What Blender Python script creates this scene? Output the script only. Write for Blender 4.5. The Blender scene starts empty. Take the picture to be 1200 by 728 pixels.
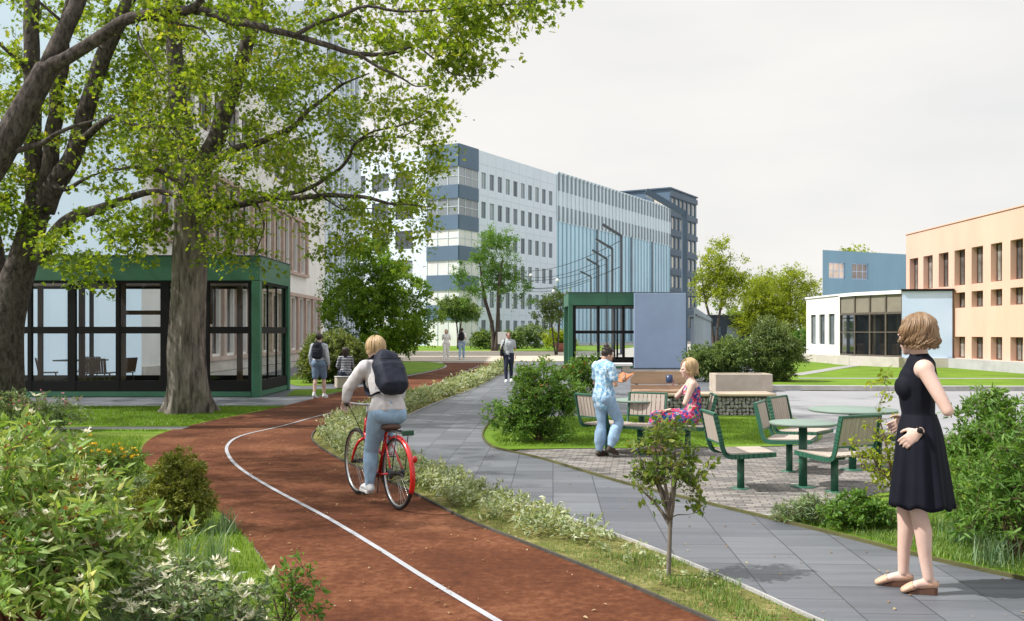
import bpy, math, random
import numpy as np
from mathutils import Vector, Matrix, Euler, noise, geometry

SC = bpy.context.scene
COL = SC.collection
R = math.radians
FPX, HZ, CH = 1100.0, 390.0, 1.55          # focal length in photo pixels, horizon row, eye height
V3 = Vector

def G(px, py, z=0.0):
    d = FPX * (CH - z) / (py - HZ)
    return Vector(((px - 600) / FPX * d, d, z))

def P(px, py, d):
    return Vector(((px - 600) / FPX * d, d, CH + (HZ - py) / FPX * d))

# ------------------------------------------------------------------ mesh builder
def catmull(pts, k=4, closed=False):
    pts = [Vector(p) for p in pts]
    n = len(pts)
    out = []
    rng = range(n) if closed else range(n - 1)
    for i in rng:
        if closed:
            p0, p1, p2, p3 = pts[(i - 1) % n], pts[i], pts[(i + 1) % n], pts[(i + 2) % n]
        else:
            p1, p2 = pts[i], pts[i + 1]
            p0 = pts[i - 1] if i > 0 else p1 * 2 - p2
            p3 = pts[i + 2] if i + 2 < n else p2 * 2 - p1
        for j in range(k):
            t = j / k
            out.append(0.5 * ((2 * p1) + (p2 - p0) * t + (2 * p0 - 5 * p1 + 4 * p2 - p3) * t * t + (3 * p1 - p0 - 3 * p2 + p3) * t ** 3))
    if not closed:
        out.append(pts[-1])
    return out

def lerp_list(vals, k):
    out = []
    for i in range(len(vals) - 1):
        for j in range(k):
            t = j / k
            a, b = vals[i], vals[i + 1]
            if isinstance(a, tuple):
                out.append(tuple(x + (y - x) * t for x, y in zip(a, b)))
            else:
                out.append(a + (b - a) * t)
    out.append(vals[-1])
    return out

class MB:
    def __init__(s):
        s.v, s.f, s.m, s.sm = [], [], [], []
    def add(s, vs, fs, mi=0, smooth=False):
        b = len(s.v)
        s.v.extend([(v[0], v[1], v[2]) for v in vs])
        s.f.extend([tuple(i + b for i in f) for f in fs])
        s.m.extend([mi] * len(fs))
        s.sm.extend([smooth] * len(fs))
        return s
    def quad(s, a, b, c, d, mi=0):
        return s.add([a, b, c, d], [(0, 1, 2, 3)], mi)
    def box(s, c, size, M=None, mi=0, bev=0.0, rz=0.0):
        """axis box with optional chamfer; M is an extra 3x3/4x4 rotation about c"""
        c = Vector(c)
        hx, hy, hz = size[0] / 2, size[1] / 2, size[2] / 2
        h = (hx, hy, hz)
        if rz:
            M = Matrix.Rotation(rz, 3, 'Z')
        if bev <= 0:
            vs = [Vector((x * hx, y * hy, z * hz)) for x in (-1, 1) for y in (-1, 1) for z in (-1, 1)]
            fs = [(0, 1, 3, 2), (4, 6, 7, 5), (0, 4, 5, 1), (2, 3, 7, 6), (0, 2, 6, 4), (1, 5, 7, 3)]
        else:
            b = min(bev, hx * .9, hy * .9, hz * .9)
            vs, key = [], {}
            for x in (-1, 1):
                for y in (-1, 1):
                    for z in (-1, 1):
                        sg = (x, y, z)
                        for a in range(3):
                            p = [sg[i] * (h[i] - b) for i in range(3)]
                            p[a] = sg[a] * h[a]
                            key[(x, y, z, a)] = len(vs)
                            vs.append(Vector(p))
            fs = []
            for a in range(3):
                o = [i for i in range(3) if i != a]
                for sg in (-1, 1):
                    ring = []
                    for (p, q) in ((-1, -1), (1, -1), (1, 1), (-1, 1)):
                        k = [0, 0, 0]; k[a] = sg; k[o[0]] = p; k[o[1]] = q
                        ring.append(key[(k[0], k[1], k[2], a)])
                    fs.append(tuple(ring))
                for p in (-1, 1):
                    for q in (-1, 1):
                        ks = []
                        for sg in (-1, 1):
                            k = [0, 0, 0]; k[a] = sg; k[o[0]] = p; k[o[1]] = q
                            ks.append(tuple(k))
                        fs.append((key[ks[0] + (o[0],)], key[ks[1] + (o[0],)], key[ks[1] + (o[1],)], key[ks[0] + (o[1],)]))
            for x in (-1, 1):
                for y in (-1, 1):
                    for z in (-1, 1):
                        fs.append(tuple(key[(x, y, z, a)] for a in range(3)))
            ff = []
            for f in fs:
                n = (vs[f[1]] - vs[f[0]]).cross(vs[f[2]] - vs[f[1]])
                cen = sum((vs[i] for i in f), Vector()) / len(f)
                ff.append(f if n.dot(cen) > 0 else tuple(reversed(f)))
            fs = ff
        if M is not None:
            M3 = M.to_3x3() if len(M) == 4 else M
            vs = [M3 @ v for v in vs]
        return s.add([v + c for v in vs], fs, mi)
    def beam(s, a, b, w, h, mi=0, up=(0, 0, 1), bev=0.0):
        a, b = Vector(a), Vector(b)
        t = (b - a); L = t.length; t.normalize()
        up = Vector(up)
        if abs(t.dot(up)) > .98:
            up = Vector((0, 1, 0))
        x = t.cross(up).normalized(); z = x.cross(t)
        M = Matrix((x, t, z)).transposed()
        return s.box((a + b) / 2, (w, L, h), M=M, mi=mi, bev=bev)
    def tube(s, pts, rad, n=8, side=None, mi=0, smooth=True, cap=True, round_cap=False):
        """rad: number, list of numbers or list of (a, b); side: fixed reference for the ellipse's a axis"""
        pts = [Vector(p) for p in pts]
        m = len(pts)
        if not isinstance(rad, (list, tuple)):
            rad = [rad] * m
        rad = [(r, r) if not isinstance(r, (tuple, list)) else r for r in rad]
        if round_cap:
            t0 = (pts[0] - pts[1]).normalized(); t1 = (pts[-1] - pts[-2]).normalized()
            a, b = rad[0], rad[-1]
            pre = [(pts[0] + t0 * min(a) * q, (a[0] * w, a[1] * w)) for q, w in ((.92, .35), (.7, .7), (.4, .92))]
            post = [(pts[-1] + t1 * min(b) * q, (b[0] * w, b[1] * w)) for q, w in ((.4, .92), (.7, .7), (.92, .35))]
            pts = [p for p, _ in pre] + pts + [p for p, _ in post]
            rad = [r for _, r in pre] + rad + [r for _, r in post]
            m = len(pts)
        tang = []
        for i in range(m):
            t = pts[min(i + 1, m - 1)] - pts[max(i - 1, 0)]
            tang.append(t.normalized() if t.length > 1e-9 else Vector((0, 0, 1)))
        if side is not None:
            ref = Vector(side)
        else:
            ref = Vector((1, 0, 0)) if abs(tang[0].x) < .8 else Vector((0, 1, 0))
        vs = []
        cs = [(math.cos(2 * math.pi * k / n), math.sin(2 * math.pi * k / n)) for k in range(n)]
        u = None
        for i in range(m):
            t = tang[i]
            base = ref if (side is not None or u is None) else u
            u = base - t * base.dot(t)
            if u.length < 1e-6:
                u = t.orthogonal()
            u.normalize()
            v = t.cross(u)
            a, b = rad[i]
            for c, sn in cs:
                vs.append(pts[i] + u * (a * c) + v * (b * sn))
        fs = []
        for i in range(m - 1):
            for k in range(n):
                k2 = (k + 1) % n
                fs.append((i * n + k, i * n + k2, (i + 1) * n + k2, (i + 1) * n + k))
        if cap:
            fs.append(tuple(range(n - 1, -1, -1)))
            fs.append(tuple((m - 1) * n + k for k in range(n)))
        return s.add(vs, fs, mi, smooth)
    def loft(s, rings, closed=True, cap=True, mi=0, smooth=True):
        n = len(rings[0]); m = len(rings)
        vs = [p for r in rings for p in r]
        fs = []
        for i in range(m - 1):
            for k in range(n if closed else n - 1):
                k2 = (k + 1) % n
                fs.append((i * n + k, i * n + k2, (i + 1) * n + k2, (i + 1) * n + k))
        if cap:
            fs.append(tuple(range(n - 1, -1, -1)))
            fs.append(tuple((m - 1) * n + k for k in range(n)))
        return s.add(vs, fs, mi, smooth)
    def ell(s, c, r, M=None, nu=14, nv=9, mi=0):
        c = Vector(c)
        if not isinstance(r, (tuple, list)):
            r = (r, r, r)
        vs = [Vector((0, 0, -r[2]))]
        for j in range(1, nv):
            a = -math.pi / 2 + math.pi * j / nv
            for i in range(nu):
                b = 2 * math.pi * i / nu
                vs.append(Vector((r[0] * math.cos(a) * math.cos(b), r[1] * math.cos(a) * math.sin(b), r[2] * math.sin(a))))
        vs.append(Vector((0, 0, r[2])))
        fs = []
        for i in range(nu):
            fs.append((0, 1 + (i + 1) % nu, 1 + i))
        for j in range(nv - 2):
            for i in range(nu):
                a = 1 + j * nu + i; b = 1 + j * nu + (i + 1) % nu
                fs.append((a, b, b + nu, a + nu))
        top = len(vs) - 1; l = 1 + (nv - 2) * nu
        for i in range(nu):
            fs.append((l + i, l + (i + 1) % nu, top))
        if M is not None:
            M3 = M.to_3x3() if len(M) == 4 else M
            vs = [M3 @ v for v in vs]
        return s.add([v + c for v in vs], fs, mi, True)
    def lathe(s, prof, c=(0, 0, 0), n=24, mi=0, smooth=True, axis='Z', M=None):
        """prof: list of (r, z)"""
        c = Vector(c)
        vs = []
        for r, z in prof:
            for k in range(n):
                a = 2 * math.pi * k / n
                v = Vector((r * math.cos(a), r * math.sin(a), z))
                if axis == 'X':
                    v = Vector((z, r * math.cos(a), r * math.sin(a)))
                if M is not None:
                    v = M @ v
                vs.append(v + c)
        m = len(prof)
        fs = []
        for i in range(m - 1):
            for k in range(n):
                k2 = (k + 1) % n
                fs.append((i * n + k, i * n + k2, (i + 1) * n + k2, (i + 1) * n + k))
        if prof[0][0] > 1e-6:
            fs.append(tuple(range(n - 1, -1, -1)))
        if prof[-1][0] > 1e-6:
            fs.append(tuple((m - 1) * n + k for k in range(n)))
        return s.add(vs, fs, mi, smooth)
    def prism(s, poly, z0, z1, mi=0):
        """poly: list of (x, y) counter-clockwise"""
        n = len(poly)
        vs = [Vector((p[0], p[1], z0)) for p in poly] + [Vector((p[0], p[1], z1)) for p in poly]
        fs = [tuple(range(n - 1, -1, -1)), tuple(range(n, 2 * n))]
        for k in range(n):
            k2 = (k + 1) % n
            fs.append((k, k2, n + k2, n + k))
        return s.add(vs, fs, mi)
    def move(s, off):
        s.v = [(v[0] + off[0], v[1] + off[1], v[2] + off[2]) for v in s.v]
        return s
    def xf(s, M):
        s.v = [tuple(M @ Vector(v)) for v in s.v]
        return s
    def mesh(s, name):
        me = bpy.data.meshes.new(name)
        me.from_pydata(s.v, [], s.f)
        me.polygons.foreach_set('material_index', s.m)
        me.polygons.foreach_set('use_smooth', s.sm)
        me.update()
        return me
    def build(s, name, mats, parent=None, loc=None, rz=None):
        return link(name, s.mesh(name), mats, parent, loc, rz)

def link(name, me, mats, parent=None, loc=None, rz=None):
    if not isinstance(mats, (list, tuple)):
        mats = [mats]
    me.materials.clear()
    for m in mats:
        me.materials.append(m)
    o = bpy.data.objects.new(name, me)
    COL.objects.link(o)
    if parent is not None:
        o.parent = parent
    if loc is not None:
        o.location = loc
    if rz is not None:
        o.rotation_euler = (0, 0, rz)
    return o

def tag(o, label=None, cat=None, group=None, kind=None):
    if label: o['label'] = label
    if cat: o['category'] = cat
    if group: o['group'] = group
    if kind: o['kind'] = kind
    return o

def thing(name, label, cat, loc=(0, 0, 0), rz=0.0, group=None):
    o = bpy.data.objects.new(name, None)
    o.empty_display_size = .2
    COL.objects.link(o)
    o.location = loc
    o.rotation_euler = (0, 0, rz)
    return tag(o, label, cat, group)

def dup(o, label=None, loc=None, rz=None, parent=None):
    c = o.copy()
    COL.objects.link(c)
    if parent is not None:
        c.parent = parent
    if label: c['label'] = label
    if loc is not None: c.location = loc
    if rz is not None: c.rotation_euler = (0, 0, rz)
    for ch in list(o.children):
        dup(ch, parent=c)
    return c

def remesh(mb, voxel=.012, smooth=3, wrinkle=0.0, wscale=12.0, seed=0):
    """one continuous skin around all the closed shapes of mb"""
    me = mb.mesh('tmp')
    o = bpy.data.objects.new('tmp', me)
    COL.objects.link(o)
    m = o.modifiers.new('r', 'REMESH'); m.mode = 'VOXEL'; m.voxel_size = voxel; m.adaptivity = 0
    if smooth:
        m = o.modifiers.new('s', 'SMOOTH'); m.factor = .5; m.iterations = smooth
    dg = bpy.context.evaluated_depsgraph_get()
    out = bpy.data.meshes.new_from_object(o.evaluated_get(dg))
    bpy.data.objects.remove(o)
    bpy.data.meshes.remove(me)
    if wrinkle:
        off = Vector((seed * 7.3, seed * 3.1, seed))
        vs = out.vertices
        nrm = [v.normal.copy() for v in vs]
        for v, n in zip(vs, nrm):
            q = v.co * wscale
            q.z *= .55
            v.co = v.co + n * (noise.noise(q * .7 + off) * wrinkle + (.32 - abs(noise.noise(q * 1.25 + off))) * wrinkle * 1.5 + noise.noise(q * 2.6 + off) * wrinkle * .35)
    out.polygons.foreach_set('use_smooth', [True] * len(out.polygons))
    out.update()
    return out

def npmesh(name, V, T, mats, rnd=None, parent=None, loc=None, smooth=False, nside=3, mi=None):
    me = bpy.data.meshes.new(name)
    nv, nf = len(V), len(T)
    me.vertices.add(nv); me.loops.add(nf * nside); me.polygons.add(nf)
    me.vertices.foreach_set('co', np.ascontiguousarray(V, dtype=np.float32).ravel())
    me.loops.foreach_set('vertex_index', np.ascontiguousarray(T, dtype=np.int32).ravel())
    me.polygons.foreach_set('loop_start', np.arange(0, nf * nside, nside, dtype=np.int32))
    if smooth:
        me.polygons.foreach_set('use_smooth', np.ones(nf, dtype=bool))
    if mi is not None:
        me.polygons.foreach_set('material_index', mi.astype(np.int32))
    me.update(calc_edges=True)
    if rnd is not None:
        a = me.attributes.new('rnd', 'FLOAT', 'POINT')
        a.data.foreach_set('value', np.ascontiguousarray(rnd, dtype=np.float32))
    return link(name, me, mats, parent, loc)

# ------------------------------------------------------------------ materials
MATS = {}
def nodes(name):
    m = bpy.data.materials.new(name)
    m.use_nodes = True
    nt = m.node_tree
    b = nt.nodes['Principled BSDF']
    return m, nt, b

def col4(c):
    return (c[0], c[1], c[2], 1.0)

def pmat(name, col, rough=.6, var=.12, vscale=4.0, bump=0.0, bscale=60.0, metal=0.0, coat=0.0, spec=.4, stretch=(1, 1, 1), detail=5):
    if name in MATS: return MATS[name]
    m, nt, b = nodes(name)
    L = nt.links.new
    tc = nt.nodes.new('ShaderNodeTexCoord')
    mp = nt.nodes.new('ShaderNodeMapping'); mp.inputs['Scale'].default_value = stretch
    L(tc.outputs['Object'], mp.inputs['Vector'])
    if var:
        n = nt.nodes.new('ShaderNodeTexNoise'); n.inputs['Scale'].default_value = vscale; n.inputs['Detail'].default_value = detail
        n.inputs['Roughness'].default_value = .62
        L(mp.outputs['Vector'], n.inputs['Vector'])
        r = nt.nodes.new('ShaderNodeValToRGB')
        r.color_ramp.elements[0].position = .3; r.color_ramp.elements[1].position = .7
        r.color_ramp.elements[0].color = col4([c * (1 - var) for c in col])
        r.color_ramp.elements[1].color = col4([min(1, c * (1 + var)) for c in col])
        L(n.outputs['Fac'], r.inputs['Fac'])
        L(r.outputs['Color'], b.inputs['Base Color'])
    else:
        b.inputs['Base Color'].default_value = col4(col)
    b.inputs['Roughness'].default_value = rough
    b.inputs['Metallic'].default_value = metal
    b.inputs['Specular IOR Level'].default_value = spec
    if coat:
        b.inputs['Coat Weight'].default_value = coat; b.inputs['Coat Roughness'].default_value = .1
    if bump:
        n2 = nt.nodes.new('ShaderNodeTexNoise'); n2.inputs['Scale'].default_value = bscale; n2.inputs['Detail'].default_value = 6
        L(mp.outputs['Vector'], n2.inputs['Vector'])
        bp = nt.nodes.new('ShaderNodeBump'); bp.inputs['Strength'].default_value = bump; bp.inputs['Distance'].default_value = .02
        L(n2.outputs['Fac'], bp.inputs['Height']); L(bp.outputs['Normal'], b.inputs['Normal'])
    MATS[name] = m
    return m

def leafmat(name, cols, trans=.4, tcol=(1.25, 1.15, .5), gloss=.35, pos=None):
    """per-leaf colour (attribute rnd) through a ramp; light passes through the leaf"""
    m, nt, b = nodes(name)
    L = nt.links.new
    at = nt.nodes.new('ShaderNodeAttribute'); at.attribute_name = 'rnd'
    r = nt.nodes.new('ShaderNodeValToRGB')
    els = r.color_ramp.elements
    while len(els) < len(cols): els.new(.5)
    for i, c in enumerate(cols):
        els[i].position = pos[i] if pos else i / (len(cols) - 1)
        els[i].color = col4(c)
    L(at.outputs['Fac'], r.inputs['Fac'])
    L(r.outputs['Color'], b.inputs['Base Color'])
    b.inputs['Roughness'].default_value = .5
    b.inputs['Specular IOR Level'].default_value = gloss
    tr = nt.nodes.new('ShaderNodeBsdfTranslucent')
    mx = nt.nodes.new('ShaderNodeMix'); mx.data_type = 'RGBA'; mx.blend_type = 'MULTIPLY'; mx.inputs[0].default_value = 1
    L(r.outputs['Color'], mx.inputs[6]); mx.inputs[7].default_value = (tcol[0], tcol[1], tcol[2], 1)
    mx.clamp_result = False
    L(mx.outputs[2], tr.inputs['Color'])
    ms = nt.nodes.new('ShaderNodeMixShader'); ms.inputs['Fac'].default_value = trans
    L(b.outputs['BSDF'], ms.inputs[1]); L(tr.outputs['BSDF'], ms.inputs[2])
    out = nt.nodes['Material Output']
    L(ms.outputs['Shader'], out.inputs['Surface'])
    return m

def glassmat(name, tint=(.9, .95, .95), refl=.10, dirt=.05, rough=.02):
    """window glass: see-through, with a fresnel reflection of the surroundings"""
    m = bpy.data.materials.new(name); m.use_nodes = True
    nt = m.node_tree; L = nt.links.new
    for n in list(nt.nodes):
        if n.type == 'BSDF_PRINCIPLED': nt.nodes.remove(n)
    out = nt.nodes['Material Output']
    t = nt.nodes.new('ShaderNodeBsdfTransparent'); t.inputs['Color'].default_value = col4(tint)
    g = nt.nodes.new('ShaderNodeBsdfGlossy'); g.inputs['Roughness'].default_value = rough; g.inputs['Color'].default_value = (.9, .95, 1, 1)
    fr = nt.nodes.new('ShaderNodeFresnel'); fr.inputs['IOR'].default_value = 1.5
    ad = nt.nodes.new('ShaderNodeMath'); ad.operation = 'ADD'; ad.inputs[1].default_value = refl
    L(fr.outputs['Fac'], ad.inputs[0])
    ms = nt.nodes.new('ShaderNodeMixShader')
    L(ad.outputs[0], ms.inputs['Fac']); L(t.outputs[0], ms.inputs[1]); L(g.outputs[0], ms.inputs[2])
    L(ms.outputs[0], out.inputs['Surface'])
    return m

def darkglass(name, col, rough=.08, spec=.9, var=.3, scale=.6):
    """facade glass at a distance: dark room behind, sky in front"""
    new = name not in MATS
    m = pmat(name, col, rough=rough, var=var, vscale=scale, spec=spec)
    if new:                     # random tint per pane object, so no two windows look alike
        nt = m.node_tree; b = nt.nodes['Principled BSDF']; src = b.inputs['Base Color'].links[0].from_socket
        oi = nt.nodes.new('ShaderNodeObjectInfo'); r = nt.nodes.new('ShaderNodeValToRGB')
        r.color_ramp.elements[0].color = (.45, .45, .47, 1); r.color_ramp.elements[1].color = (2.1, 2.0, 1.85, 1); r.color_ramp.elements.new(.6).color = (.95, .95, .95, 1)
        mx = nt.nodes.new('ShaderNodeMix'); mx.data_type = 'RGBA'; mx.blend_type = 'MULTIPLY'; mx.inputs[0].default_value = 1
        nt.links.new(oi.outputs['Random'], r.inputs['Fac']); nt.links.new(src, mx.inputs[6]); nt.links.new(r.outputs['Color'], mx.inputs[7]); nt.links.new(mx.outputs[2], b.inputs['Base Color'])
    return m

def brickmat(name, c1, c2, mortar, bw, rh, ms=.012, rough=.7, rot=0.0, offset=.5, bump=.25, streak=None, var=.25, vscale=.7, bias=0.0):
    m, nt, b = nodes(name)
    L = nt.links.new
    tc = nt.nodes.new('ShaderNodeTexCoord')
    mp = nt.nodes.new('ShaderNodeMapping'); mp.inputs['Rotation'].default_value = (0, 0, rot)
    L(tc.outputs['Object'], mp.inputs['Vector'])
    br = nt.nodes.new('ShaderNodeTexBrick')
    br.offset = offset
    br.inputs['Scale'].default_value = 1; br.inputs['Brick Width'].default_value = bw; br.inputs['Row Height'].default_value = rh
    br.inputs['Mortar Size'].default_value = ms; br.inputs['Mortar Smooth'].default_value = .2; br.inputs['Bias'].default_value = bias
    br.inputs['Color1'].default_value = col4(c1); br.inputs['Color2'].default_value = col4(c2); br.inputs['Mortar'].default_value = col4(mortar)
    L(mp.outputs['Vector'], br.inputs['Vector'])
    n = nt.nodes.new('ShaderNodeTexNoise'); n.inputs['Scale'].default_value = vscale; n.inputs['Detail'].default_value = 8; n.inputs['Roughness'].default_value = .65
    mp2 = nt.nodes.new('ShaderNodeMapping')
    if streak: mp2.inputs['Scale'].default_value = streak
    L(tc.outputs['Object'], mp2.inputs['Vector']); L(mp2.outputs['Vector'], n.inputs['Vector'])
    rp = nt.nodes.new('ShaderNodeValToRGB')
    rp.color_ramp.elements[0].position = .3; rp.color_ramp.elements[1].position = .72
    rp.color_ramp.elements[0].color = (1 - var, 1 - var, 1 - var, 1); rp.color_ramp.elements[1].color = (1 + var, 1 + var, 1 + var * 1.1, 1)
    L(n.outputs['Fac'], rp.inputs['Fac'])
    mx = nt.nodes.new('ShaderNodeMix'); mx.data_type = 'RGBA'; mx.blend_type = 'MULTIPLY'; mx.inputs[0].default_value = 1
    L(br.outputs['Color'], mx.inputs[6]); L(rp.outputs['Color'], mx.inputs[7])
    L(mx.outputs[2], b.inputs['Base Color'])
    b.inputs['Roughness'].default_value = rough
    b.inputs['Specular IOR Level'].default_value = .3
    n3 = nt.nodes.new('ShaderNodeTexNoise'); n3.inputs['Scale'].default_value = 45; n3.inputs['Detail'].default_value = 5
    L(tc.outputs['Object'], n3.inputs['Vector'])
    sub = nt.nodes.new('ShaderNodeMath'); sub.operation = 'MULTIPLY_ADD'; sub.inputs[1].default_value = -1.0
    L(br.outputs['Fac'], sub.inputs[0])
    sc = nt.nodes.new('ShaderNodeMath'); sc.operation = 'MULTIPLY'; sc.inputs[1].default_value = .35
    L(n3.outputs['Fac'], sc.inputs[0]); L(sc.outputs[0], sub.inputs[2])
    bp = nt.nodes.new('ShaderNodeBump'); bp.inputs['Strength'].default_value = bump; bp.inputs['Distance'].default_value = .01
    L(sub.outputs[0], bp.inputs['Height']); L(bp.outputs['Normal'], b.inputs['Normal'])
    return m

def soilmat(name, cols, scales=(1.2, 25, 160), rough=.95, bump=.5, pos=(.3, .5, .7), bdist=.02):
    """ground: broad patches, fine grain and grit"""
    m, nt, b = nodes(name)
    L = nt.links.new
    tc = nt.nodes.new('ShaderNodeTexCoord')
    ns = []
    for sc in scales:
        n = nt.nodes.new('ShaderNodeTexNoise'); n.inputs['Scale'].default_value = sc; n.inputs['Detail'].default_value = 7; n.inputs['Roughness'].default_value = .65
        L(tc.outputs['Object'], n.inputs['Vector']); ns.append(n)
    a = nt.nodes.new('ShaderNodeMath'); a.operation = 'MULTIPLY_ADD'; a.inputs[1].default_value = .45
    L(ns[0].outputs['Fac'], a.inputs[0])
    a2 = nt.nodes.new('ShaderNodeMath'); a2.operation = 'MULTIPLY_ADD'; a2.inputs[1].default_value = .3
    L(ns[1].outputs['Fac'], a2.inputs[0])
    a3 = nt.nodes.new('ShaderNodeMath'); a3.operation = 'MULTIPLY'; a3.inputs[1].default_value = .25
    L(ns[2].outputs['Fac'], a3.inputs[0])
    L(a3.outputs[0], a2.inputs[2]); L(a2.outputs[0], a.inputs[2])
    r = nt.nodes.new('ShaderNodeValToRGB')
    els = r.color_ramp.elements
    while len(els) < len(cols): els.new(.5)
    for i, c in enumerate(cols):
        els[i].position = pos[i]; els[i].color = col4(c)
    L(a.outputs[0], r.inputs['Fac']); L(r.outputs['Color'], b.inputs['Base Color'])
    b.inputs['Roughness'].default_value = rough; b.inputs['Specular IOR Level'].default_value = .2
    bp = nt.nodes.new('ShaderNodeBump'); bp.inputs['Strength'].default_value = bump; bp.inputs['Distance'].default_value = bdist
    L(a2.outputs[0], bp.inputs['Height']); L(bp.outputs['Normal'], b.inputs['Normal'])
    return m

def sheet(name, pts, z, mat, kind='structure', thick=0.0, label=None, cat=None):
    """flat outline on the ground (list of points), optionally with a downward skirt"""
    pts = [Vector((p[0], p[1], z)) for p in pts]
    tris = geometry.tessellate_polygon([pts])
    mb = MB()
    fs = []
    for t in tris:
        a, b, c = (pts[i] for i in t)
        fs.append(t if (b - a).cross(c - a).z > 0 else tuple(reversed(t)))
    mb.add(pts, fs)
    if thick:
        n = len(pts)
        for i in range(n):
            a, b = pts[i], pts[(i + 1) % n]
            mb.quad(a, b, b - Vector((0, 0, thick)), a - Vector((0, 0, thick)))
    o = mb.build(name, mat)
    return tag(o, label, cat, None, kind)

def strip(line, w, z0=0.0, h=0.0):
    """ribbon (or low bar if h) of width w along a ground polyline"""
    mb = MB()
    L, Rr = [], []
    n = len(line)
    for i in range(n):
        t = line[min(i + 1, n - 1)] - line[max(i - 1, 0)]
        t = Vector((t.x, t.y, 0)).normalized()
        s = Vector((-t.y, t.x, 0)) * (w / 2)
        p = Vector((line[i].x, line[i].y, z0))
        L.append(p + s); Rr.append(p - s)
    up = Vector((0, 0, h))
    for i in range(n - 1):
        mb.quad(Rr[i] + up, Rr[i + 1] + up, L[i + 1] + up, L[i] + up)
        if h:
            mb.quad(Rr[i], Rr[i + 1], Rr[i + 1] + up, Rr[i] + up)
            mb.quad(L[i] + up, L[i + 1] + up, L[i + 1], L[i])
    if h:
        mb.quad(Rr[0], Rr[0] + up, L[0] + up, L[0]); mb.quad(Rr[-1], L[-1], L[-1] + up, Rr[-1] + up)
    return mb
# ------------------------------------------------------------------ camera, sky, sun
cam = bpy.data.cameras.new('camera')
cam.sensor_width = 36; cam.lens = 36 * FPX / 1200; cam.shift_y = (HZ - 364) / 1200
cam.clip_start = .1; cam.clip_end = 3000
co = bpy.data.objects.new('camera', cam); COL.objects.link(co)
co.location = (0, 0, CH); co.rotation_euler = (R(90), 0, 0)
SC.camera = co

SUN_EL, SUN_AZ = R(50), R(-96)          # azimuth measured from +Y, clockwise: the sun stands far left
sd = Vector((math.sin(SUN_AZ) * math.cos(SUN_EL), math.cos(SUN_AZ) * math.cos(SUN_EL), math.sin(SUN_EL)))
sun = bpy.data.lights.new('sun', 'SUN'); sun.energy = 4.6; sun.angle = R(1.0); sun.color = (1.0, .95, .88)
so = bpy.data.objects.new('sun', sun); COL.objects.link(so)
so.rotation_euler = sd.to_track_quat('Z', 'Y').to_euler(); so.location = (0, 0, 60)

w = bpy.data.worlds.new('World'); SC.world = w; w.use_nodes = True
nt = w.node_tree; L = nt.links.new
bg = nt.nodes['Background']
sky = nt.nodes.new('ShaderNodeTexSky'); sky.sky_type = 'NISHITA'; sky.sun_disc = False
sky.sun_elevation = SUN_EL; sky.sun_rotation = SUN_AZ; sky.air_density = 1.0; sky.dust_density = 1.5
bg.inputs['Strength'].default_value = .12
tc = nt.nodes.new('ShaderNodeTexCoord')
sep = nt.nodes.new('ShaderNodeSeparateXYZ'); L(tc.outputs['Generated'], sep.inputs[0])
mr = nt.nodes.new('ShaderNodeMapRange'); mr.interpolation_type = 'SMOOTHSTEP'
mr.inputs['From Min'].default_value = .38; mr.inputs['From Max'].default_value = .85
mr.inputs['To Min'].default_value = .96; mr.inputs['To Max'].default_value = .86
L(sep.outputs['Z'], mr.inputs['Value'])
nz = nt.nodes.new('ShaderNodeTexNoise'); nz.inputs['Scale'].default_value = 2.2; nz.inputs['Detail'].default_value = 6
mpn = nt.nodes.new('ShaderNodeMapping'); mpn.inputs['Scale'].default_value = (1, 1, 3.5)
L(tc.outputs['Generated'], mpn.inputs['Vector']); L(mpn.outputs['Vector'], nz.inputs['Vector'])
# a veil of thin high cloud over the sky
cr = nt.nodes.new('ShaderNodeValToRGB')
cr.color_ramp.elements[0].position = .36; cr.color_ramp.elements[0].color = (5.3, 5.3, 5.25, 1)
cr.color_ramp.elements[1].position = .66; cr.color_ramp.elements[1].color = (6.15, 5.97, 5.7, 1)
L(nz.outputs['Fac'], cr.inputs['Fac'])
mx = nt.nodes.new('ShaderNodeMix'); mx.data_type = 'RGBA'
L(mr.outputs['Result'], mx.inputs[0]); L(sky.outputs['Color'], mx.inputs[6]); L(cr.outputs['Color'], mx.inputs[7])
# thin cloud is brighter overhead than near the horizon
zb = nt.nodes.new('ShaderNodeMapRange'); zb.interpolation_type = 'SMOOTHSTEP'
zb.inputs['From Min'].default_value = .36; zb.inputs['From Max'].default_value = .8; zb.inputs['To Min'].default_value = .95; zb.inputs['To Max'].default_value = 1.5
L(sep.outputs['Z'], zb.inputs['Value'])
vm = nt.nodes.new('ShaderNodeVectorMath'); vm.operation = 'SCALE'
L(mx.outputs[2], vm.inputs[0]); L(zb.outputs['Result'], vm.inputs['Scale']); L(vm.outputs['Vector'], bg.inputs['Color'])

vs_ = SC.view_settings
SC.display_settings.display_device = 'sRGB'
vs_.view_transform = 'Standard'; vs_.look = 'None'; vs_.exposure = .5; vs_.gamma = 1; vs_.use_curve_mapping = False
SC.render.engine = 'CYCLES'
SC.cycles.max_bounces = 8; SC.cycles.transparent_max_bounces = 16; SC.cycles.use_denoising = True
SC.cycles.sample_clamp_indirect = 6

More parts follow.
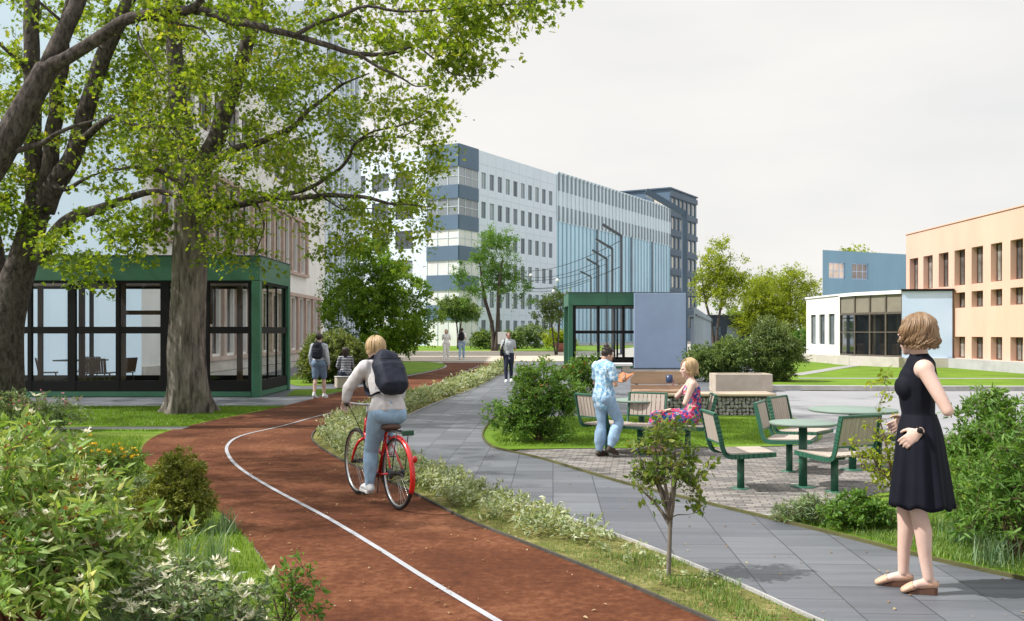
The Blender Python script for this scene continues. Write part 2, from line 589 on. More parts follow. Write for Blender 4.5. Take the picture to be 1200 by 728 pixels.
# ------------------------------------------------------------------ ground materials
M_track = soilmat('red track grit', [(.052, .016, .007), (.098, .032, .013), (.205, .088, .045)], (.9, 16, 150), bump=.5, pos=(.39, .5, .62))
M_walk = brickmat('slate paving', (.088, .096, .112), (.134, .144, .160), (.045, .049, .056), .55, .42, .005, rough=.5, rot=R(90 + 2.5), var=.22, vscale=1.6, streak=(.35, 5.0, 1), bump=.3)
M_lawn = soilmat('mown lawn', [(.055, .105, .008), (.115, .205, .014), (.18, .27, .03)], (.7, 18, 140), bump=.9, pos=(.33, .5, .66), bdist=.04)
M_planting = soilmat('planted ground', [(.05, .06, .015), (.12, .18, .02), (.18, .25, .04)], (1.5, 22, 120), bump=.9, pos=(.36, .5, .66), bdist=.04)
M_strip = soilmat('dry mossy soil', [(.05, .05, .016), (.13, .135, .036), (.30, .26, .12)], (3.5, 26, 150), bump=1.0, pos=(.38, .5, .62))
M_cobble = brickmat('cobble setts', (.13, .125, .12), (.27, .25, .225), (.10, .095, .09), .15, .085, .007, rough=.8, rot=R(8), var=.42, vscale=3.5, bump=.9, streak=(.6, 1.6, 1))
M_asph = soilmat('grey asphalt', [(.20, .205, .22), (.26, .265, .28), (.32, .325, .34)], (.5, 20, 200), bump=.2, pos=(.33, .5, .68))
M_ground = soilmat('pale ground', [(.28, .27, .25), (.36, .345, .32), (.43, .41, .38)], (.3, 8, 90), bump=.2, pos=(.33, .5, .68))
M_conc_path = pmat('concrete path', (.27, .27, .27), rough=.8, var=.15, vscale=3, bump=.15, bscale=90)
M_line = soilmat('worn white line paint', [(.14, .06, .04), (.31, .32, .35), (.40, .415, .45)], (3, 30, 160), rough=.7, bump=.3, pos=(.36, .43, .6))
M_edge = pmat('weathered edging', (.075, .075, .025), rough=.8, var=.4, vscale=3, bump=.3)
M_edge_dark = pmat('dark edging', (.06, .055, .045), rough=.8, var=.4, vscale=4, bump=.3)
M_kerb = pmat('concrete kerb', (.33, .33, .33), rough=.8, var=.2, vscale=3, bump=.3)

def gl(pts, k=5):
    return catmull([G(x, y) for x, y in pts], k)

tag(MB().quad((-900, -60, -.02), (900, -60, -.02), (900, 1500, -.02), (-900, 1500, -.02)).build('ground', M_ground), kind='structure')

# red track
trackL = gl([(430, 1150), (385, 850), (352, 728), (325, 682), (292, 635), (255, 598), (208, 566), (170, 543), (167, 524), (190, 508), (240, 495), (300, 483), (345, 473), (405, 458), (470, 443), (512, 434), (524, 429), (518, 425)])
trackR = gl([(1500, 1000), (1040, 820), (830, 728), (700, 672), (600, 632), (545, 610), (490, 582), (440, 558), (400, 540), (371, 522), (366, 510), (382, 499), (430, 484), (482, 469), (525, 457), (560, 444), (584, 433), (594, 425)])
sheet('track', trackL + trackR[::-1], .006, M_track)
line = gl([(700, 800), (580, 728), (500, 680), (440, 642), (380, 606), (320, 574), (283, 551), (268, 535), (267, 522), (284, 511), (330, 500), (370, 489), (416, 477), (469, 463), (518, 448), (561, 429)], 8)
tag(strip(line, .042, .011).build('track_line', M_line), kind='structure')

# paved walk
walkL = gl([(1260, 860), (955, 728), (868, 688), (760, 643), (672, 611), (600, 586), (530, 562), (485, 543), (463, 524), (455, 508), (468, 494), (503, 476), (555, 456), (584, 441), (600, 432), (604, 424)])
walkR = gl([(1700, 800), (1300, 706), (1200, 682), (1100, 660), (1000, 634), (898, 609), (797, 584.5), (731, 568), (671, 550), (634, 539), (600, 531), (577, 525), (566, 514), (568, 504), (580, 490), (600, 475), (625, 460), (642, 450), (650, 440), (655, 424)])
sheet('walk', walkL + walkR[::-1], .010, M_walk)
# plaza of slabs behind, road and far forecourt
sheet('plaza', [G(625, 460), G(642, 450), G(650, 440), G(655, 424), G(960, 424), G(940, 458), G(910, 462), G(910, 492), G(600, 492), G(600, 475)], .001, M_walk)
sheet('forecourt', [G(345, 423.5), G(672, 423.5), G(672, 412), G(470, 411), G(345, 411)], .004, pmat('sandy paving', (.42, .37, .30), var=.12, vscale=.4, rough=.85))
sheet('road', [G(902, 490), G(910, 458.5), G(1280, 458.5), G(1500, 492), G(1500, 560), G(1000, 530), G(960, 500)], .002, M_asph)
tag(strip([G(900, 456.5), G(1020, 457.5), G(1300, 458)], .35, 0, .12).build('kerb', M_kerb), kind='structure')
# lawns
sheet('lawn_by_building', [G(880, 456), G(1300, 457.5), G(1300, 428), G(1100, 424), G(900, 420)], .003, M_lawn)
tag(strip([G(935, 443.5), G(1300, 444)], .55, .008).build('lawn_path', M_conc_path), kind='structure')
tag(strip(catmull([G(930, 440), G(955, 436), G(985, 431), G(1003, 428.5)], 4), .6, .012).build('entrance_path', M_conc_path), kind='structure')
sheet('lawn_by_seats', catmull([G(x, y) for x, y in [(566, 513), (577, 525), (598, 528), (640, 527), (740, 526), (840, 525), (930, 523), (962, 515), (955, 500), (915, 488), (840, 487), (740, 487), (640, 489), (585, 490), (570, 503)]], 4, True), .014, M_lawn)
cob = [G(597, 530.5), G(634, 539), G(671, 550), G(731, 568), G(797, 584.5), G(898, 609), G(925, 610), G(1010, 590), G(1100, 568), G(1180, 540), G(1170, 512), G(1060, 508), G(955, 508), G(930, 518), G(840, 520), G(640, 522)]
sheet('cobbled_terrace', cob, .006, M_cobble)
sheet('planting_bed', [G(898, 609), G(1000, 634), G(1100, 660), G(1200, 682), G(1300, 706), G(1700, 800), G(1900, 640), G(1500, 520), G(1180, 505), G(1110, 535), G(1050, 575), G(960, 598)], .012, M_lawn)
tag(strip(walkR[:-12], .022, 0, .035).build('walk_edging', M_edge), kind='structure')
# strip of planting between track and walk
sheet('planting_strip', trackR + walkL[::-1], .004, M_strip)
tag(strip(trackR, .018, 0, .025).build('track_edging', M_edge_dark), kind='structure')
tag(strip(walkL, .016, 0, .025).build('strip_edging', M_kerb), kind='structure')
# left side
leftbed = [G(430, 1150), G(385, 850), G(352, 728), G(325, 682), G(292, 635), G(255, 598), G(208, 566), G(170, 543), G(167, 524), G(190, 508), G(60, 506), G(-600, 512), G(-3000, 1150)]
sheet('planted_verge', leftbed, .002, M_planting)
sheet('lawn_by_pavilion', [G(190, 508), G(240, 495), G(300, 483), G(340, 476.5), G(-900, 476), G(-900, 514), G(60, 507)], .0035, M_lawn)
tag(strip([G(-900, 502), G(60, 502.5), G(218, 502)], .42, .008).build('lawn_footpath', M_conc_path), kind='structure')
sheet('pavilion_apron', [G(-900, 476), G(338, 476.5), G(405, 458), G(470, 444), G(512, 434), G(520, 427), G(345, 430), G(300, 440), G(-900, 445)], .0015, M_walk)
sheet('lawn_by_path', [G(335, 464), G(372, 464), G(420, 455.5), G(345, 457)], .0075, M_lawn)
sheet('lawn_by_bushy_tree', catmull([G(x, y) for x, y in [(345, 452), (400, 449), (470, 441), (515, 432), (518, 426), (480, 424), (400, 428), (345, 440)]], 4, True), .009, M_lawn)
sheet('lawn_by_office', [G(440, 411.5), G(700, 411.5), G(760, 405), G(540, 404.5), G(440, 405)], .006, M_lawn)
# ------------------------------------------------------------------ foliage
def unit(a):
    n = np.linalg.norm(a, axis=1, keepdims=True); n[n < 1e-9] = 1
    return a / n

def leaf_cards(pos, axis, size, rg, up=.6, width=.5, fold=.25, shape='diamond', droop=0.0):
    """real little leaf faces: base -> tip along axis; normals lean upward"""
    N = len(pos)
    a = unit(axis)
    nrm = rg.normal(size=(N, 3)); nrm[:, 2] += up * 2.2
    side = unit(np.cross(a, nrm)); nrm = unit(np.cross(side, a))
    s = size[:, None]
    w = s * width * .5
    if shape == 'diamond':
        m = pos + a * s * .45
        V = np.stack([pos, m + side * w + nrm * w * fold, pos + a * s - nrm * s * droop, m - side * w + nrm * w * fold], 1).reshape(-1, 3)
        b = np.arange(N)[:, None] * 4
        T = np.concatenate([b + [[0, 1, 2]], b + [[0, 2, 3]]], 1).reshape(-1, 3)
        return V, T, 4
    if shape == 'lobed':      # maple-like, five points
        f = fold
        c = [(0, 0), (.30, .52), (.42, .30), (.72, .62), (.68, .22), (1.05, 0)]
        pts = []
        for (t, q) in c:
            pts.append(pos + a * s * t + side * w * 1.7 * q + nrm * w * f * abs(q) * 1.5)
        for (t, q) in c[1:5]:
            pts.append(pos + a * s * t - side * w * 1.7 * q + nrm * w * f * abs(q) * 1.5)
        V = np.stack(pts, 1).reshape(-1, 3)
        b = np.arange(N)[:, None] * 10
        T = np.concatenate([b + [[0, 1, 2]], b + [[0, 2, 4]], b + [[2, 3, 4]], b + [[0, 4, 5]],
                            b + [[0, 7, 6]], b + [[0, 9, 7]], b + [[7, 9, 8]], b + [[0, 5, 9]]], 1).reshape(-1, 3)
        return V, T, 10
    # ovate, with a drooping tip
    m1 = pos + a * s * .28; m2 = pos + a * s * .62 - nrm * s * droop * .35; tip = pos + a * s - nrm * s * droop
    up1 = nrm * w * fold
    V = np.stack([pos, m1 + side * w * .85 + up1, m2 + side * w * .8 + up1, tip, m2 - side * w * .8 + up1, m1 - side * w * .85 + up1, m1, m2], 1).reshape(-1, 3)
    b = np.arange(N)[:, None] * 8
    T = np.concatenate([b + [[0, 1, 6]], b + [[1, 2, 7]], b + [[1, 7, 6]], b + [[2, 3, 7]],
                        b + [[0, 6, 5]], b + [[6, 7, 4]], b + [[6, 4, 5]], b + [[7, 3, 4]]], 1).reshape(-1, 3)
    return V, T, 8

class Plant:
    """a skeleton that grows from limbs to clumps of twigs; leaves sit on the twigs"""
    def __init__(s, seed):
        s.w = MB(); s.N = np.zeros((60000, 3)); s.r = np.zeros(60000); s.n = 0
        s.rng = random.Random(seed); s.g = np.random.default_rng(seed)
        s.lp, s.la, s.lc = [], [], []
    def node(s, p, r):
        if s.n < 60000:
            s.N[s.n] = p; s.r[s.n] = r; s.n += 1
    def limb(s, pts, r, n=9, k=4, wob=.0, nodes=True):
        q = catmull(pts, k); rr = lerp_list(r if isinstance(r, (list, tuple)) else [r] * len(pts), k)
        if wob:
            q = [p + Vector((noise.noise(p * 1.7), noise.noise(p * 1.7 + Vector((9, 0, 0))), noise.noise(p * 1.7 + Vector((0, 9, 0))))) * wob for p in q]
        s.w.tube(q, rr, n)
        if nodes:
            for p, r_ in zip(q, rr): s.node(p, r_)
        return q
    def branch_to(s, c, up=.35, fac=.012, base=.006, sides=5, bow=.12, pref=.5):
        c = Vector(c)
        A = s.N[:s.n]
        d = np.linalg.norm(A - np.array(c), axis=1) + pref * np.maximum(0, A[:, 2] - c.z)
        i = int(np.argmin(d)); p = Vector(A[i]); L = (c - p).length
        if L < .02: return p
        r0 = min(s.r[i] * .75, base + fac * L)
        off = Vector((s.rng.uniform(-1, 1), s.rng.uniform(-1, 1), s.rng.uniform(-.3, 1))) * L * bow
        q = catmull([p, p.lerp(c, .35) + off + Vector((0, 0, up * L * .15)), p.lerp(c, .7) + off * .8, c], 3)
        rr = [r0 + (base * .5 - r0) * (j / (len(q) - 1)) for j in range(len(q))]
        s.w.tube(q, rr, sides)
        for a, b in zip(q[1:], rr[1:]): s.node(a, b)
        return p
    def clump(s, c, rad, leaves, twigs=5, twig_r=.003, out=None, spread=.35, flat=.7, axis_up=.1, twig_geo=True):
        c = Vector(c); per = max(1, leaves // twigs)
        cl = s.rng.random()
        for t in range(twigs):
            d = Vector((s.rng.gauss(0, 1), s.rng.gauss(0, 1), s.rng.gauss(0, 1) * flat + axis_up))
            if out is not None: d += out * .8
            d.normalize()
            L = rad * s.rng.uniform(.6, 1.15)
            tip = c + d * L
            mid = c + d * L * .5 + Vector((s.rng.gauss(0, 1), s.rng.gauss(0, 1), s.rng.gauss(0, 1))) * L * .1
            if twig_geo:
                s.w.tube([c, mid, tip], [twig_r, twig_r * .8, twig_r * .4], 3, cap=False)
            tt = s.g.uniform(.15, 1.05, per)[:, None]
            A, B, Cc = np.array(c), np.array(mid), np.array(tip)
            pos = A * (1 - tt) ** 2 + 2 * B * tt * (1 - tt) + Cc * tt ** 2
            ax = s.g.normal(size=(per, 3)) + np.array(d) * .9
            pos = pos + s.g.normal(size=(per, 3)) * rad * spread * .35
            s.lp.append(pos); s.la.append(ax); s.lc.append(np.full(per, cl))
    def wood(s, name, mat, parent):
        return s.w.build(name, mat, parent)
    def leafmesh(s, name, mat, parent, size, var=.5, up=.6, width=.55, fold=.3, shape='diamond', droop=.1, cmix=.45, sel=None):
        pos = np.concatenate(s.lp); ax = np.concatenate(s.la); lc = np.concatenate(s.lc)
        N = len(pos)
        sz = size * s.g.uniform(1 - var, 1 + var, N)
        V, T, k = leaf_cards(pos, ax, sz, s.g, up, width, fold, shape, droop)
        rnd = np.clip(lc * cmix + s.g.random(N) * (1 - cmix), 0, 1)
        return npmesh(name, V, T, mat, np.repeat(rnd, k), parent)

def in_poly(x, y, poly):
    c = False; n = len(poly); j = n - 1
    for i in range(n):
        xi, yi = poly[i]; xj, yj = poly[j]
        if (yi > y) != (yj > y) and x < (xj - xi) * (y - yi) / (yj - yi) + xi: c = not c
        j = i
    return c

def ellpts(n, c, r, rng, bias=.5, gap=.0, gs=1.0, zmin=None):
    """points in an ellipsoid, thinned by a noise field so that the outline is uneven and gaps open"""
    out = []; tries = 0
    while len(out) < n and tries < n * 40:
        tries += 1
        d = Vector((rng.gauss(0, 1), rng.gauss(0, 1), rng.gauss(0, 1))).normalized()
        q = rng.random() ** bias
        p = Vector((c[0] + d.x * r[0] * q, c[1] + d.y * r[1] * q, c[2] + d.z * r[2] * q))
        k = noise.noise(p * gs) 
        if k < gap - .5: continue
        lim = 1.0 + .45 * noise.noise(d * 2.3 + Vector(c))
        if q > lim: continue
        if zmin is not None and p.z < zmin: continue
        out.append(p)
    return out

M_bark = None
def barkmat(name, c1, c2, sc=9, stretch=(1, 1, .18), bump=1.0):
    m, nt, b = nodes(name); L = nt.links.new
    tc = nt.nodes.new('ShaderNodeTexCoord'); mp = nt.nodes.new('ShaderNodeMapping'); mp.inputs['Scale'].default_value = stretch
    L(tc.outputs['Object'], mp.inputs['Vector'])
    n = nt.nodes.new('ShaderNodeTexNoise'); n.inputs['Scale'].default_value = sc; n.inputs['Detail'].default_value = 9; n.inputs['Roughness'].default_value = .68; n.inputs['Distortion'].default_value = .4
    L(mp.outputs['Vector'], n.inputs['Vector'])
    r = nt.nodes.new('ShaderNodeValToRGB')
    r.color_ramp.elements[0].position = .36; r.color_ramp.elements[0].color = col4(c1)
    r.color_ramp.elements[1].position = .62; r.color_ramp.elements[1].color = col4(c2)
    L(n.outputs['Fac'], r.inputs['Fac']); L(r.outputs['Color'], b.inputs['Base Color'])
    b.inputs['Roughness'].default_value = .9; b.inputs['Specular IOR Level'].default_value = .15
    bp = nt.nodes.new('ShaderNodeBump'); bp.inputs['Strength'].default_value = bump; bp.inputs['Distance'].default_value = .04
    L(n.outputs['Fac'], bp.inputs['Height']); L(bp.outputs['Normal'], b.inputs['Normal'])
    return m

M_bark = barkmat('fissured grey bark', (.05, .042, .038), (.27, .24, .215))
M_bark_dark = barkmat('dark bark', (.026, .022, .021), (.12, .103, .094), sc=14, stretch=(1, 1, .45))
M_bark_far = pmat('brown bark', (.075, .06, .05), rough=.9, var=.3, vscale=6)
M_twig = pmat('brown twig', (.12, .075, .05), rough=.8, var=.3, vscale=10)
M_twig_grey = pmat('grey twig', (.16, .14, .12), rough=.8, var=.3, vscale=14)
L_plane = leafmat('maple leaves', [(.07, .13, .01), (.155, .25, .022), (.28, .38, .045), (.40, .42, .07), (.44, .27, .05)], trans=.6, pos=[0, .4, .75, .96, 1.0])
L_dense = leafmat('deep green leaves', [(.07, .16, .018), (.15, .28, .025), (.27, .40, .06)], trans=.55)
L_mid = leafmat('mid green leaves', [(0.054, 0.126, 0.026), (0.108, 0.234, 0.036), (0.198, 0.342, 0.072)], trans=.45)
L_yel = leafmat('spring yellow-green leaves', [(.14, .21, .02), (.26, .34, .035), (.40, .47, .06)], trans=.6)
L_lawn = leafmat('lawn blades', [(.09, .19, .012), (.15, .28, .018), (.22, .34, .04)], trans=.35)
L_olive = leafmat('dark olive leaves', [(0.064, 0.112, 0.039), (0.144, 0.225, 0.064), (0.256, 0.352, 0.112)], trans=.35)
L_greygreen = leafmat('grey green leaves', [(0.085, 0.144, 0.068), (0.169, 0.254, 0.119), (0.321, 0.405, 0.203)], trans=.35)
L_varieg = leafmat('pale variegated leaves', [(0.090, 0.186, 0.036), (0.192, 0.324, 0.072), (0.396, 0.492, 0.168), (0.800, 0.800, 0.600)], trans=.4, pos=[0, .45, .82, 1])
L_pale = leafmat('silvery pale leaves', [(.10, .16, .06), (.25, .32, .16), (.45, .50, .33), (.65, .66, .52)], trans=.35, pos=[0, .35, .7, 1])
L_white = leafmat('white bracts', [(.5, .5, .34), (.72, .70, .56), (.82, .8, .7)], trans=.35, tcol=(1.1, 1.1, .9))
L_shrub = leafmat('fresh green shrub leaves', [(.05, .13, .02), (.11, .23, .035), (.21, .34, .08)], trans=.42)
L_box = leafmat('clipped conifer sprays', [(.08, .105, .014), (.18, .215, .032), (.34, .35, .07)], trans=.25)
L_grassy = leafmat('grass blades', [(0.075, 0.150, 0.030), (0.135, 0.255, 0.045), (0.255, 0.360, 0.090), (0.450, 0.450, 0.180)], trans=.35, pos=[0, .5, .9, 1])
L_bluegrass = leafmat('blue green blades', [(0.084, 0.168, 0.084), (0.154, 0.266, 0.140), (0.280, 0.378, 0.224)], trans=.3)
L_yellow = leafmat('yellow petals', [(.75, .42, .01), (.85, .58, .03)], trans=.3, tcol=(1, 1, .6))
L_pink = leafmat('pink petals', [(.55, .16, .28), (.72, .32, .42)], trans=.3, tcol=(1, 1, 1))
L_orange = leafmat('rusty leaves', [(.30, .10, .02), (.42, .18, .04)], trans=.35, tcol=(1, 1, .8))

def ridged_trunk(pts, rad, n=44, k=7, seed=0, flare=1.0, fl_h=.9, ridge=.07):
    """trunk with fissures and root flare, as one mesh"""
    q = catmull(pts, k); rr = lerp_list(rad, k)
    rings = []
    z0 = q[0].z
    for p, r in zip(q, rr):
        ring = []
        h = max(0, (p.z - z0) / fl_h)
        fl = flare * math.exp(-h * 2.6)
        for i in range(n):
            a = 2 * math.pi * i / n
            ca, sa = math.cos(a), math.sin(a)
            rd = abs(noise.noise(Vector((ca * 4.2 + seed, sa * 4.2, p.z * .55)))) * 2 - .45
            rd2 = noise.noise(Vector((ca * 9 + seed, sa * 9, p.z * 2.2)))
            root = max(0, math.cos(a * 5 + seed + .8 * math.sin(a * 2))) ** 1.5
            m = r * (1 + ridge * rd + ridge * .5 * rd2 + fl * (.35 + .5 * root))
            ring.append(p + Vector((ca * m, sa * m, 0)))
        rings.append(ring)
    return MB().loft(rings, cap=True), q, rr

# ------------------------------------------------------------------ the big trees on the left
def px_clumps(n, poly, d0, d1, rng, gap=.2, gs=.8, mind=0):
    xs = [p[0] for p in poly]; ys = [p[1] for p in poly]
    out = []; tries = 0
    while len(out) < n and tries < n * 60:
        tries += 1
        x, y = rng.uniform(min(xs), max(xs)), rng.uniform(min(ys), max(ys))
        if not in_poly(x, y, poly): continue
        p = P(x, y, rng.uniform(d0, d1))
        if noise.noise(p * gs) < gap - .5: continue
        out.append(p)
    return out

def limbpx(pts, d0, d1):
    n = len(pts)
    return [P(x, y, d0 + (d1 - d0) * i / (n - 1)) for i, (x, y) in enumerate(pts)]

def finish_tree(pl, t, clumps, lpc, leaf, lmat, bmat, rad=.5, twigs=6, **kw):
    base = Vector(pl.N[0])
    clumps.sort(key=lambda c: min((c - Vector(pl.N[i])).length for i in range(0, pl.n, max(1, pl.n // 40))))
    for c in clumps:
        p = pl.branch_to(c)
        o = (c - p); o = o.normalized() if o.length > .01 else Vector((0, 0, 1))
        pl.clump(c, rad * pl.rng.uniform(.75, 1.25), lpc, twigs, out=o)
    return pl

# tree A: leaning stem from beyond the frame, long arching limb over the track
tA = thing('maple_tree', 'dark leaning tree at the frame edge whose long arching limb reaches over the track', 'tree', (0, 0, 0))
pA = Plant(11)
base = G(-185, 520); base.z = 0
mbk, q, rr = ridged_trunk([base, P(-160, 460, 14.6), P(-120, 380, 14.8), P(-60, 275, 15), P(0, 180, 15), P(30, 125, 15), P(57, 76, 15)], [.42, .36, .32, .28, .235, .215, .19], seed=2, flare=.5)
mbk.build('trunk', M_bark_dark, tA)
for p, r in zip(q, rr): pA.node(p, r)
pA.limb(limbpx([(57, 78), (78, 30), (92, 0), (112, -70), (120, -190), (110, -320)], 15, 15.5), [.15, .13, .12, .10, .06, .03])
pA.limb(limbpx([(55, 80), (75, 70), (100, 52), (130, 33), (160, 19), (190, 16), (228, 12), (265, 22), (300, 30), (345, 42), (385, 53), (420, 63), (455, 62), (490, 55), (520, 54), (548, 38)], 15, 13.2),
        [.125, .105, .10, .095, .085, .08, .07, .06, .055, .048, .042, .036, .028, .022, .014, .008], wob=.05)
pA.limb(limbpx([(215, 15), (232, 4), (245, -18), (270, -60), (330, -110)], 14.2, 13.6), [.06, .055, .05, .035, .02])
pA.limb(limbpx([(345, 42), (370, 27), (400, 17), (430, 8), (475, 14), (530, 10), (590, 6), (628, 4)], 13.8, 13), [.035, .03, .026, .022, .018, .013, .009, .005], wob=.04)
pA.limb(limbpx([(420, 63), (442, 78), (470, 92), (486, 101), (505, 101)], 13.6, 13.2), [.026, .02, .015, .01, .006], wob=.03)
pA.limb(limbpx([(490, 55), (512, 72), (532, 87), (568, 88)], 13.4, 13), [.016, .013, .01, .005], wob=.03)
pA.limb(limbpx([(15, 178), (48, 169), (66, 157), (95, 146), (112, 139)], 15, 14.4), [.05, .042, .034, .024, .012], wob=.04)
pA.limb(limbpx([(180, 22), (205, 28), (230, 33), (245, 44)], 14.5, 14.0), [.03, .022, .016, .008], wob=.03)
pA.limb(limbpx([(160, 30), (166, 52), (180, 75), (188, 95)], 14.6, 14.2), [.02, .016, .012, .006], wob=.03)
pA.limb(limbpx([(-60, 275), (-190, 120), (-300, -20), (-360, -140)], 15, 14.4), [.15, .11, .07, .04])
r = random.Random(5)
cl = px_clumps(115, [(130, 40), (250, 45), (400, 80), (470, 108), (520, 98), (572, 92), (570, 75), (530, 48), (560, 45), (600, 22), (655, 8), (640, -60), (500, -120), (250, -120), (120, -60)], 13.6, 16.8, r, .32)
cl += px_clumps(16, [(520, 40), (560, 40), (600, 20), (656, 6), (640, -10), (540, -10)], 12.8, 13.4, r, 0)
cl += px_clumps(14, [(440, 50), (575, 94), (560, 80), (520, 45)], 13.0, 13.6, r, 0)
cl += px_clumps(50, [(-150, 60), (0, 20), (120, -60), (500, -150), (440, -420), (0, -460), (-420, -300), (-420, 60)], 11, 17, r, .2, .5)
cl += ellpts(95, (-6.6, 9.3, 6.3), (2.9, 2.7, 1.3), r, .6, .25, .6)  # extra crown clumps out of view, added to cast shade on the track
finish_tree(pA, tA, cl, 74, .1, None, None, .5)
pA.wood('limb', M_bark_dark, tA)
pA.leafmesh('crown', L_plane, tA, .088, shape='lobed', width=.8, cmix=.35)

# tree B: many-stemmed tree at the left edge
tB = thing('maple_tree', 'many-stemmed dark tree growing from the lawn at the left edge', 'tree', (0, 0, 0))
pB = Plant(12)
b0 = G(1, 480); b0.z = -.05
mbk, q, rr = ridged_trunk([b0, P(2, 440, 18.9), P(5, 390, 18.9), P(15, 340, 18.9), P(28, 300, 18.9), P(38, 265, 18.9), P(45, 235, 18.9)], [.43, .40, .37, .33, .28, .26, .25], seed=5, flare=.3)
mbk.build('trunk', M_bark_dark, tB)
for p, r_ in zip(q, rr): pB.node(p, r_)
pB.limb(limbpx([(10, 370), (-8, 320), (-22, 260), (-40, 160), (-60, 20), (-80, -150)], 19, 19.5), [.34, .3, .26, .2, .14, .08], 14, wob=.08)
pB.limb(limbpx([(45, 240), (40, 190), (38, 120), (37, 60), (37, 0), (32, -120), (30, -260)], 18.9, 19), [.23, .17, .155, .15, .14, .1, .05], 14, wob=.05)
pB.limb(limbpx([(48, 245), (57, 200), (62, 150), (68, 100), (76, 50), (88, -40), (110, -180)], 18.9, 18.4), [.2, .16, .15, .13, .12, .09, .05], 12, wob=.06)
pB.limb(limbpx([(50, 245), (66, 215), (90, 175), (104, 120), (113, 86), (135, 36), (152, 0), (175, -80), (210, -180)], 18.9, 18), [.24, .2, .17, .16, .155, .14, .13, .09, .05], 14, wob=.05)
pB.limb(limbpx([(46, 305), (60, 282), (76, 262), (100, 249), (125, 240), (152, 231), (185, 225), (215, 230), (245, 232)], 18.7, 17.2), [.14, .13, .12, .10, .085, .07, .055, .04, .02], 10, wob=.06)
pB.limb(limbpx([(62, 215), (75, 222), (95, 212), (112, 206)], 18.7, 18), [.07, .05, .035, .02], wob=.04)
pB.limb(limbpx([(92, 172), (110, 150), (132, 135), (165, 146), (200, 150), (235, 152)], 18.4, 17), [.09, .07, .055, .045, .03, .015], wob=.08)
pB.limb(limbpx([(37, 90), (22, 70), (5, 55), (-20, 30)], 18.9, 18.3), [.07, .05, .035, .02], wob=.05)
pB.limb(limbpx([(-22, 260), (-80, 200), (-160, 120), (-220, 40)], 19, 18.6), [.14, .1, .07, .04], wob=.1)
r = random.Random(6)
cl = px_clumps(80, [(-40, 160), (20, 130), (60, 120), (130, 100), (215, 130), (215, 200), (170, 205), (120, 222), (60, 225), (20, 240), (-60, 240)], 17.5, 21, r, .32)
cl += px_clumps(80, [(-60, 150), (40, 120), (230, 95), (220, -40), (-60, -40)], 18.2, 22, r, .3)
cl += px_clumps(60, [(-300, 150), (-60, 150), (220, -60), (260, -330), (0, -430), (-300, -300)], 15, 23, r, .2, .5)
cl += px_clumps(30, [(55, 285), (70, 262), (120, 252), (180, 240), (205, 270), (150, 295), (130, 320), (65, 325)], 16.8, 18.2, r, .25)
cl += px_clumps(14, [(-10, 235), (25, 235), (30, 262), (0, 275), (-20, 262)], 18, 19, r, .1)
finish_tree(pB, tB, cl, 74, .1, None, None, .52)
pB.wood('limb', M_bark_dark, tB)
pB.leafmesh('crown', L_plane, tB, .098, shape='lobed', width=.8, cmix=.35)

# tree C: thick furrowed trunk beside the track
tC = thing('maple_tree', 'tree with a thick furrowed grey trunk and flared roots beside the red track', 'tree', (0, 0, 0))
pC = Plant(13)
b0 = G(221, 484); b0.z = -.06
mbk, q, rr = ridged_trunk([b0, P(220, 455, 17.9), P(219, 400, 17.9), P(221, 340, 17.9), P(223, 290, 17.9), P(225, 255, 17.9), P(228, 222, 17.9), P(232, 190, 17.9)], [.34, .345, .33, .32, .315, .32, .30, .26], n=64, seed=9, flare=1.15, fl_h=.8, ridge=.10)
mbk.build('trunk', M_bark, tC)
for p, r_ in zip(q, rr): pC.node(p, r_)
pC.limb(limbpx([(228, 225), (216, 160), (206, 90), (202, 10), (190, -140), (185, -300)], 17.9, 18.3), [.22, .19, .16, .14, .09, .04], 12, wob=.06)
pC.limb(limbpx([(231, 215), (252, 160), (278, 90), (300, 10), (325, -110), (340, -240)], 17.9, 17), [.2, .17, .14, .12, .08, .04], 12, wob=.08)
pC.limb(limbpx([(228, 240), (260, 243), (300, 236), (345, 232), (400, 230), (437, 234), (470, 238), (503, 241)], 17.6, 15.4), [.085, .07, .06, .05, .04, .03, .018, .008], wob=.07)
pC.limb(limbpx([(300, 236), (335, 229), (365, 220), (392, 202), (407, 184), (415, 168), (450, 150), (480, 143), (505, 133)], 17.1, 15), [.045, .04, .036, .032, .028, .024, .018, .012, .006], wob=.05)
pC.limb(limbpx([(415, 168), (440, 160), (470, 160), (492, 150)], 15.8, 15.2), [.016, .012, .009, .005], wob=.04)
pC.limb(limbpx([(365, 220), (385, 235), (405, 246), (440, 245), (470, 252)], 16.5, 15.6), [.02, .016, .012, .009, .005], wob=.05)
pC.limb(limbpx([(240, 200), (275, 175), (310, 165), (345, 150), (365, 128), (395, 105), (430, 85)], 17.6, 15.5), [.09, .075, .06, .05, .038, .025, .01], wob=.1)
pC.limb(limbpx([(225, 230), (195, 205), (160, 195), (135, 200)], 17.6, 16.8), [.07, .05, .035, .015], wob=.06)
pC.limb(limbpx([(300, 236), (310, 262), (302, 288), (292, 305)], 17.0, 16.6), [.022, .016, .011, .006], wob=.05)
r = random.Random(7)
cl = px_clumps(180, [(240, 70), (380, 70), (430, 112), (520, 100), (505, 150), (520, 190), (500, 215), (508, 265), (470, 290), (430, 268), (395, 262), (372, 250), (345, 228), (250, 212), (190, 205), (150, 205), (140, 130)], 15.0, 20, r, .3, 1.3)
cl += px_clumps(75, [(150, 120), (360, 110), (385, 60), (370, 20), (150, 0)], 17, 21, r, .3, .8)
cl += px_clumps(60, [(120, 30), (370, 30), (470, -100), (400, -330), (200, -400), (80, -300)], 15, 22, r, .2, .5)
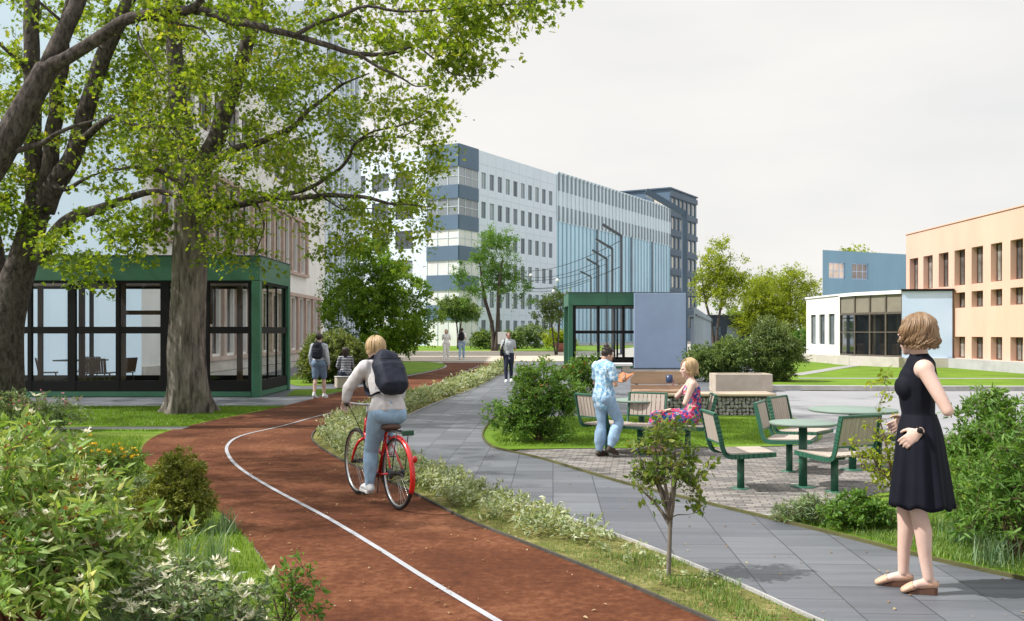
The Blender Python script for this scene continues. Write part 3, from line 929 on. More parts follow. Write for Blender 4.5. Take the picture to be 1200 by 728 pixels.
cl += px_clumps(26, [(225, 235), (300, 235), (310, 290), (300, 325), (255, 300), (232, 262)], 16.4, 17.6, r, .3, 1.0)
cl += px_clumps(16, [(300, 235), (420, 240), (440, 275), (385, 300), (330, 262)], 16, 17, r, .35, 1.0)
finish_tree(pC, tC, cl, 84, .1, None, None, .5)
pC.wood('limb', M_bark_dark, tC)
pC.leafmesh('crown', L_plane, tC, .076, shape='lobed', width=.8, cmix=.35)

# ------------------------------------------------------------------ other trees
def simple_tree(name, label, cat, base, h, crown, lmat, seed, trunk_r=.15, nclump=140, lpc=60, leaf=.2, crad=.8, stems=1, group=None, lean=0.0, bmat=None, gap=.22, gs=.5, fork=.35, bias=.45, twig_geo=False, shape='diamond', up=.5, width=.6):
    """crown: list of (centre offset, radii) ellipsoids relative to the base"""
    t = thing(name, label, cat, base, 0, group)
    pl = Plant(seed)
    r = pl.rng
    tops = []
    for k in range(stems):
        a = 2 * math.pi * k / stems + seed
        sp = (0 if stems == 1 else 1)
        top = Vector((math.cos(a) * sp * h * .14 + lean * h, math.sin(a) * sp * h * .14, h * .82))
        pts = [Vector((math.cos(a) * sp * trunk_r * .5, math.sin(a) * sp * trunk_r * .5, -.05)), Vector((top.x * .25 + r.uniform(-1, 1) * h * .012, top.y * .25, h * .22)),
               Vector((top.x * .6 + r.uniform(-1, 1) * h * .02, top.y * .6 + r.uniform(-1, 1) * h * .02, h * .5)), top]
        pl.limb(pts, [trunk_r * (1 if stems == 1 else .65), trunk_r * (.8 if stems == 1 else .55), trunk_r * .45, trunk_r * .12], 9)
    pts = []
    tot = sum(c[1][0] * c[1][1] * c[1][2] for c in crown)
    for c, rr in crown:
        pts += ellpts(max(6, int(nclump * rr[0] * rr[1] * rr[2] / tot)), c, rr, r, bias, gap, gs)
    # a few main limbs first
    for k in range(9):
        c = r.choice(pts)
        pl.branch_to(c, fac=.02, base=.012, sides=6)
    pts.sort(key=lambda c: (c - Vector((0, 0, h * fork))).length)
    for c in pts:
        p = pl.branch_to(c, fac=.009, base=.005, sides=4)
        o = (c - p); o = o.normalized() if o.length > .01 else Vector((0, 0, 1))
        pl.clump(c, crad * r.uniform(.7, 1.3), lpc, 5, twig_r=.006, out=o, twig_geo=twig_geo)
    pl.wood('trunk', bmat or M_bark_far, t)
    pl.leafmesh('crown', lmat, t, leaf, shape=shape, up=up, width=width)
    return t

# bushy dense green tree beside the track
gp = G(447, 441)
cz = []
for (px, py, rx, rz) in [(440, 312, 34, 34), (420, 345, 42, 40), (465, 345, 40, 42), (405, 385, 30, 36), (450, 385, 50, 40), (492, 380, 24, 40), (440, 410, 50, 24), (435, 292, 16, 18)]:
    k = gp.y / FPX
    p = P(px, py, gp.y) - gp
    cz.append(((p.x, 0, p.z), (rx * k, min(rx * k * 1.1, 1.8), rz * k)))
simple_tree('bushy_tree', 'dense dark green bushy tree standing beside the red track', 'tree', gp, 5.0, cz, L_dense, 21, .12, 430, 105, .09, .36, twig_geo=False, gap=.3, bias=.35, gs=.9)

# tree in front of the white office building
gp = G(580, 411.5); k = gp.y / FPX
cz = []
for (px, py, rx, rz) in [(580, 300, 34, 32), (555, 325, 28, 24), (602, 325, 26, 26), (570, 285, 16, 20), (590, 280, 14, 16), (612, 345, 14, 16), (545, 345, 14, 12), (578, 340, 30, 14)]:
    p = P(px, py, gp.y) - gp
    cz.append(((p.x, 0, p.z), (rx * k, rx * k, rz * k)))
simple_tree('street_tree', 'tall airy tree with a forked trunk standing before the white office building', 'tree', gp, 9.6, cz, L_mid, 22, .3, 170, 90, .14, .7, stems=3, gap=.33, gs=.7)
# dark low trees by the forecourt
gp = G(537, 409); k = gp.y / FPX
cz = []
for (px, py, rx, rz) in [(537, 362, 26, 15), (525, 370, 12, 12), (552, 370, 12, 10)]:
    p = P(px, py, gp.y) - gp
    cz.append(((p.x, 0, p.z), (rx * k, rx * k, rz * k)))
simple_tree('forecourt_tree', 'small dark round-headed tree behind the two strolling people', 'tree', gp, 4.6, cz, L_olive, 23, .16, 110, 60, .2, .6, stems=2, gap=.2)
gp = G(652, 416); k = gp.y / FPX
cz = []
for (px, py, rx, rz) in [(650, 362, 18, 20), (660, 350, 12, 14), (640, 372, 14, 14)]:
    p = P(px, py, gp.y) - gp
    cz.append(((p.x, 0, p.z), (rx * k, rx * k, rz * k)))
simple_tree('young_tree', 'small thin-leaved tree at the left end of the small green pavilion', 'tree', gp, 4.6, cz, L_olive, 24, .1, 70, 46, .15, .5, stems=3, gap=.3)
# trees at the right
def px_tree(label, bx, by, ells, lm, seed, name='yellow_green_tree', h=None, group='spring trees behind the shrubs', **kw):
    gp = G(bx, by); k = gp.y / FPX
    cz = []
    for (px, py, rx, rz) in ells:
        p = P(px, py, gp.y) - gp
        cz.append(((p.x, 0, p.z), (rx * k, rx * k, rz * k)))
    top = max(c[0][2] + c[1][2] for c in cz)
    return simple_tree(name, label, 'tree', gp, h or top * .97, cz, lm, seed, group=group, **kw)
px_tree('yellow-green tree with an open crown standing just past the dark slate tower', 838, 412, [(845, 312, 26, 24), (830, 335, 18, 22), (862, 330, 18, 18), (845, 290, 14, 12), (845, 345, 28, 18), (870, 318, 8, 10)], L_yel, 31, trunk_r=.2, nclump=150, lpc=90, leaf=.15, crad=.8, gap=.38, stems=2)
px_tree('broad green tree second along the row behind the big shrubs', 886, 411, [(885, 350, 22, 24), (872, 370, 18, 20), (900, 365, 18, 22), (885, 385, 26, 14)], L_yel, 32, trunk_r=.2, nclump=150, lpc=80, leaf=.15, crad=.8, gap=.2)
px_tree('bright yellow-green tree behind the left corner of the white building', 926, 411, [(925, 335, 24, 24), (912, 360, 20, 24), (942, 350, 20, 26), (925, 375, 32, 20)], L_yel, 33, trunk_r=.22, nclump=190, lpc=80, leaf=.15, crad=.8, gap=.2)
px_tree('darker tree filling the gap between two bright trees behind the shrubs', 905, 406, [(903, 330, 16, 14), (905, 352, 28, 24), (890, 340, 16, 16)], L_yel, 34, trunk_r=.25, nclump=130, lpc=80, leaf=.19, crad=1.0, gap=.15)
px_tree('tree whose tip shows above the roof of the blue upper storey', 1000, 405, [(1000, 300, 22, 12), (1000, 330, 30, 24)], L_yel, 35, trunk_r=.25, nclump=90, lpc=50, leaf=.28, crad=1.0, gap=.15)

# far belt of wood that closes the horizon
fw = Plant(41)
for i in range(420):
    x = fw.rng.uniform(22, 190); y = 210 + fw.rng.uniform(-8, 25)
    hgt = 7 + 3 * noise.noise(Vector((x * .08, 0, 0)))
    fw.clump((x, y, fw.rng.uniform(.2, max(1.5, hgt))), 2.0, 40, 4, twig_geo=False)
for i in range(300):
    x = -fw.rng.uniform(8, 90); y = 215 + fw.rng.uniform(-8, 25)
    fw.clump((x, y, fw.rng.uniform(.2, 6)), 2.0, 40, 4, twig_geo=False)
tag(fw.leafmesh('far_woodland', L_mid, None, .8), 'far belt of green woodland closing the horizon', 'woodland', None, 'stuff')

# ------------------------------------------------------------------ shrubs
def shrub(name, label, base, ells, lmat, seed, nclump=60, lpc=40, leaf=.06, crad=.12, nstem=7, bmat=None, shape='ovate', group=None, gap=.15, gs=3.0, up=.4, width=.45, cat='shrub', droop=.2, fac=.012, cmix=.35, twig=True, spread=.35, bias=.5, zmin=.03, extra=None, stem_r=.008, trunk=0.0):
    """ells relative to base in metres"""
    t = thing(name, label, cat, base, 0, group)
    pl = Plant(seed); r = pl.rng
    pts = []
    tot = sum(c[1][0] * c[1][1] * c[1][2] for c in ells)
    for c, rr in ells:
        pts += ellpts(max(4, int(nclump * rr[0] * rr[1] * rr[2] / tot)), c, rr, r, bias, gap, gs, zmin)
    if trunk: pl.limb([(0, 0, -.03), (.008, .005, trunk * .4), (.015, 0, trunk)], [stem_r * 1.25, stem_r * 1.05, stem_r * .95], 8, 4)
    for k in range(nstem):
        c = r.choice(pts) * (.8 if not trunk else .95)
        p0 = Vector((r.gauss(0, .03), r.gauss(0, .03), -.02)) if not trunk else Vector((.015, 0, trunk * r.uniform(.75, 1)))
        pl.limb([p0, (p0.lerp(c, .5) if trunk else Vector((c.x * .4, c.y * .4, c.z * .5))) + Vector((r.gauss(0, .02), r.gauss(0, .02), 0)), c], [stem_r, stem_r * .75, stem_r * .4], 5)
    pts.sort(key=lambda c: c.length)
    for c in pts:
        p = pl.branch_to(c, fac=fac, base=.0025, sides=4)
        o = (c - p); o = o.normalized() if o.length > .005 else Vector((0, 0, 1))
        pl.clump(c, crad * r.uniform(.7, 1.3), lpc, 5, twig_r=.0018, out=o, twig_geo=twig, axis_up=.3, spread=spread)
    pl.wood('stem', bmat or M_twig, t)
    pl.leafmesh('foliage', lmat, t, leaf, shape=shape, up=up, width=width, droop=droop, cmix=cmix)
    if extra: extra(pl, pts, t)
    return t

def rosettes(mat, leaf, frac, n=9, name='blossom', topmost=True, width=.4):
    """star-shaped tufts of bracts on the outermost shoots"""
    def f(pl, pts, t):
        r = pl.rng
        cand = sorted(pts, key=lambda c: -(c.z + .5 * math.hypot(c.x, c.y)))[:int(len(pts) * .75)] if topmost else pts
        sel = [c for c in cand if r.random() < frac]
        pos, ax = [], []
        for c in sel:
            for j in range(r.randint(1, 3)):
                cc = c + Vector((r.gauss(0, 1), r.gauss(0, 1), abs(r.gauss(0, 1)) + .4)) * leaf * 1.3
                for q in range(n):
                    a = 2 * math.pi * q / n + r.random()
                    pos.append(tuple(cc)); ax.append((math.cos(a), math.sin(a), r.uniform(.2, 1.4)))
        if not pos: return
        pos = np.array(pos); ax = np.array(ax)
        V, T, k = leaf_cards(pos, ax, leaf * pl.g.uniform(.6, 1.2, len(pos)), pl.g, .8, width, .3, 'ovate', .2)
        npmesh(name, V, T, mat, np.repeat(pl.g.random(len(pos)), k), t)['kind'] = 'stuff'
    return f

def specks(mat, size, n, name='flower', frac=1.0):
    def f(pl, pts, t):
        r = pl.rng
        tops = sorted(pts, key=lambda c: -c.z)[:max(6, len(pts) // 2)]
        pos = np.array([tuple(r.choice(tops) + Vector((r.gauss(0, .04), r.gauss(0, .04), abs(r.gauss(0, .04)) + .02))) for _ in range(n)])
        pos = np.repeat(pos, 4, 0)
        ax = pl.g.normal(size=pos.shape); ax[:, 2] = abs(ax[:, 2])
        V, T, k = leaf_cards(pos, ax, np.full(len(pos), size), pl.g, .6, .9, .2, 'diamond')
        npmesh(name, V, T, mat, np.repeat(pl.g.random(len(pos)), k), t)['kind'] = 'stuff'
    return f

def both(*fs):
    def f(pl, pts, t):
        for g_ in fs: g_(pl, pts, t)
    return f

# foreground: the big variegated shrub, bottom left
shrub('variegated_shrub', 'big leafy shrub with cream-tipped leaves and red-brown stems filling the lower left corner', (-2.42, 4.55, 0),
      [((0, 0, .55), (.62, .6, .5)), ((.32, -.25, .4), (.5, .45, .35)), ((-.35, .2, .6), (.45, .4, .4)), ((-.25, .25, .85), (.22, .25, .2)), ((.45, .15, .35), (.35, .35, .3))],
      L_varieg, 51, 380, 34, .066, .11, 18, gap=.3, gs=2.6, cmix=.45, width=.30, extra=both(rosettes(L_white, .036, .55, 8, width=.32), specks(L_orange, .016, 260, 'bud')), up=.25, stem_r=.011, bmat=pmat('red brown stem', (.20, .075, .045), rough=.7, var=.2), bias=.6)
shrub('variegated_shrub', 'white-flecked shrub with long leaves at the bottom edge beside the track', (-1.47, 4.42, 0),
      [((0, 0, .24), (.30, .28, .26)), ((.2, .02, .2), (.18, .2, .2)), ((-.28, .05, .22), (.24, .24, .22))],
      L_greygreen, 52, 120, 24, .052, .08, 12, gap=.2, width=.28, extra=rosettes(L_white, .042, .8, 9, width=.28), bmat=M_twig_grey)
shrub('wiry_sapling', 'wiry dark-leaved sprig leaning over the edge of the track', (-1.13, 4.75, 0), [((.0, 0, .2), (.2, .16, .18)), ((.10, 0, .32), (.12, .1, .1))], L_shrub, 53, 34, 16, .034, .07, 7, gap=.05, up=.3, cat='seedling')
# clipped conifer
shrub('dwarf_conifer', 'small rounded conifer with brown-green sprays at the edge of the red track', G(207, 622),
      [((0, 0, .2), (.28, .26, .22)), ((.0, 0, .40), (.22, .22, .18)), ((-.12, 0, .17), (.27, .24, .18)), ((.02, 0, .52), (.15, .15, .10))], L_box, 54, 420, 60, .03, .06, 10, gap=.1, gs=6, width=.35, shape='diamond', up=.2, bias=.4, twig=False)
# flowers
shrub('flowering_perennial', 'clump of upright green stems with yellow flowers in the planted verge', G(120, 566),
      [((0, 0, .2), (.42, .3, .2)), ((.25, 0, .2), (.22, .2, .16))], L_grassy, 55, 150, 24, .06, .07, 26, gap=0, width=.16, extra=specks(L_yellow, .03, 80), up=.1, cat='flowers')
shrub('heather_bush', 'low grey-green bush with tiny mauve flowers beside the yellow flowers', G(60, 560), [((0, 0, .22), (.5, .4, .24))], L_greygreen, 56, 170, 30, .035, .07, 18, gap=.05, width=.3, extra=specks(L_pink, .018, 60))
shrub('flowering_perennial', 'loose pink-flowered perennial at the foot of the many-stemmed tree', G(48, 506), [((0, 0, .28), (.75, .4, .3)), ((-.5, .1, .35), (.5, .4, .3))], L_greygreen, 57, 170, 26, .055, .1, 18, gap=.05, width=.3, extra=specks(L_pink, .03, 70), cat='flowers')
shrub('silver_bush', 'low silvery cushion plant behind the small conifer', G(152, 590), [((0, 0, .1), (.36, .3, .12))], L_greygreen, 58, 130, 30, .03, .05, 16, gap=0, width=.3)
shrub('variegated_shrub', 'tall pale-tipped shrub rising behind the big corner shrub at the left edge', G(-18, 600), [((0, 0, .4), (.5, .4, .42)), ((.2, 0, .62), (.25, .25, .2))], L_varieg, 59, 190, 30, .06, .09, 12, gap=.15, extra=rosettes(L_white, .045, .25, 7))
shrub('silver_bush', 'grey-leaved mound among the plants left of the yellow flowers', G(25, 610), [((0, 0, .3), (.6, .4, .3))], L_greygreen, 60, 150, 30, .05, .08, 12, gap=.05, width=.35)

# middle: bush at the tip of the lawn by the walk
shrub('laurel_bush', 'large loose green bush at the tip of the lawn beside the walk', G(632, 518) , [((0, 0, .55), (.48, .45, .5)), ((-.25, 0, .4), (.42, .4, .38)), ((.3, .1, .55), (.38, .4, .45)), ((-.05, 0, .98), (.32, .32, .25)), ((.1, -.2, .2), (.6, .35, .2)), ((-.55, 0, .45), (.22, .2, .16))],
      L_shrub, 61, 340, 50, .047, .12, 18, gap=.3, gs=2.4, width=.42, cmix=.5, extra=specks(L_orange, .03, 40, 'rusty_leaf'), bmat=M_twig)
# saplings
shrub('young_sapling', 'slim sapling with round yellowing leaves in the planting strip between track and walk', G(783, 676), [((-.02, 0, .72), (.22, .2, .24)), ((-.14, 0, .62), (.15, .15, .14)), ((.14, 0, .66), (.14, .14, .2)), ((.17, 0, .42), (.06, .06, .10)), ((-.02, 0, .90), (.16, .14, .1))],
      leafmat('sapling leaves', [(.06, .12, .02), (.12, .20, .03), (.24, .29, .05), (.42, .33, .07)], trans=.45, pos=[0, .5, .85, 1]), 62, 92, 16, .036, .085, 8, gap=.25, width=.62, bmat=M_twig_grey, cat='sapling', stem_r=.014, zmin=.35, trunk=.42)
shrub('young_sapling', 'tall thin sapling with sparse fresh leaves beside the woman in black', G(1043, 622), [((-.03, 0, .65), (.22, .2, .35)), ((-.06, 0, 1.12), (.12, .12, .22)), ((-.18, 0, .55), (.16, .16, .25)), ((.05, 0, .4), (.16, .14, .2))],
      L_yel, 63, 64, 13, .036, .085, 5, gap=.1, width=.6, bmat=M_twig, cat='sapling', stem_r=.012, zmin=.22, trunk=.5)
# right bed
shrub('box_shrub', 'low rounded dark green shrub with glossy leaves at the foot of the thin sapling', G(1003, 622), [((0, 0, .13), (.26, .22, .15)), ((.12, 0, .12), (.2, .2, .13))], L_shrub, 64, 200, 34, .035, .055, 14, gap=0, width=.5)
shrub('feathery_perennial', 'small feathery grey-green plant at the edge of the cobbles', G(952, 614), [((0, 0, .12), (.16, .16, .14)), ((-.18, 0, .08), (.12, .12, .08))], L_greygreen, 65, 70, 26, .05, .05, 16, gap=0, width=.14, up=.1)
shrub('willow_shrub', 'large arching shrub with narrow leaves behind the woman in black at the right edge', G(1190, 655), [((.05, .1, .5), (.45, .5, .45)), ((-.12, 0, .3), (.32, .4, .3)), ((.3, 0, .75), (.4, .4, .3)), ((.5, 0, .3), (.5, .5, .35))],
      L_mid, 66, 330, 34, .06, .11, 18, gap=.24, gs=2.2, width=.22, up=.2, cmix=.5)
shrub('leafy_shrub', 'taller loose shrub between the cobbles and the arching shrub', G(1148, 562), [((0, 0, .45), (.32, .32, .42)), ((.1, 0, .75), (.22, .25, .25)), ((.35, .2, .5), (.3, .3, .4)), ((-.2, 0, .3), (.25, .25, .25))], L_shrub, 67, 200, 34, .06, .1, 12, gap=.15, width=.36)
# shrubs by the planter
sb = G(843, 447)
shrub('spreading_shrub', 'wide dark spreading shrub behind the concrete planter', sb, [((0, 0, .6), (1.1, .8, .6)), ((.6, .2, .7), (.9, .8, .7)), ((-.6, 0, .5), (.6, .6, .5))], L_olive, 68, 420, 60, .09, .22, 14, gap=.1, gs=1.5, width=.4, shape='diamond', fac=.01)
sb = G(908, 447)
shrub('spreading_shrub', 'tall bushy grey-green shrub rising at the right of the concrete planter', sb, [((0, 0, .9), (.65, .7, .95)), ((-.3, 0, 1.3), (.4, .5, .6)), ((.4, 0, .7), (.5, .5, .7))], leafmat('sage leaves', [(0.066, 0.111, 0.044), (0.133, 0.199, 0.066), (0.243, 0.309, 0.111)], trans=.35), 69, 380, 56, .10, .24, 14, gap=.12, gs=1.5, width=.3, shape='diamond', fac=.01)
sb = G(392, 449)
shrub('pale_shrub', 'rounded pale green shrub behind the student in blue shorts', sb, [((0, 0, .75), (1.0, .8, .75)), ((-.5, 0, .6), (.6, .6, .6)), ((.55, 0, .55), (.6, .6, .55))], leafmat('pale shrub leaves', [(0.068, 0.108, 0.027), (0.149, 0.203, 0.054), (0.270, 0.311, 0.121)], trans=.4), 70, 420, 60, .10, .24, 14, gap=.1, gs=1.5, shape='diamond', width=.4, fac=.01)
for i, (px, py, rr, lab, lm) in enumerate([(624, 408.5, 1.9, 'round grey-green bush before the ground floor of the white office building', L_greygreen), (598, 409, 1.3, 'small dark bush at the foot of the airy forked tree', L_olive), (655, 410, 1.5, 'low bright bush beside the red planter by the office building', L_yel), (568, 409.5, 1.4, 'dark green bush left of the airy forked tree', L_olive)]):
    shrub('forecourt_bush', lab, G(px, py), [((0, 0, rr * .55), (rr, rr, rr * .6))], lm, 80 + i, 60, 50, .25, .5, 5, shape='diamond', fac=.01, gs=.6, twig=False)
shrub('rose_bush', 'bush with pink blooms at the left corner of the white building', G(938, 418), [((0, 0, .8), (1.0, .8, .8))], L_mid, 85, 80, 50, .16, .35, 6, shape='diamond', gs=.8, twig=False, extra=specks(L_pink, .16, 30), cat='bush')
shrub('flowering_bush', 'bush with yellow-orange blooms between the laurel bush and the small pavilion', G(684, 462), [((0, 0, .45), (.55, .6, .45))], L_shrub, 86, 90, 40, .08, .2, 8, shape='diamond', gs=1.5, extra=specks(L_orange, .06, 40))

# ------------------------------------------------------------------ ground cover of the strip and grass tufts
def blades(n, xy, hgt, width, rg, lean=.45):
    pos = np.zeros((n, 3)); pos[:, :2] = xy
    a = rg.uniform(0, 2 * np.pi, n); d = np.stack([np.cos(a), np.sin(a), np.zeros(n)], 1)
    sd_ = np.stack([-np.sin(a), np.cos(a), np.zeros(n)], 1)
    h = hgt * rg.uniform(.5, 1.2, n)[:, None]; ln = lean * rg.uniform(.2, 1.3, n)[:, None]
    up = np.array([[0, 0, 1.]])
    w = width * rg.uniform(.6, 1.2, n)[:, None]
    m = pos + up * h * .55 + d * h * ln * .3; t = pos + up * h * (1 - .25 * ln) + d * h * ln
    V = np.stack([pos - sd_ * w, pos + sd_ * w, m + sd_ * w * .7, m - sd_ * w * .7, t], 1).reshape(-1, 3)
    b = np.arange(n)[:, None] * 5
    T = np.concatenate([b + [[0, 1, 2]], b + [[0, 2, 3]], b + [[3, 2, 4]]], 1).reshape(-1, 3)
    return V, T

def along_band(Lp, Rp, n, rg, t0=0.0, t1=1.0, lo=.1, hi=.9):
    """random points between two ground polylines"""
    def arc(pts):
        c = [0]
        for a, b in zip(pts, pts[1:]): c.append(c[-1] + (b - a).length)
        return np.array(c) / c[-1]
    La, Ra = arc(Lp), arc(Rp)
    LX = np.array([(p.x, p.y) for p in Lp]); RX = np.array([(p.x, p.y) for p in Rp])
    t = rg.uniform(t0, t1, n); u = rg.uniform(lo, hi, n)[:, None]
    A = np.stack([np.interp(t, La, LX[:, 0]), np.interp(t, La, LX[:, 1])], 1)
    B = np.stack([np.interp(t, Ra, RX[:, 0]), np.interp(t, Ra, RX[:, 1])], 1)
    return A + (B - A) * u
def sub(line, ya, yb):
    return [p for p in line if ya <= p.y <= yb]
rg = np.random.default_rng(91)
def band_plants(y0, y1, n, hgt, crad, lpc, leaf, pl, lo=.15, hi=.85, clus=0):
    A, B = sub(trackR, y0, y1), sub(walkL, y0, y1)
    XY = along_band(A, B, n, pl.g, lo=lo, hi=hi)
    for x, y in XY:
        if noise.noise(Vector((x * 1.4, y * 1.4, 3))) < clus - .5: continue
        hh = hgt * pl.rng.uniform(.5, 1.25)
        c = Vector((x, y, hh * .6))
        pl.w.tube([Vector((x, y, 0)), c], [.002, .0015], 3, cap=False)
        pl.clump(c, crad, lpc, 4, twig_r=.0015, axis_up=.5)
pl = Plant(92)
band_plants(5.6, 7.1, 34, .12, .06, 22, .034, pl, .2, .7, .35)
band_plants(6.9, 9.2, 150, .16, .08, 26, .042, pl, .15, .85, .2)
band_plants(9.0, 14, 300, .19, .10, 28, .05, pl, .12, .88, .0)
band_plants(14, 24, 330, .26, .15, 30, .075, pl, .1, .9, 0)
band_plants(23, 42, 260, .3, .2, 26, .12, pl, .1, .9, 0)
o = pl.leafmesh('ground_cover', L_pale, None, 1.0) if False else None
pos = np.concatenate(pl.lp); ax = np.concatenate(pl.la); lc = np.concatenate(pl.lc)
dist = pos[:, 1]
sz = np.interp(dist, [5, 9, 14, 24, 42], [.034, .044, .055, .09, .15]) * pl.g.uniform(.6, 1.35, len(pos))
V, T, k = leaf_cards(pos, ax, sz, pl.g, .5, .42, .3, 'ovate', .2)
tag(npmesh('ground_cover', V, T, L_pale, np.repeat(np.clip(lc * .4 + pl.g.random(len(pos)) * .6, 0, 1), k)), 'pale silvery ground cover along the strip between track and walk', 'ground cover', None, 'stuff')
# grass blades: strip, verge and bed edges
Vs, Ts, off = [], [], 0
def add_blades(xy, h, w, lean=.6):
    global off
    V, T = blades(len(xy), xy, h, w, rg, lean)
    Vs.append(V); Ts.append(T + off); off += len(V)
def clustered(XY, k, th):
    keep = [i for i, (x, y) in enumerate(XY) if noise.noise(Vector((x * k, y * k, 1.3))) > th]
    return XY[keep]
A, B = sub(trackR, 4.2, 12), sub(walkL, 4.2, 12)
add_blades(clustered(along_band(A, B, 20000, rg, lo=.02, hi=.98), 3.2, -.02), .028, .002)
A, B = sub(trackR, 4.0, 6.6), sub(walkL, 4.0, 6.6)
add_blades(clustered(along_band(A, B, 4200, rg, lo=.35, hi=1.02), 3, .0), .055, .0022)
def in_ground_poly(n, poly):
    xs = [p[0] for p in poly]; ys = [p[1] for p in poly]
    x = rg.uniform(min(xs), max(xs), n * 3); y = rg.uniform(min(ys), max(ys), n * 3)
    k = [i for i in range(len(x)) if in_poly(x[i], y[i], poly)]
    return np.stack([x[k], y[k]], 1)[:n]
verge = [(p.x, p.y) for p in (G(352, 728), G(325, 682), G(292, 635), G(255, 600), G(215, 572), G(168, 545), G(165, 525), G(170, 512), G(-60, 515), G(-300, 600), G(-200, 850), G(380, 850))]
gcut = None
bed = [(p.x, p.y) for p in (G(905, 607), G(1000, 630), G(1100, 656), G(1200, 678), G(1300, 700), G(1300, 600), G(1150, 590), G(1050, 590))]
add_blades(in_ground_poly(26000, bed), .07, .0026)
lawnp = [(p.x, p.y) for p in (G(575, 512), G(586, 524), G(640, 525), G(740, 524), G(840, 523), G(930, 521), G(948, 510), G(910, 492), G(640, 492))]
V = np.concatenate(Vs); T = np.concatenate(Ts)
tag(npmesh('grass', V, T, L_grassy, np.repeat(rg.random(len(V) // 5) ** 1.3, 5)), 'thin grass of the strip and the bed edges', 'grass', None, 'stuff')
Vs, Ts, off = [], [], 0
add_blades(in_ground_poly(60000, verge), .06, .0028)
add_blades(in_ground_poly(60000, lawnp), .045, .004)
lawnq = [(p.x, p.y) for p in (G(195, 506), G(240, 494), G(300, 482), G(335, 477), G(-60, 477), G(-60, 500), G(60, 506))]
lq = in_ground_poly(70000, lawnq)
fy0, fy1 = G(0, 506).y, G(0, 498).y
lq = lq[(lq[:, 1] < fy0 - 5) | (lq[:, 1] > G(0, 499.3).y) | (lq[:, 1] < G(0, 505.2).y)]
add_blades(lq, .05, .005)
V = np.concatenate(Vs); T = np.concatenate(Ts)
tag(npmesh('lawn_grass', V, T, L_lawn, np.repeat(rg.random(len(V) // 5) ** 1.3, 5)), 'short bright grass of the lawns and the verge', 'grass', None, 'stuff')

def tuft(label, base, n, h, rad, lm, seed, width=.0035, lean=.7, name='ornamental_grass'):
    rg2 = np.random.default_rng(seed)
    xy = rg2.normal(size=(n, 2)) * rad
    V, T = blades(n, xy, h, width, rg2, lean)
    o = npmesh(name, V, T, lm, np.repeat(rg2.random(n), 5), None, base)
    return tag(o, label, 'grass tuft', None)
tuft('tall blue-green grass tuft leaning over the edge of the track by the small conifer', G(252, 668), 70, .36, .05, L_bluegrass, 1, lean=.5)
tuft('upright blue-green grass tuft between the small conifer and the white-flecked shrub', G(215, 660), 60, .30, .05, L_bluegrass, 2)
tuft('thin grass tuft at the foot of the small conifer', G(262, 625), 90, .22, .05, L_bluegrass, 3)
tuft('spiky pale grass tuft at the feet of the woman in black', G(1128, 640), 160, .30, .06, L_bluegrass, 4)
tuft('spiky grass tuft under the arching shrub at the right edge', G(1165, 664), 140, .26, .06, L_bluegrass, 5)

# fallen leaves and crumbs of bark on the ground
n_ = 620
xy = np.concatenate([in_ground_poly(240, [(p.x, p.y) for p in (G(430, 800), G(352, 728), G(292, 635), G(255, 598), G(180, 540), G(240, 497), G(366, 512), G(490, 584), G(700, 674), G(1000, 800))]),
                     along_band(sub(trackR, 4.5, 11), sub(walkL, 4.5, 11), 300, rg, lo=.02, hi=.98), in_ground_poly(80, [(p.x, p.y) for p in (G(955, 728), G(672, 613), G(485, 545), G(580, 530), G(797, 586), G(1100, 662), G(1500, 760))])])
pos = np.concatenate([xy, np.full((len(xy), 1), .016)], 1)
ax = rg.normal(size=pos.shape); ax[:, 2] = np.abs(ax[:, 2]) * .12
V, T, k = leaf_cards(pos, ax, rg.uniform(.012, .034, len(pos)), rg, 3.0, .6, .4, 'ovate', .2)
tag(npmesh('leaf_litter', V, T, leafmat('dry leaves', [(.16, .08, .035), (.30, .19, .09), (.42, .34, .2)], trans=.15), np.repeat(rg.random(len(pos)), k)), 'dry fallen leaves scattered on track, strip and walk', 'fallen leaves', None, 'stuff')
# ------------------------------------------------------------------ buildings
M_white = pmat('white render', (.72, .72, .71), rough=.8, var=.08, vscale=.8, stretch=(1, 1, .3), bump=.08, bscale=40)
M_paleblue = pmat('pale blue render', (.56, .71, .97), rough=.75, var=.05, vscale=.3, bump=.06, bscale=40)
M_blue = pmat('mid blue render', (.22, .39, .53), rough=.75, var=.10, stretch=(1, 1, .4), vscale=.4, bump=.06, bscale=40)
M_orange = pmat('peach render', (.63, .42, .325), rough=.8, var=.08, vscale=.8, stretch=(1, 1, .35), bump=.06, bscale=40)
M_plinth = pmat('pale concrete plinth', (.46, .43, .40), rough=.85, var=.14, vscale=1.5, bump=.15)
M_gplinth = pmat('grey concrete plinth', (.38, .38, .39), rough=.85, var=.14, vscale=1.5, bump=.15)
M_roof = pmat('roof felt', (.16, .16, .165), rough=.9, var=.15)
M_green = pmat('green painted steel', (.035, .14, .08), rough=.42, var=.12, vscale=2.0, bump=.03, spec=.5)
M_black = pmat('black aluminium', (.008, .008, .009), rough=.55, var=.1, spec=.2)
M_brownframe = pmat('brown timber frame', (.10, .055, .036), rough=.5, var=.25, vscale=5, stretch=(1, 1, .2))
M_slate = pmat('slate blue cladding', (.085, .14, .21), rough=.55, var=.10, vscale=.25)
M_slate_d = pmat('dark slate cladding', (.062, .10, .15), rough=.55, var=.10, vscale=.25)
M_fin = pmat('grey fin metal', (.20, .25, .30), rough=.5, var=.12, vscale=.5)
M_finpale = pmat('pale fin metal', (.56, .64, .72), rough=.45, var=.06)
M_curtain = pmat('pale blue curtain wall', (.40, .60, .74), rough=.25, var=.12, vscale=.12)
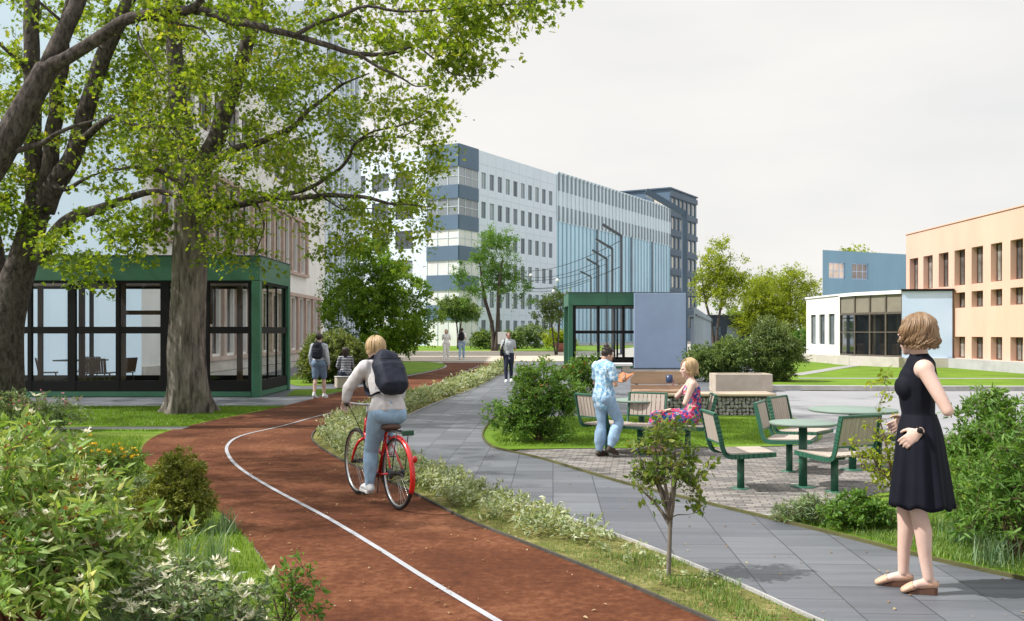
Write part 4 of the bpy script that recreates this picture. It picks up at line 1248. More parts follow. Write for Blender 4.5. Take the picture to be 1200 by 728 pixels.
M_win = darkglass('window glass', (.10, .12, .14), rough=.05, var=.45, scale=.35)
M_winlit = darkglass('bright storey glass', (.42, .48, .52), rough=.12, var=.25, scale=.12)
M_whitepan = pmat('white blue panel', (.58, .67, .77), rough=.6, var=.04, vscale=.2)
M_pink = pmat('pink brown pilaster', (.42, .32, .28), rough=.75, var=.15, vscale=2)
M_glass = glassmat('clear pane', tint=(.95, .97, .97), refl=-.015)
M_glassdim = glassmat('tinted pane', tint=(.88, .85, .80), refl=.10)
M_conc = pmat('raw concrete', (.44, .38, .32), rough=.85, var=.16, vscale=3, bump=.25, bscale=60)
M_timber = pmat('weathered timber', (.42, .29, .21), rough=.7, var=.2, vscale=3, stretch=(.25, 1, 4), bump=.1)
M_floor = pmat('pale interior floor', (.30, .29, .27), rough=.6, var=.1)
M_int = pmat('interior wall', (.55, .52, .47), rough=.8, var=.08)
M_steel = pmat('dark steel', (.07, .085, .10), rough=.5, var=.15, metal=.2)

class Wall:
    """a wall along p0->p1 (outside on the right-hand side), rectangular openings with reveals, windows set into them"""
    def __init__(s, p0, p1, z0, z1):
        s.p0 = Vector((p0[0], p0[1], 0)); s.p1 = Vector((p1[0], p1[1], 0)); s.z0, s.z1 = z0, z1
        s.u = (s.p1 - s.p0).normalized(); s.L = (s.p1 - s.p0).length
        s.n = Vector((s.u.y, -s.u.x, 0))
        s.op = []
    def pt(s, u, v, o=0.0):
        return s.p0 + s.u * u + Vector((0, 0, v)) + s.n * o
    def wall(s, mb, depth=.2, mi=0, mreveal=None):
        us = sorted({0.0, s.L, *[o[0] for o in s.op], *[o[1] for o in s.op]})
        vs = sorted({s.z0, s.z1, *[o[2] for o in s.op], *[o[3] for o in s.op]})
        for i in range(len(us) - 1):
            j = 0
            while j < len(vs) - 1:
                cu, cv = (us[i] + us[i + 1]) / 2, (vs[j] + vs[j + 1]) / 2
                if any(o[0] < cu < o[1] and o[2] < cv < o[3] for o in s.op):
                    j += 1; continue
                k = j
                while k + 2 < len(vs) and not any(o[0] < cu < o[1] and o[2] < (vs[k + 1] + vs[k + 2]) / 2 < o[3] for o in s.op): k += 1
                mb.quad(s.pt(us[i], vs[j]), s.pt(us[i + 1], vs[j]), s.pt(us[i + 1], vs[k + 1]), s.pt(us[i], vs[k + 1]), mi)
                j = k + 1
        mr = mi if mreveal is None else mreveal
        for (a, b, c, d) in s.op:
            mb.quad(s.pt(a, c), s.pt(b, c), s.pt(b, c, -depth), s.pt(a, c, -depth), mr)
            mb.quad(s.pt(b, d), s.pt(a, d), s.pt(a, d, -depth), s.pt(b, d, -depth), mr)
            mb.quad(s.pt(a, d), s.pt(a, c), s.pt(a, c, -depth), s.pt(a, d, -depth), mr)
            mb.quad(s.pt(b, c), s.pt(b, d), s.pt(b, d, -depth), s.pt(b, c, -depth), mr)
        return mb
    def bar(s, mb, u0, u1, v0, v1, o0, o1, mi=0):
        """solid bar standing o0..o1 in front of the wall plane"""
        c = s.pt((u0 + u1) / 2, (v0 + v1) / 2, (o0 + o1) / 2)
        M = Matrix((s.u, s.n, Vector((0, 0, 1)))).transposed()
        return mb.box(c, (abs(u1 - u0), abs(o1 - o0), abs(v1 - v0)), M=M, mi=mi)
    def window_mesh(s, w, h, fr=.05, split=(), hs=(), depth=.06):
        """frame and pane meshes with origin at the lower left corner, u along the wall"""
        f, g = MB(), MB()
        M = Matrix((s.u, s.n, Vector((0, 0, 1)))).transposed()
        def b(mb, u0, u1, v0, v1, d, off=0.0):
            c = s.u * ((u0 + u1) / 2) + Vector((0, 0, (v0 + v1) / 2)) + s.n * off
            mb.box(c, (u1 - u0, d, v1 - v0), M=M)
        b(f, 0, fr, 0, h, depth); b(f, w - fr, w, 0, h, depth); b(f, fr, w - fr, 0, fr, depth); b(f, fr, w - fr, h - fr, h, depth)
        for q in split: b(f, q * w - fr * .35, q * w + fr * .35, fr, h - fr, depth * .8)
        for q in hs: b(f, fr, w - fr, q * h - fr * .35, q * h + fr * .35, depth * .7)
        g.quad(s.u * fr + Vector((0, 0, fr)), s.u * (w - fr) + Vector((0, 0, fr)), s.u * (w - fr) + Vector((0, 0, h - fr)), s.u * fr + Vector((0, 0, h - fr)))
        return f.mesh('window'), g.mesh('pane')
    def place(s, parent, fm, gm, u, v, fmat, gmat, off=-.12, label=None):
        loc = s.pt(u, v, off) - Vector(parent.location)
        w = link('window', fm, fmat, parent, loc) if not fm.materials else None
        if w is None:
            w = bpy.data.objects.new('window', fm); COL.objects.link(w); w.parent = parent; w.location = loc
        if gm.materials:
            p = bpy.data.objects.new('pane', gm); COL.objects.link(p); p.parent = w
        else:
            p = link('pane', gm, gmat, w)
        return w

def roofpoly(pts, z, mb, mi=0):
    P_ = [Vector((p[0], p[1], z)) for p in pts]
    for t in geometry.tessellate_polygon([P_]):
        a, b, c = (P_[i] for i in t)
        mb.add([a, b, c], [(0, 1, 2) if (b - a).cross(c - a).z > 0 else (0, 2, 1)], mi)

# ---- white office building with navy bands and fin facade
uo = Vector((.505, .863, 0)).normalized()
A0 = Vector((-6.2, 109, 0)); no = Vector((uo.y, -uo.x, 0))
LT = Vector((-uo.y, uo.x, 0))
HT = 23.5
office = thing('office_building', 'long white office building with navy bands round its corner and a light blue fin facade', 'building', A0)
def OL(p): return p - A0
Lc, Lw, Lf = 4.2, 24.5, 68.3
depth_o = 40
corner_l = A0 + LT * 4.5
far_l = A0 + LT * depth_o
far_r = A0 + uo * Lf
# white part: one wall with openings
ww = Wall(A0 + uo * Lc, A0 + uo * Lw, 0, HT)
rows = [(1.0, 3.1), (4.6, 6.6), (8.2, 10.2), (11.8, 13.8), (15.4, 17.4), (19.0, 20.95)]
wu = [.75 + k * 1.92 for k in range(10)]
for (a, b) in rows:
    for u in wu: ww.op.append((u, u + 1.05, a, b))
mb = ww.wall(MB(), .28)
# thin joints between panels: set proud as narrow ribs
for z in (3.85, 7.4, 11.0, 14.6, 18.2, 22.0):
    ww.bar(mb, .02, ww.L - .02, z - .03, z + .03, 0, .03)
for k in range(1, 10): ww.bar(mb, .30 + k * 1.92, .34 + k * 1.92, .02, HT - .02, 0, .02)
wl = Wall(far_l, corner_l, 0, HT)
for (a, b) in rows[0:]:
    for k in range(9): wl.op.append((2.0 + k * 3.6, 4.6 + k * 3.6, a - .2, b))
wl.wall(mb, .25)
mb.move(-A0)
mb.build('wall', M_whitepan, office)
fm, gm = ww.window_mesh(1.05, 2.0, .06, (.5,))
for (a, b) in rows:
    for u in wu: ww.place(office, fm, gm, u, a, M_fin, darkglass('office window glass', (.17, .21, .25), rough=.08, var=.4, scale=.3), off=-.16)
fm, gm = wl.window_mesh(2.6, 2.2, .07, (.33, .66))
for (a, b) in rows[1:]:
    for k in range(3, 9): wl.place(office, fm, gm, 2.0 + k * 3.6, a - .2, M_steel, M_win, off=-.16)
# corner bands
cb, cg, cs = MB(), MB(), MB()
cl_ = Wall(corner_l, A0, 0, HT); cr_ = Wall(A0, A0 + uo * Lc, 0, HT)
bands = [(20.9, HT + .05), (17.25, 18.8), (13.6, 15.3), (10.0, 11.7), (6.5, 8.3), (3.0, 4.8)]
for (a, b) in bands:
    cb = MB(); cl_.bar(cb, 0, cl_.L, a, b, -.25, .12); cr_.bar(cb, 0, cr_.L, a, b, -.25, .121); cb.move(-A0).build('cladding_band', M_slate, office)
prev = None
gl_rows = [(18.8, 20.9), (15.3, 17.25), (11.7, 13.6), (8.3, 10.0), (4.8, 6.5), (0, 3.0)]
for i, (a, b) in enumerate(gl_rows):
    g_ = MB()
    for wq in (cl_, cr_): g_.quad(*[(wq.pt(u_, v_, -.02) - A0) for u_, v_ in ((0, a), (wq.L, a), (wq.L, b), (0, b))])
    pn = g_.build('storey_glazing', M_winlit if i < 2 else pmat('pale open storey', (.62, .64, .64), rough=.4, var=.15, vscale=.25), office)
    f_ = MB()
    for wq in (cl_, cr_):
        for q in range(0, 4): wq.bar(f_, q * wq.L / 3 - .03, q * wq.L / 3 + .03, a, b, -.019, .04)
        wq.bar(f_, 0, wq.L, (a + b) / 2 - .04, (a + b) / 2 + .02, -.018, .03) if i < 3 else None
    f_.move(-A0).build('mullion', M_finpale, pn)
# fin part
ff = Wall(A0 + uo * Lw, far_r, 0, HT + .3)
m1 = MB()
m1.quad(*[(ff.pt(u_, v_, 0) - A0) for u_, v_ in ((0, 0), (ff.L, 0), (ff.L, HT + .3), (0, HT + .3))])
m1.build('curtain_wall', M_curtain, office)
m2 = MB(); ff.bar(m2, 0, ff.L, 17.0, HT + .1, .02, .09); ff.bar(m2, 0, ff.L, HT + .1, HT + .4, .02, .2)
m2.move(-A0).build('spandrel_band', pmat('pale spandrel', (.55, .68, .76), rough=.5, var=.08, vscale=.3), office)
m3, m3b, m4, m5 = MB(), MB(), MB(), MB()
nf = 34
for k in range(nf):
    u = .5 + k * (ff.L - 1.0) / (nf - 1)
    ff.bar(m3, u - .24, u + .24, 21.3, HT + .35, .10, .2)
    ff.bar(m3b, u - .22, u + .22, 17.1, 19.2, .10, .2)
    ff.bar(m4, u - .10, u + .10, 19.2, 21.3, .10, .18)
    wv = .05 if k > 14 else .08
    ff.bar(m5, u - wv, u + wv, .2, 17.1, .02, .10)
m3.move(-A0).build('fin_screen', M_fin, office); m3b.move(-A0).build('fin_screen', M_fin, office); m4.move(-A0).build('pale_fin_screen', M_finpale, office)
m5.move(-A0).build('mullion', pmat('blue mullion', (.24, .42, .54), rough=.5, var=.15, vscale=.2), office)
for u in (13.0, 26.0, 35.0):
    m6 = MB(); ff.bar(m6, u - .14, u + .14, .2, 17.1, .02, .30); m6.move(-A0).build('downpipe', M_fin, office)
# roof and end wall
rf = MB(); roofpoly([corner_l + uo * .2, A0 + uo * .2 + LT * .2, far_r + LT * .2, far_r + LT * depth_o, far_l], HT - .3, rf); rf.move(-A0).build('roof', M_roof, office)
ew = MB(); e_ = Wall(far_r, far_r + LT * depth_o, 0, HT + .3); ew.quad(*[(e_.pt(u_, v_, 0) - A0) for u_, v_ in ((0, 0), (e_.L, 0), (e_.L, HT + .3), (0, HT + .3))]); ew.build('end_wall', M_slate_d, office)

# ---- dark slate tower behind
B0 = Vector((28.9, 172, 0)); HB = 28.1
tower = thing('slate_tower', 'dark slate blue office tower behind the far end of the light blue fin facade', 'building', B0)
tr_ = Wall(B0, B0 + uo * 14.6, 0, HB)
trow = [(z, z + 2.3) for z in (24.2, 20.6, 17.0, 13.4, 9.8, 6.2, 2.4)]
tu = [1.0 + k * 2.25 for k in range(6)]
for (a, b) in trow:
    for u in tu: tr_.op.append((u, u + 1.5, a, b))
tl_ = Wall(B0 + LT * 22, B0, 0, HB)
for (a, b) in trow:
    for k in range(6): tl_.op.append((1.2 + k * 3.5, 3.3 + k * 3.5, a, b))
mb = MB(); tr_.wall(mb, .3); tl_.wall(mb, .3)
te = Wall(B0 + uo * 14.6, B0 + uo * 14.6 + LT * 22, 0, HB); te.wall(mb); tb = Wall(B0 + uo * 14.6 + LT * 22, B0 + LT * 22, 0, HB); tb.wall(mb)
mb.move(-B0).build('wall', M_slate, tower)
rb = MB(); roofpoly([B0, B0 + uo * 14.6, B0 + uo * 14.6 + LT * 22, B0 + LT * 22], HB - .3, rb); rb.move(-B0).build('roof', M_roof, tower)
cp = MB()
for (a, b) in trow:
    c2 = MB(); tr_.bar(c2, -.05, 14.65, b + .1, b + 1.05, .01, .25); c2.move(-B0).build('cladding_band', M_slate_d, tower)
tr_.bar(cp, -.1, 14.7, HB - .15, HB + .1, .01, .3); tl_.bar(cp, -.1, 22, HB - .15, HB + .1, .01, .301)
cp.move(-B0).build('coping', M_slate_d, tower)
fm, gm = tr_.window_mesh(1.5, 2.3, .12)
glt = darkglass('tower window', (.30, .30, .28), rough=.1, var=.5, scale=.5)
for (a, b) in trow:
    for u in tu: tr_.place(tower, fm, gm, u, a, M_steel, glt, off=-.15)
fm, gm = tl_.window_mesh(2.1, 2.3, .12)
for (a, b) in trow:
    for k in range(6): tl_.place(tower, fm, gm, 1.2 + k * 3.5, a, M_steel, glt, off=-.15)

# ---- white building with pink-brown window strips, left
XF = -11.9; YA, YB = 30.15, 59.6
C0 = Vector((XF, YA, 0))
wb = thing('white_building', 'tall white building with pink-brown pilasters and pale blue front behind the big green pavilion', 'building', C0)
HW = 12.6
# facade facing +X: outside on the right-hand side of p0->p1 means walking toward -Y ... +X is right of +Y
wf = Wall((XF, YA), (XF, YB), 0, HW)
strips = [(.7, 3.42, 4.5, 28.9), (4.95, 7.6, 1.1, 25.0), (9.4, 11.2, 3.4, 25.0)]
for (a, b, u0, u1) in strips:
    n = int((u1 - u0) / 1.9)
    for k in range(n):
        u = u0 + k * 1.9
        wf.op.append((u + .2, u + 1.65, a, b))
mb = wf.wall(MB(), .3)
wback = Wall((XF, YB), (-40, YB), 0, HW); wback.wall(mb)
mb.move(-C0).build('wall', M_white, wb)
pm = MB()
for (a, b, u0, u1) in strips[:2]:
    n = int((u1 - u0) / 1.9)
    for k in range(n + 1):
        u = u0 + k * 1.9 - .12
        if u + .36 < 29.4: wf.bar(pm, u, u + .34, a - .1, b + .1, -.05, .16)
    wf.bar(pm, u0 - .1, u0 + n * 1.9 + .2, b + .1, b + .28, -.02, .2); wf.bar(pm, u0 - .1, u0 + n * 1.9 + .2, a - .26, a - .1, -.02, .2)
pm.move(-C0).build('pilaster', M_pink, wb)
for (a, b, u0, u1) in strips:
    fm, gm = wf.window_mesh(1.45, b - a, .09, (.5,), (.3,))
    for k in range(int((u1 - u0) / 1.9)):
        wf.place(wb, fm, gm, u0 + k * 1.9 + .2, a, M_brownframe, M_win, off=-.18)
fr = Wall((-40, YA), (XF, YA), 0, HW)
mb = MB(); fr.wall(mb); mb.move(-C0).build('front_wall', pmat('sky blue render', (.66, .82, .96), rough=.75, var=.05, vscale=.2, bump=.05), wb, )
mb = MB(); roofpoly([(-40, YA), (XF, YA), (XF, YB), (-40, YB)], HW - .2, mb); mb.move(-C0).build('roof', M_roof, wb)
mb = MB(); wf.bar(mb, 0.01, 29.4, 0, .45, .0, .12); mb.move(-C0).build('plinth', M_plinth, wb)

# ---- pale glass tower behind it
D0 = Vector((-12.2, 61.5, 0)); HD = 23.3
gt = thing('glazed_tower', 'pale glazed tower whose top shows through the leaves above the white building', 'building', D0)
gf = Wall((-12.2, 61.5), (-12.2, 75.8), 0, HD)
for z in (1.0, 5.2, 9.6, 14.0, 18.6):
    for k in range(6): gf.op.append((.7 + k * 2.15, 2.3 + k * 2.15, z, z + 3.2))
mb = gf.wall(MB(), .3)
Wall((-34, 61.5), (-12.2, 61.5), 0, HD).wall(mb); Wall((-12.2, 75.8), (-34, 75.8), 0, HD).wall(mb)
mb.move(-D0).build('wall', M_whitepan, gt)
fm, gm = gf.window_mesh(1.6, 3.2, .1, (.5,))
for z in (1.0, 5.2, 9.6, 14.0, 18.6):
    for k in range(6): gf.place(gt, fm, gm, .7 + k * 2.15, z, M_finpale, darkglass('blue grey glass', (.14, .19, .23), rough=.06, var=.3), off=-.15)
mb = MB(); roofpoly([(-34, 61.5), (-12.2, 61.5), (-12.2, 75.8), (-34, 75.8)], HD - .2, mb); mb.move(-D0).build('roof', M_roof, gt)

# ---- right: low white building with glazed corner
def xy(px, d): return Vector(((px - 600) / FPX * d, d, 0))
HR = 3.4
q1, q2, q2a, q3, q4 = xy(945, 51.0), xy(984, 46.2), xy(1001, 44.6), xy(1057, 42.0), xy(1116, 41.6)
E0 = q3.copy()
rb_ = thing('low_white_building', 'low white building with a faceted glazed corner and a pale blue front', 'building', E0)
w1 = Wall(q1, q2, 0, HR)
wl_u = []
for px0, px1 in ((950, 956), (960, 966.5), (971, 978)):
    def usol(px):
        r = (px - 600) / FPX
        return (r * q1.y - q1.x) / (w1.u.x - r * w1.u.y)
    a, b = usol(px0), usol(px1); w1.op.append((a, b, .95, 2.5)); wl_u.append((a, b))
mb = MB(); w1.wall(mb, .18)
w4b = Wall(q4, q4 + Vector((0, 9, 0)), 0, HR); w4b.wall(mb); w5 = Wall(q1 + Vector((6, 3, 0)), q1, 0, HR); w5.wall(mb)
mb.move(-E0).build('wall', M_white, rb_)
for (a, b) in wl_u:
    fm, gm = w1.window_mesh(b - a, 1.55, .05)
    w1.place(rb_, fm, gm, a, .95, M_steel, M_win, off=-.1)
w4 = Wall(q3, q4, 0, HR); mb = MB(); w4.wall(mb); mb.move(-E0).build('front_wall', M_paleblue, rb_)
# glazed corner
gfr, gpn = MB(), MB()
for (a, b, m) in ((q2, q2a, 1), (q2a, q3, 3)):
    wg = Wall(a, b, 0, HR)
    pn_ = MB()
    pn_.quad(*[(wg.pt(u_, v_, -.06) - E0) for u_, v_ in ((0, .5), (wg.L, .5), (wg.L, 2.45), (0, 2.45))])
    pane = pn_.build('glazing', M_glassdim, rb_)
    f_ = MB()
    for k in range(m + 1):
        u = wg.L * k / m
        wg.bar(f_, max(0, u - .04), min(wg.L, u + .04), .45, HR - .12, -.1, .0)
    wg.bar(f_, .04, wg.L - .04, 2.4, 2.5, -.099, -.001); wg.bar(f_, .04, wg.L - .04, 1.55, 1.6, -.098, -.002); wg.bar(f_, .04, wg.L - .04, .45, .53, -.097, -.003)
    f_.move(-E0).build('mullion', pmat('bronze mullion', (.10, .085, .07), rough=.45, var=.15), pane)
    sp = MB(); sp.quad(*[(wg.pt(u_, v_, -.05) - E0) for u_, v_ in ((0, 2.45), (wg.L, 2.45), (wg.L, HR - .1), (0, HR - .1))]); sp.build('spandrel', pmat('bronze spandrel', (.22, .20, .16), rough=.35, var=.15, vscale=1.0), rb_)
    wg.bar(gfr, 0, wg.L, HR - .1, HR + .06, -.3, .06)
w1.bar(gfr, 0, w1.L, HR - .02, HR + .06, -.3, .06)
gfr.move(-E0).build('coping', M_white, rb_)
cp = MB(); w4.bar(cp, -.02, w4.L + .08, HR + .001, HR + .10, -.35, .08); cp.move(-E0).build('roof_edge', M_black, rb_)
pl_ = MB()
for a, b, o in ((q1, q2, .10), (q2, q2a, .30), (q2a, q3, .30), (q3, q4, .12)):
    wg = Wall(a, b, 0, HR); wg.bar(pl_, -.1, wg.L + .1, 0, .45 if o > .2 else .42, -.02, o)
pl_.move(-E0).build('plinth', M_plinth, rb_)
mb = MB(); roofpoly([q1, q2, q2a, q3, q4, q4 + Vector((0, 9, 0)), q1 + Vector((6, 3, 0))], HR - .02, mb); mb.move(-E0).build('roof', M_roof, rb_)
# room behind the glazing
rm = MB(); roofpoly([q2 + Vector((.2, 0, 0)), q3 + Vector((0, .3, 0)), q3 + Vector((0, 6, 0)), q2 + Vector((4, 4, 0))], .47, rm)
rm.box((q2.x + 3.2, q2.y + 1.8, 1.8), (.2, 5, 2.7), mi=0); rm.box((q3.x + 1.2, q3.y + 5.5, 1.8), (3.4, .2, 2.7), mi=0)
rm.move(-E0).build('room_lining', pmat('dim interior', (.42, .38, .33), rough=.8, var=.3, vscale=1.2), rb_)
rm = MB()
for k in range(3):
    rm.tube([(q2.x + 1.5 + .6 * k, q2.y - .6 + .1 * k, .47), (q2.x + 1.5 + .6 * k, q2.y - .6 + .1 * k, 3.3)], .07, 10)
rm.move(-E0).build('column', M_int, rb_)

# ---- blue upper storey behind
bd = 62.0
b0, b1 = xy(964, bd), xy(1075, bd + 4)
F0 = b0.copy(); HBU = 1.55 + (390 - 293) * bd / FPX
bb = thing('blue_building', 'plain blue block with two square windows rising behind the low white building', 'building', F0)
wbu = Wall(b0, b1, 0, HBU)
for px0, px1 in ((971.5, 990.5), (998.5, 1017.5)):
    r0, r1 = (px0 - 600) / FPX, (px1 - 600) / FPX
    a = (r0 * b0.y - b0.x) / (wbu.u.x - r0 * wbu.u.y); b = (r1 * b0.y - b0.x) / (wbu.u.x - r1 * wbu.u.y)
    wbu.op.append((a, b, 1.55 + (390 - 326) * bd / FPX, 1.55 + (390 - 307) * bd / FPX))
mb = MB(); wbu.wall(mb, .2)
Wall(b0 + Vector((4.5, 9, 0)), b0, 0, HBU).wall(mb); Wall(b1, b1 + Vector((4.5, 9, 0)), 0, HBU).wall(mb)
mb.move(-F0).build('wall', M_blue, bb)
warm = darkglass('pale warm window', (.50, .42, .38), rough=.1, var=.3, scale=.9)
for o_ in wbu.op:
    fm, gm = wbu.window_mesh(o_[1] - o_[0], o_[3] - o_[2], .05, (.35, .7), (.5,))
    wbu.place(bb, fm, gm, o_[0], o_[2], M_paleblue, warm, off=-.12)
mb = MB(); roofpoly([b0, b1, b1 + Vector((4.5, 9, 0)), b0 + Vector((4.5, 9, 0))], HBU - .1, mb); mb.move(-F0).build('roof', M_roof, bb)

# ---- peach building, right edge
XO = 19.65; yN, yF = 27.0, 46.8
HO = 6.42
O0 = Vector((XO, yF, 0))
pb = thing('peach_building', 'peach-coloured three-storey building with rows of deep-set windows at the right edge', 'building', O0)
wo = Wall((XO, yF), (XO, yN), 0, HO)
def uo_(px): return yF - XO * FPX / (px - 600)
col_px = [(1066, 1076), (1082, 1093), (1100, 1111.5), (1118.5, 1131), (1138.5, 1152), (1161, 1174.5), (1184, 1199), (1210, 1227), (1238, 1256)]
def zz(px, py): return 1.55 + (390 - py) * (XO * FPX / (px - 600)) / FPX
ztop, zbot = zz(1167, 285), zz(1167, 330)
z2t, z2b = zz(1167, 339), zz(1167, 358.5)
z3t, z3b = zz(1167, 395), zz(1167, 422)
for i, (a, b) in enumerate(col_px):
    u0, u1 = uo_(a), uo_(b)
    wo.op.append((u0, u1, zbot, ztop))
    if i >= 3:
        wo.op.append((u0, u1, z2b, z2t)); wo.op.append((u0, u1, z3b, z3t))
mb = wo.wall(MB(), .32)
Wall((XO + 14, yF), (XO, yF), 0, HO).wall(mb); Wall((XO, yN), (XO + 14, yN), 0, HO).wall(mb)
mb.move(-O0).build('wall', M_orange, pb)
for o_ in wo.op:
    fm, gm = wo.window_mesh(o_[1] - o_[0], o_[3] - o_[2], .055, (.38,))
    wo.place(pb, fm, gm, o_[0], o_[2], M_brownframe, darkglass('peach building glass', (.20, .20, .19), rough=.05, var=.5, scale=1.5), off=-.26)
mb = MB(); wo.bar(mb, .0, yF - yN, 0, .42, 0, .35); mb.move(-O0).build('plinth', M_gplinth, pb)
mb = MB(); roofpoly([(XO, yF), (XO, yN), (XO + 14, yN), (XO + 14, yF)], HO - .12, mb); mb.move(-O0).build('roof', M_roof, pb)
mb = MB(); wo.bar(mb, -.02, yF - yN, HO, HO + .05, -.25, .04); mb.move(-O0).build('coping', M_orange, pb)

# ---- pavilions
def pavilion(name, label, x0, x1, y0, y1, H, fas, mull, sill, mid, top, brown=(), right_mull=(), skirt=.1, rail2=()):
    """green steel frame, black glazing grid; front faces the camera, the right side shows as well"""
    o = Vector((x1, y0, 0))
    t = thing(name, label, 'pavilion', o)
    L_ = lambda mb: mb.move(-o)
    fr_ = MB()
    cxm, cym = (x0 + x1) / 2, (y0 + y1) / 2
    # roof box: fascia ring and deck
    fr_.box((cxm, y0 + .06, H - fas / 2), (x1 - x0, .12, fas), bev=.015); fr_.box((cxm, y1 - .06, H - fas / 2), (x1 - x0, .12, fas), bev=.015)
    fr_.box((x1 - .06, cym, H - fas / 2 - .001), (.12, y1 - y0 - .244, fas - .002)); fr_.box((x0 + .06, cym, H - fas / 2 - .001), (.12, y1 - y0 - .244, fas - .002))
    L_(fr_).build('fascia', M_green, t)
    n_ = max(2, round((x1 - x0) / 1.9))
    for k in range(1, n_):
        jn = MB(); jn.box((x0 + (x1 - x0) * k / n_, y0 - .001, H - fas / 2), (.012, .01, fas - .02)); L_(jn).build('fascia_joint', M_black, t)
    jn = MB(); jn.box((cxm, cym, H + .012), (x1 - x0 + .05, y1 - y0 + .05, .022), bev=.005); L_(jn).build('roof_trim', M_steel, t)
    rf = MB(); rf.box((cxm, cym, H - .16), (x1 - x0 - .26, y1 - y0 - .26, .12)); L_(rf).build('roof', M_roof, t)
    ce = MB(); ce.box((cxm, cym, H - fas + .03), (x1 - x0 - .3, y1 - y0 - .3, .04)); L_(ce).build('ceiling', pmat('timber ceiling', (.30, .19, .11), rough=.6, var=.2, stretch=(.3, 3, 1)), t)
    pw = .2
    for (x, y) in ((x1 - pw / 2, y0 + pw / 2), (x1 - pw / 2, y1 - pw / 2), (x0 + pw / 2, y0 + pw / 2), (x0 + pw / 2, y1 - pw / 2)):
        p_ = MB(); p_.box((x, y, (H - fas) / 2), (pw, pw, H - fas - .004), bev=.012); L_(p_).build('post', M_green, t)
    bs = MB(); bs.box((cxm, y0 + .1, skirt / 2 + .02), (x1 - x0 - .44, .14, skirt)); bs.box((x1 - .1, cym, skirt / 2 + .02), (.14, y1 - y0 - .44, skirt)); L_(bs).build('base_rail', M_green, t)
    fl = MB(); fl.box((cxm, cym, .06), (x1 - x0 - .4, y1 - y0 - .4, .08)); L_(fl).build('floor', M_floor, t)
    zb = skirt + .025; zt = H - fas
    def side(wq, ms, nm):
        pn = MB(); pn.quad(*[(wq.pt(u_, v_, -.11) - o) for u_, v_ in ((0, sill), (wq.L, sill), (wq.L, top), (0, top))])
        pane = pn.build('glazing', M_glass, t)
        f_ = MB()
        thin = nm == 'right'
        for (a, b) in ms: wq.bar(f_, a, b, zb, zt, -.128 if thin else -.15, -.085 if thin else -.045)
        wq.bar(f_, 0, wq.L, zb + .001, sill, -.145, -.05); wq.bar(f_, 0, wq.L, mid[0], mid[1], -.142, -.053); wq.bar(f_, 0, wq.L, top, zt, -.144, -.052)
        f_.move(-o).build('mullion', M_black, pane)
    wf_ = Wall((x0 + pw, y0), (x1 - pw, y0), 0, H)
    side(wf_, [(a - x0 - pw, b - x0 - pw) for a, b in mull], 'front')
    wr_ = Wall((x1, y0 + pw), (x1, y1 - pw), 0, H)
    rl = wr_.L
    side(wr_, [(0, .06)] + [(q * rl - .022, q * rl + .022) for q in right_mull] + [(rl - .06, rl)], 'right')
    wk_ = Wall((x1 - pw, y1), (x0 + pw, y1), 0, H)
    k = max(2, int(wk_.L / 2.4))
    side(wk_, [(q * wk_.L / k - .04, q * wk_.L / k + .04) for q in range(1, k)], 'rear')
    if brown:
        for (xa, xb, za, zb_, yy) in brown:
            f_ = MB(); f_.box(((xa + xb) / 2, yy, (za + zb_) / 2), (xb - xa, .09, zb_ - za)); L_(f_).build('inner_frame', M_brownframe, t)
    return t
dp = G(300, 466).y
def px_x(px, d): return (px - 600) / FPX * d
def px_z(py, d): return 1.55 + (390 - py) * d / FPX
mul = []
for a, b in ((-60, -54), (-16, -11), (31, 35.5), (78, 87), (134.5, 138.5), (187, 197), (238, 244), (290, 294)):
    mul.append((px_x(a, dp), px_x(b, dp)))
zt_ = px_z(329, dp)
br = []
def brn(pa, pb, ya, yb, yy=dp + .45): br.append((px_x(pa, yy), px_x(pb, yy), px_z(yb, yy), px_z(ya, yy), yy))
brn(93, 99, 332, 452); brn(140, 147, 332, 452); brn(99, 140, 332, 338); brn(99, 140, 384, 389); brn(147, 190, 364, 369); brn(45, 50, 335, 452); brn(246, 249, 335, 380, dp + .6); brn(278, 284, 335, 450, dp + .9)
pavilion('glass_pavilion', 'large green-framed glass pavilion with black glazing bars behind the big trees', px_x(-95, dp), px_x(304.5, dp), dp, dp + 3.1, px_z(300, dp), px_z(300, dp) - px_z(329, dp), mul,
         px_z(446.5, dp), (px_z(391, dp), px_z(383, dp)), zt_ - .06, br, (.34, .66), .12)
dq = 40.6
mul2 = [(px_x(a, dq), px_x(b, dq)) for a, b in ((671, 675), (700, 703), (729.5, 732.5), (757, 760), (785, 788))]
br = []
brn(719, 721, 360, 426, dq + 1.2)
pavilion('glass_pavilion', 'small green-framed glass pavilion half hidden by a plain blue-grey panel', px_x(666, dq), px_x(802, dq), dq, dq + 3.6, px_z(343, dq), px_z(343, dq) - px_z(358, dq), mul2,
         px_z(421, dq), (px_z(391, dq), px_z(387.5, dq)), px_z(359.5, dq), br, (.5,), .12)
# panel
dpn = 39.9
xa, xb = px_x(743, dpn), px_x(803.5, dpn)
sc_ = thing('screen_panel', 'plain blue-grey upright panel standing in front of the small green pavilion', 'panel', ((xa + xb) / 2, dpn, 0))
m_ = MB(); m_.box((0, 0, px_z(343.5, dpn) / 2), (xb - xa, .12, px_z(343.5, dpn)), bev=.01); m_.build('panel', pmat('blue grey panel', (.26, .34, .50), rough=.65, var=.08, vscale=.8, bump=.04), sc_)
m_ = MB()
for x in (-.9, .9): m_.box((x, .16, .9), (.08, .18, 1.8))
m_.box((0, 0.0, .03), (xb - xa + .1, .3, .06)); m_.build('support', M_steel, sc_)

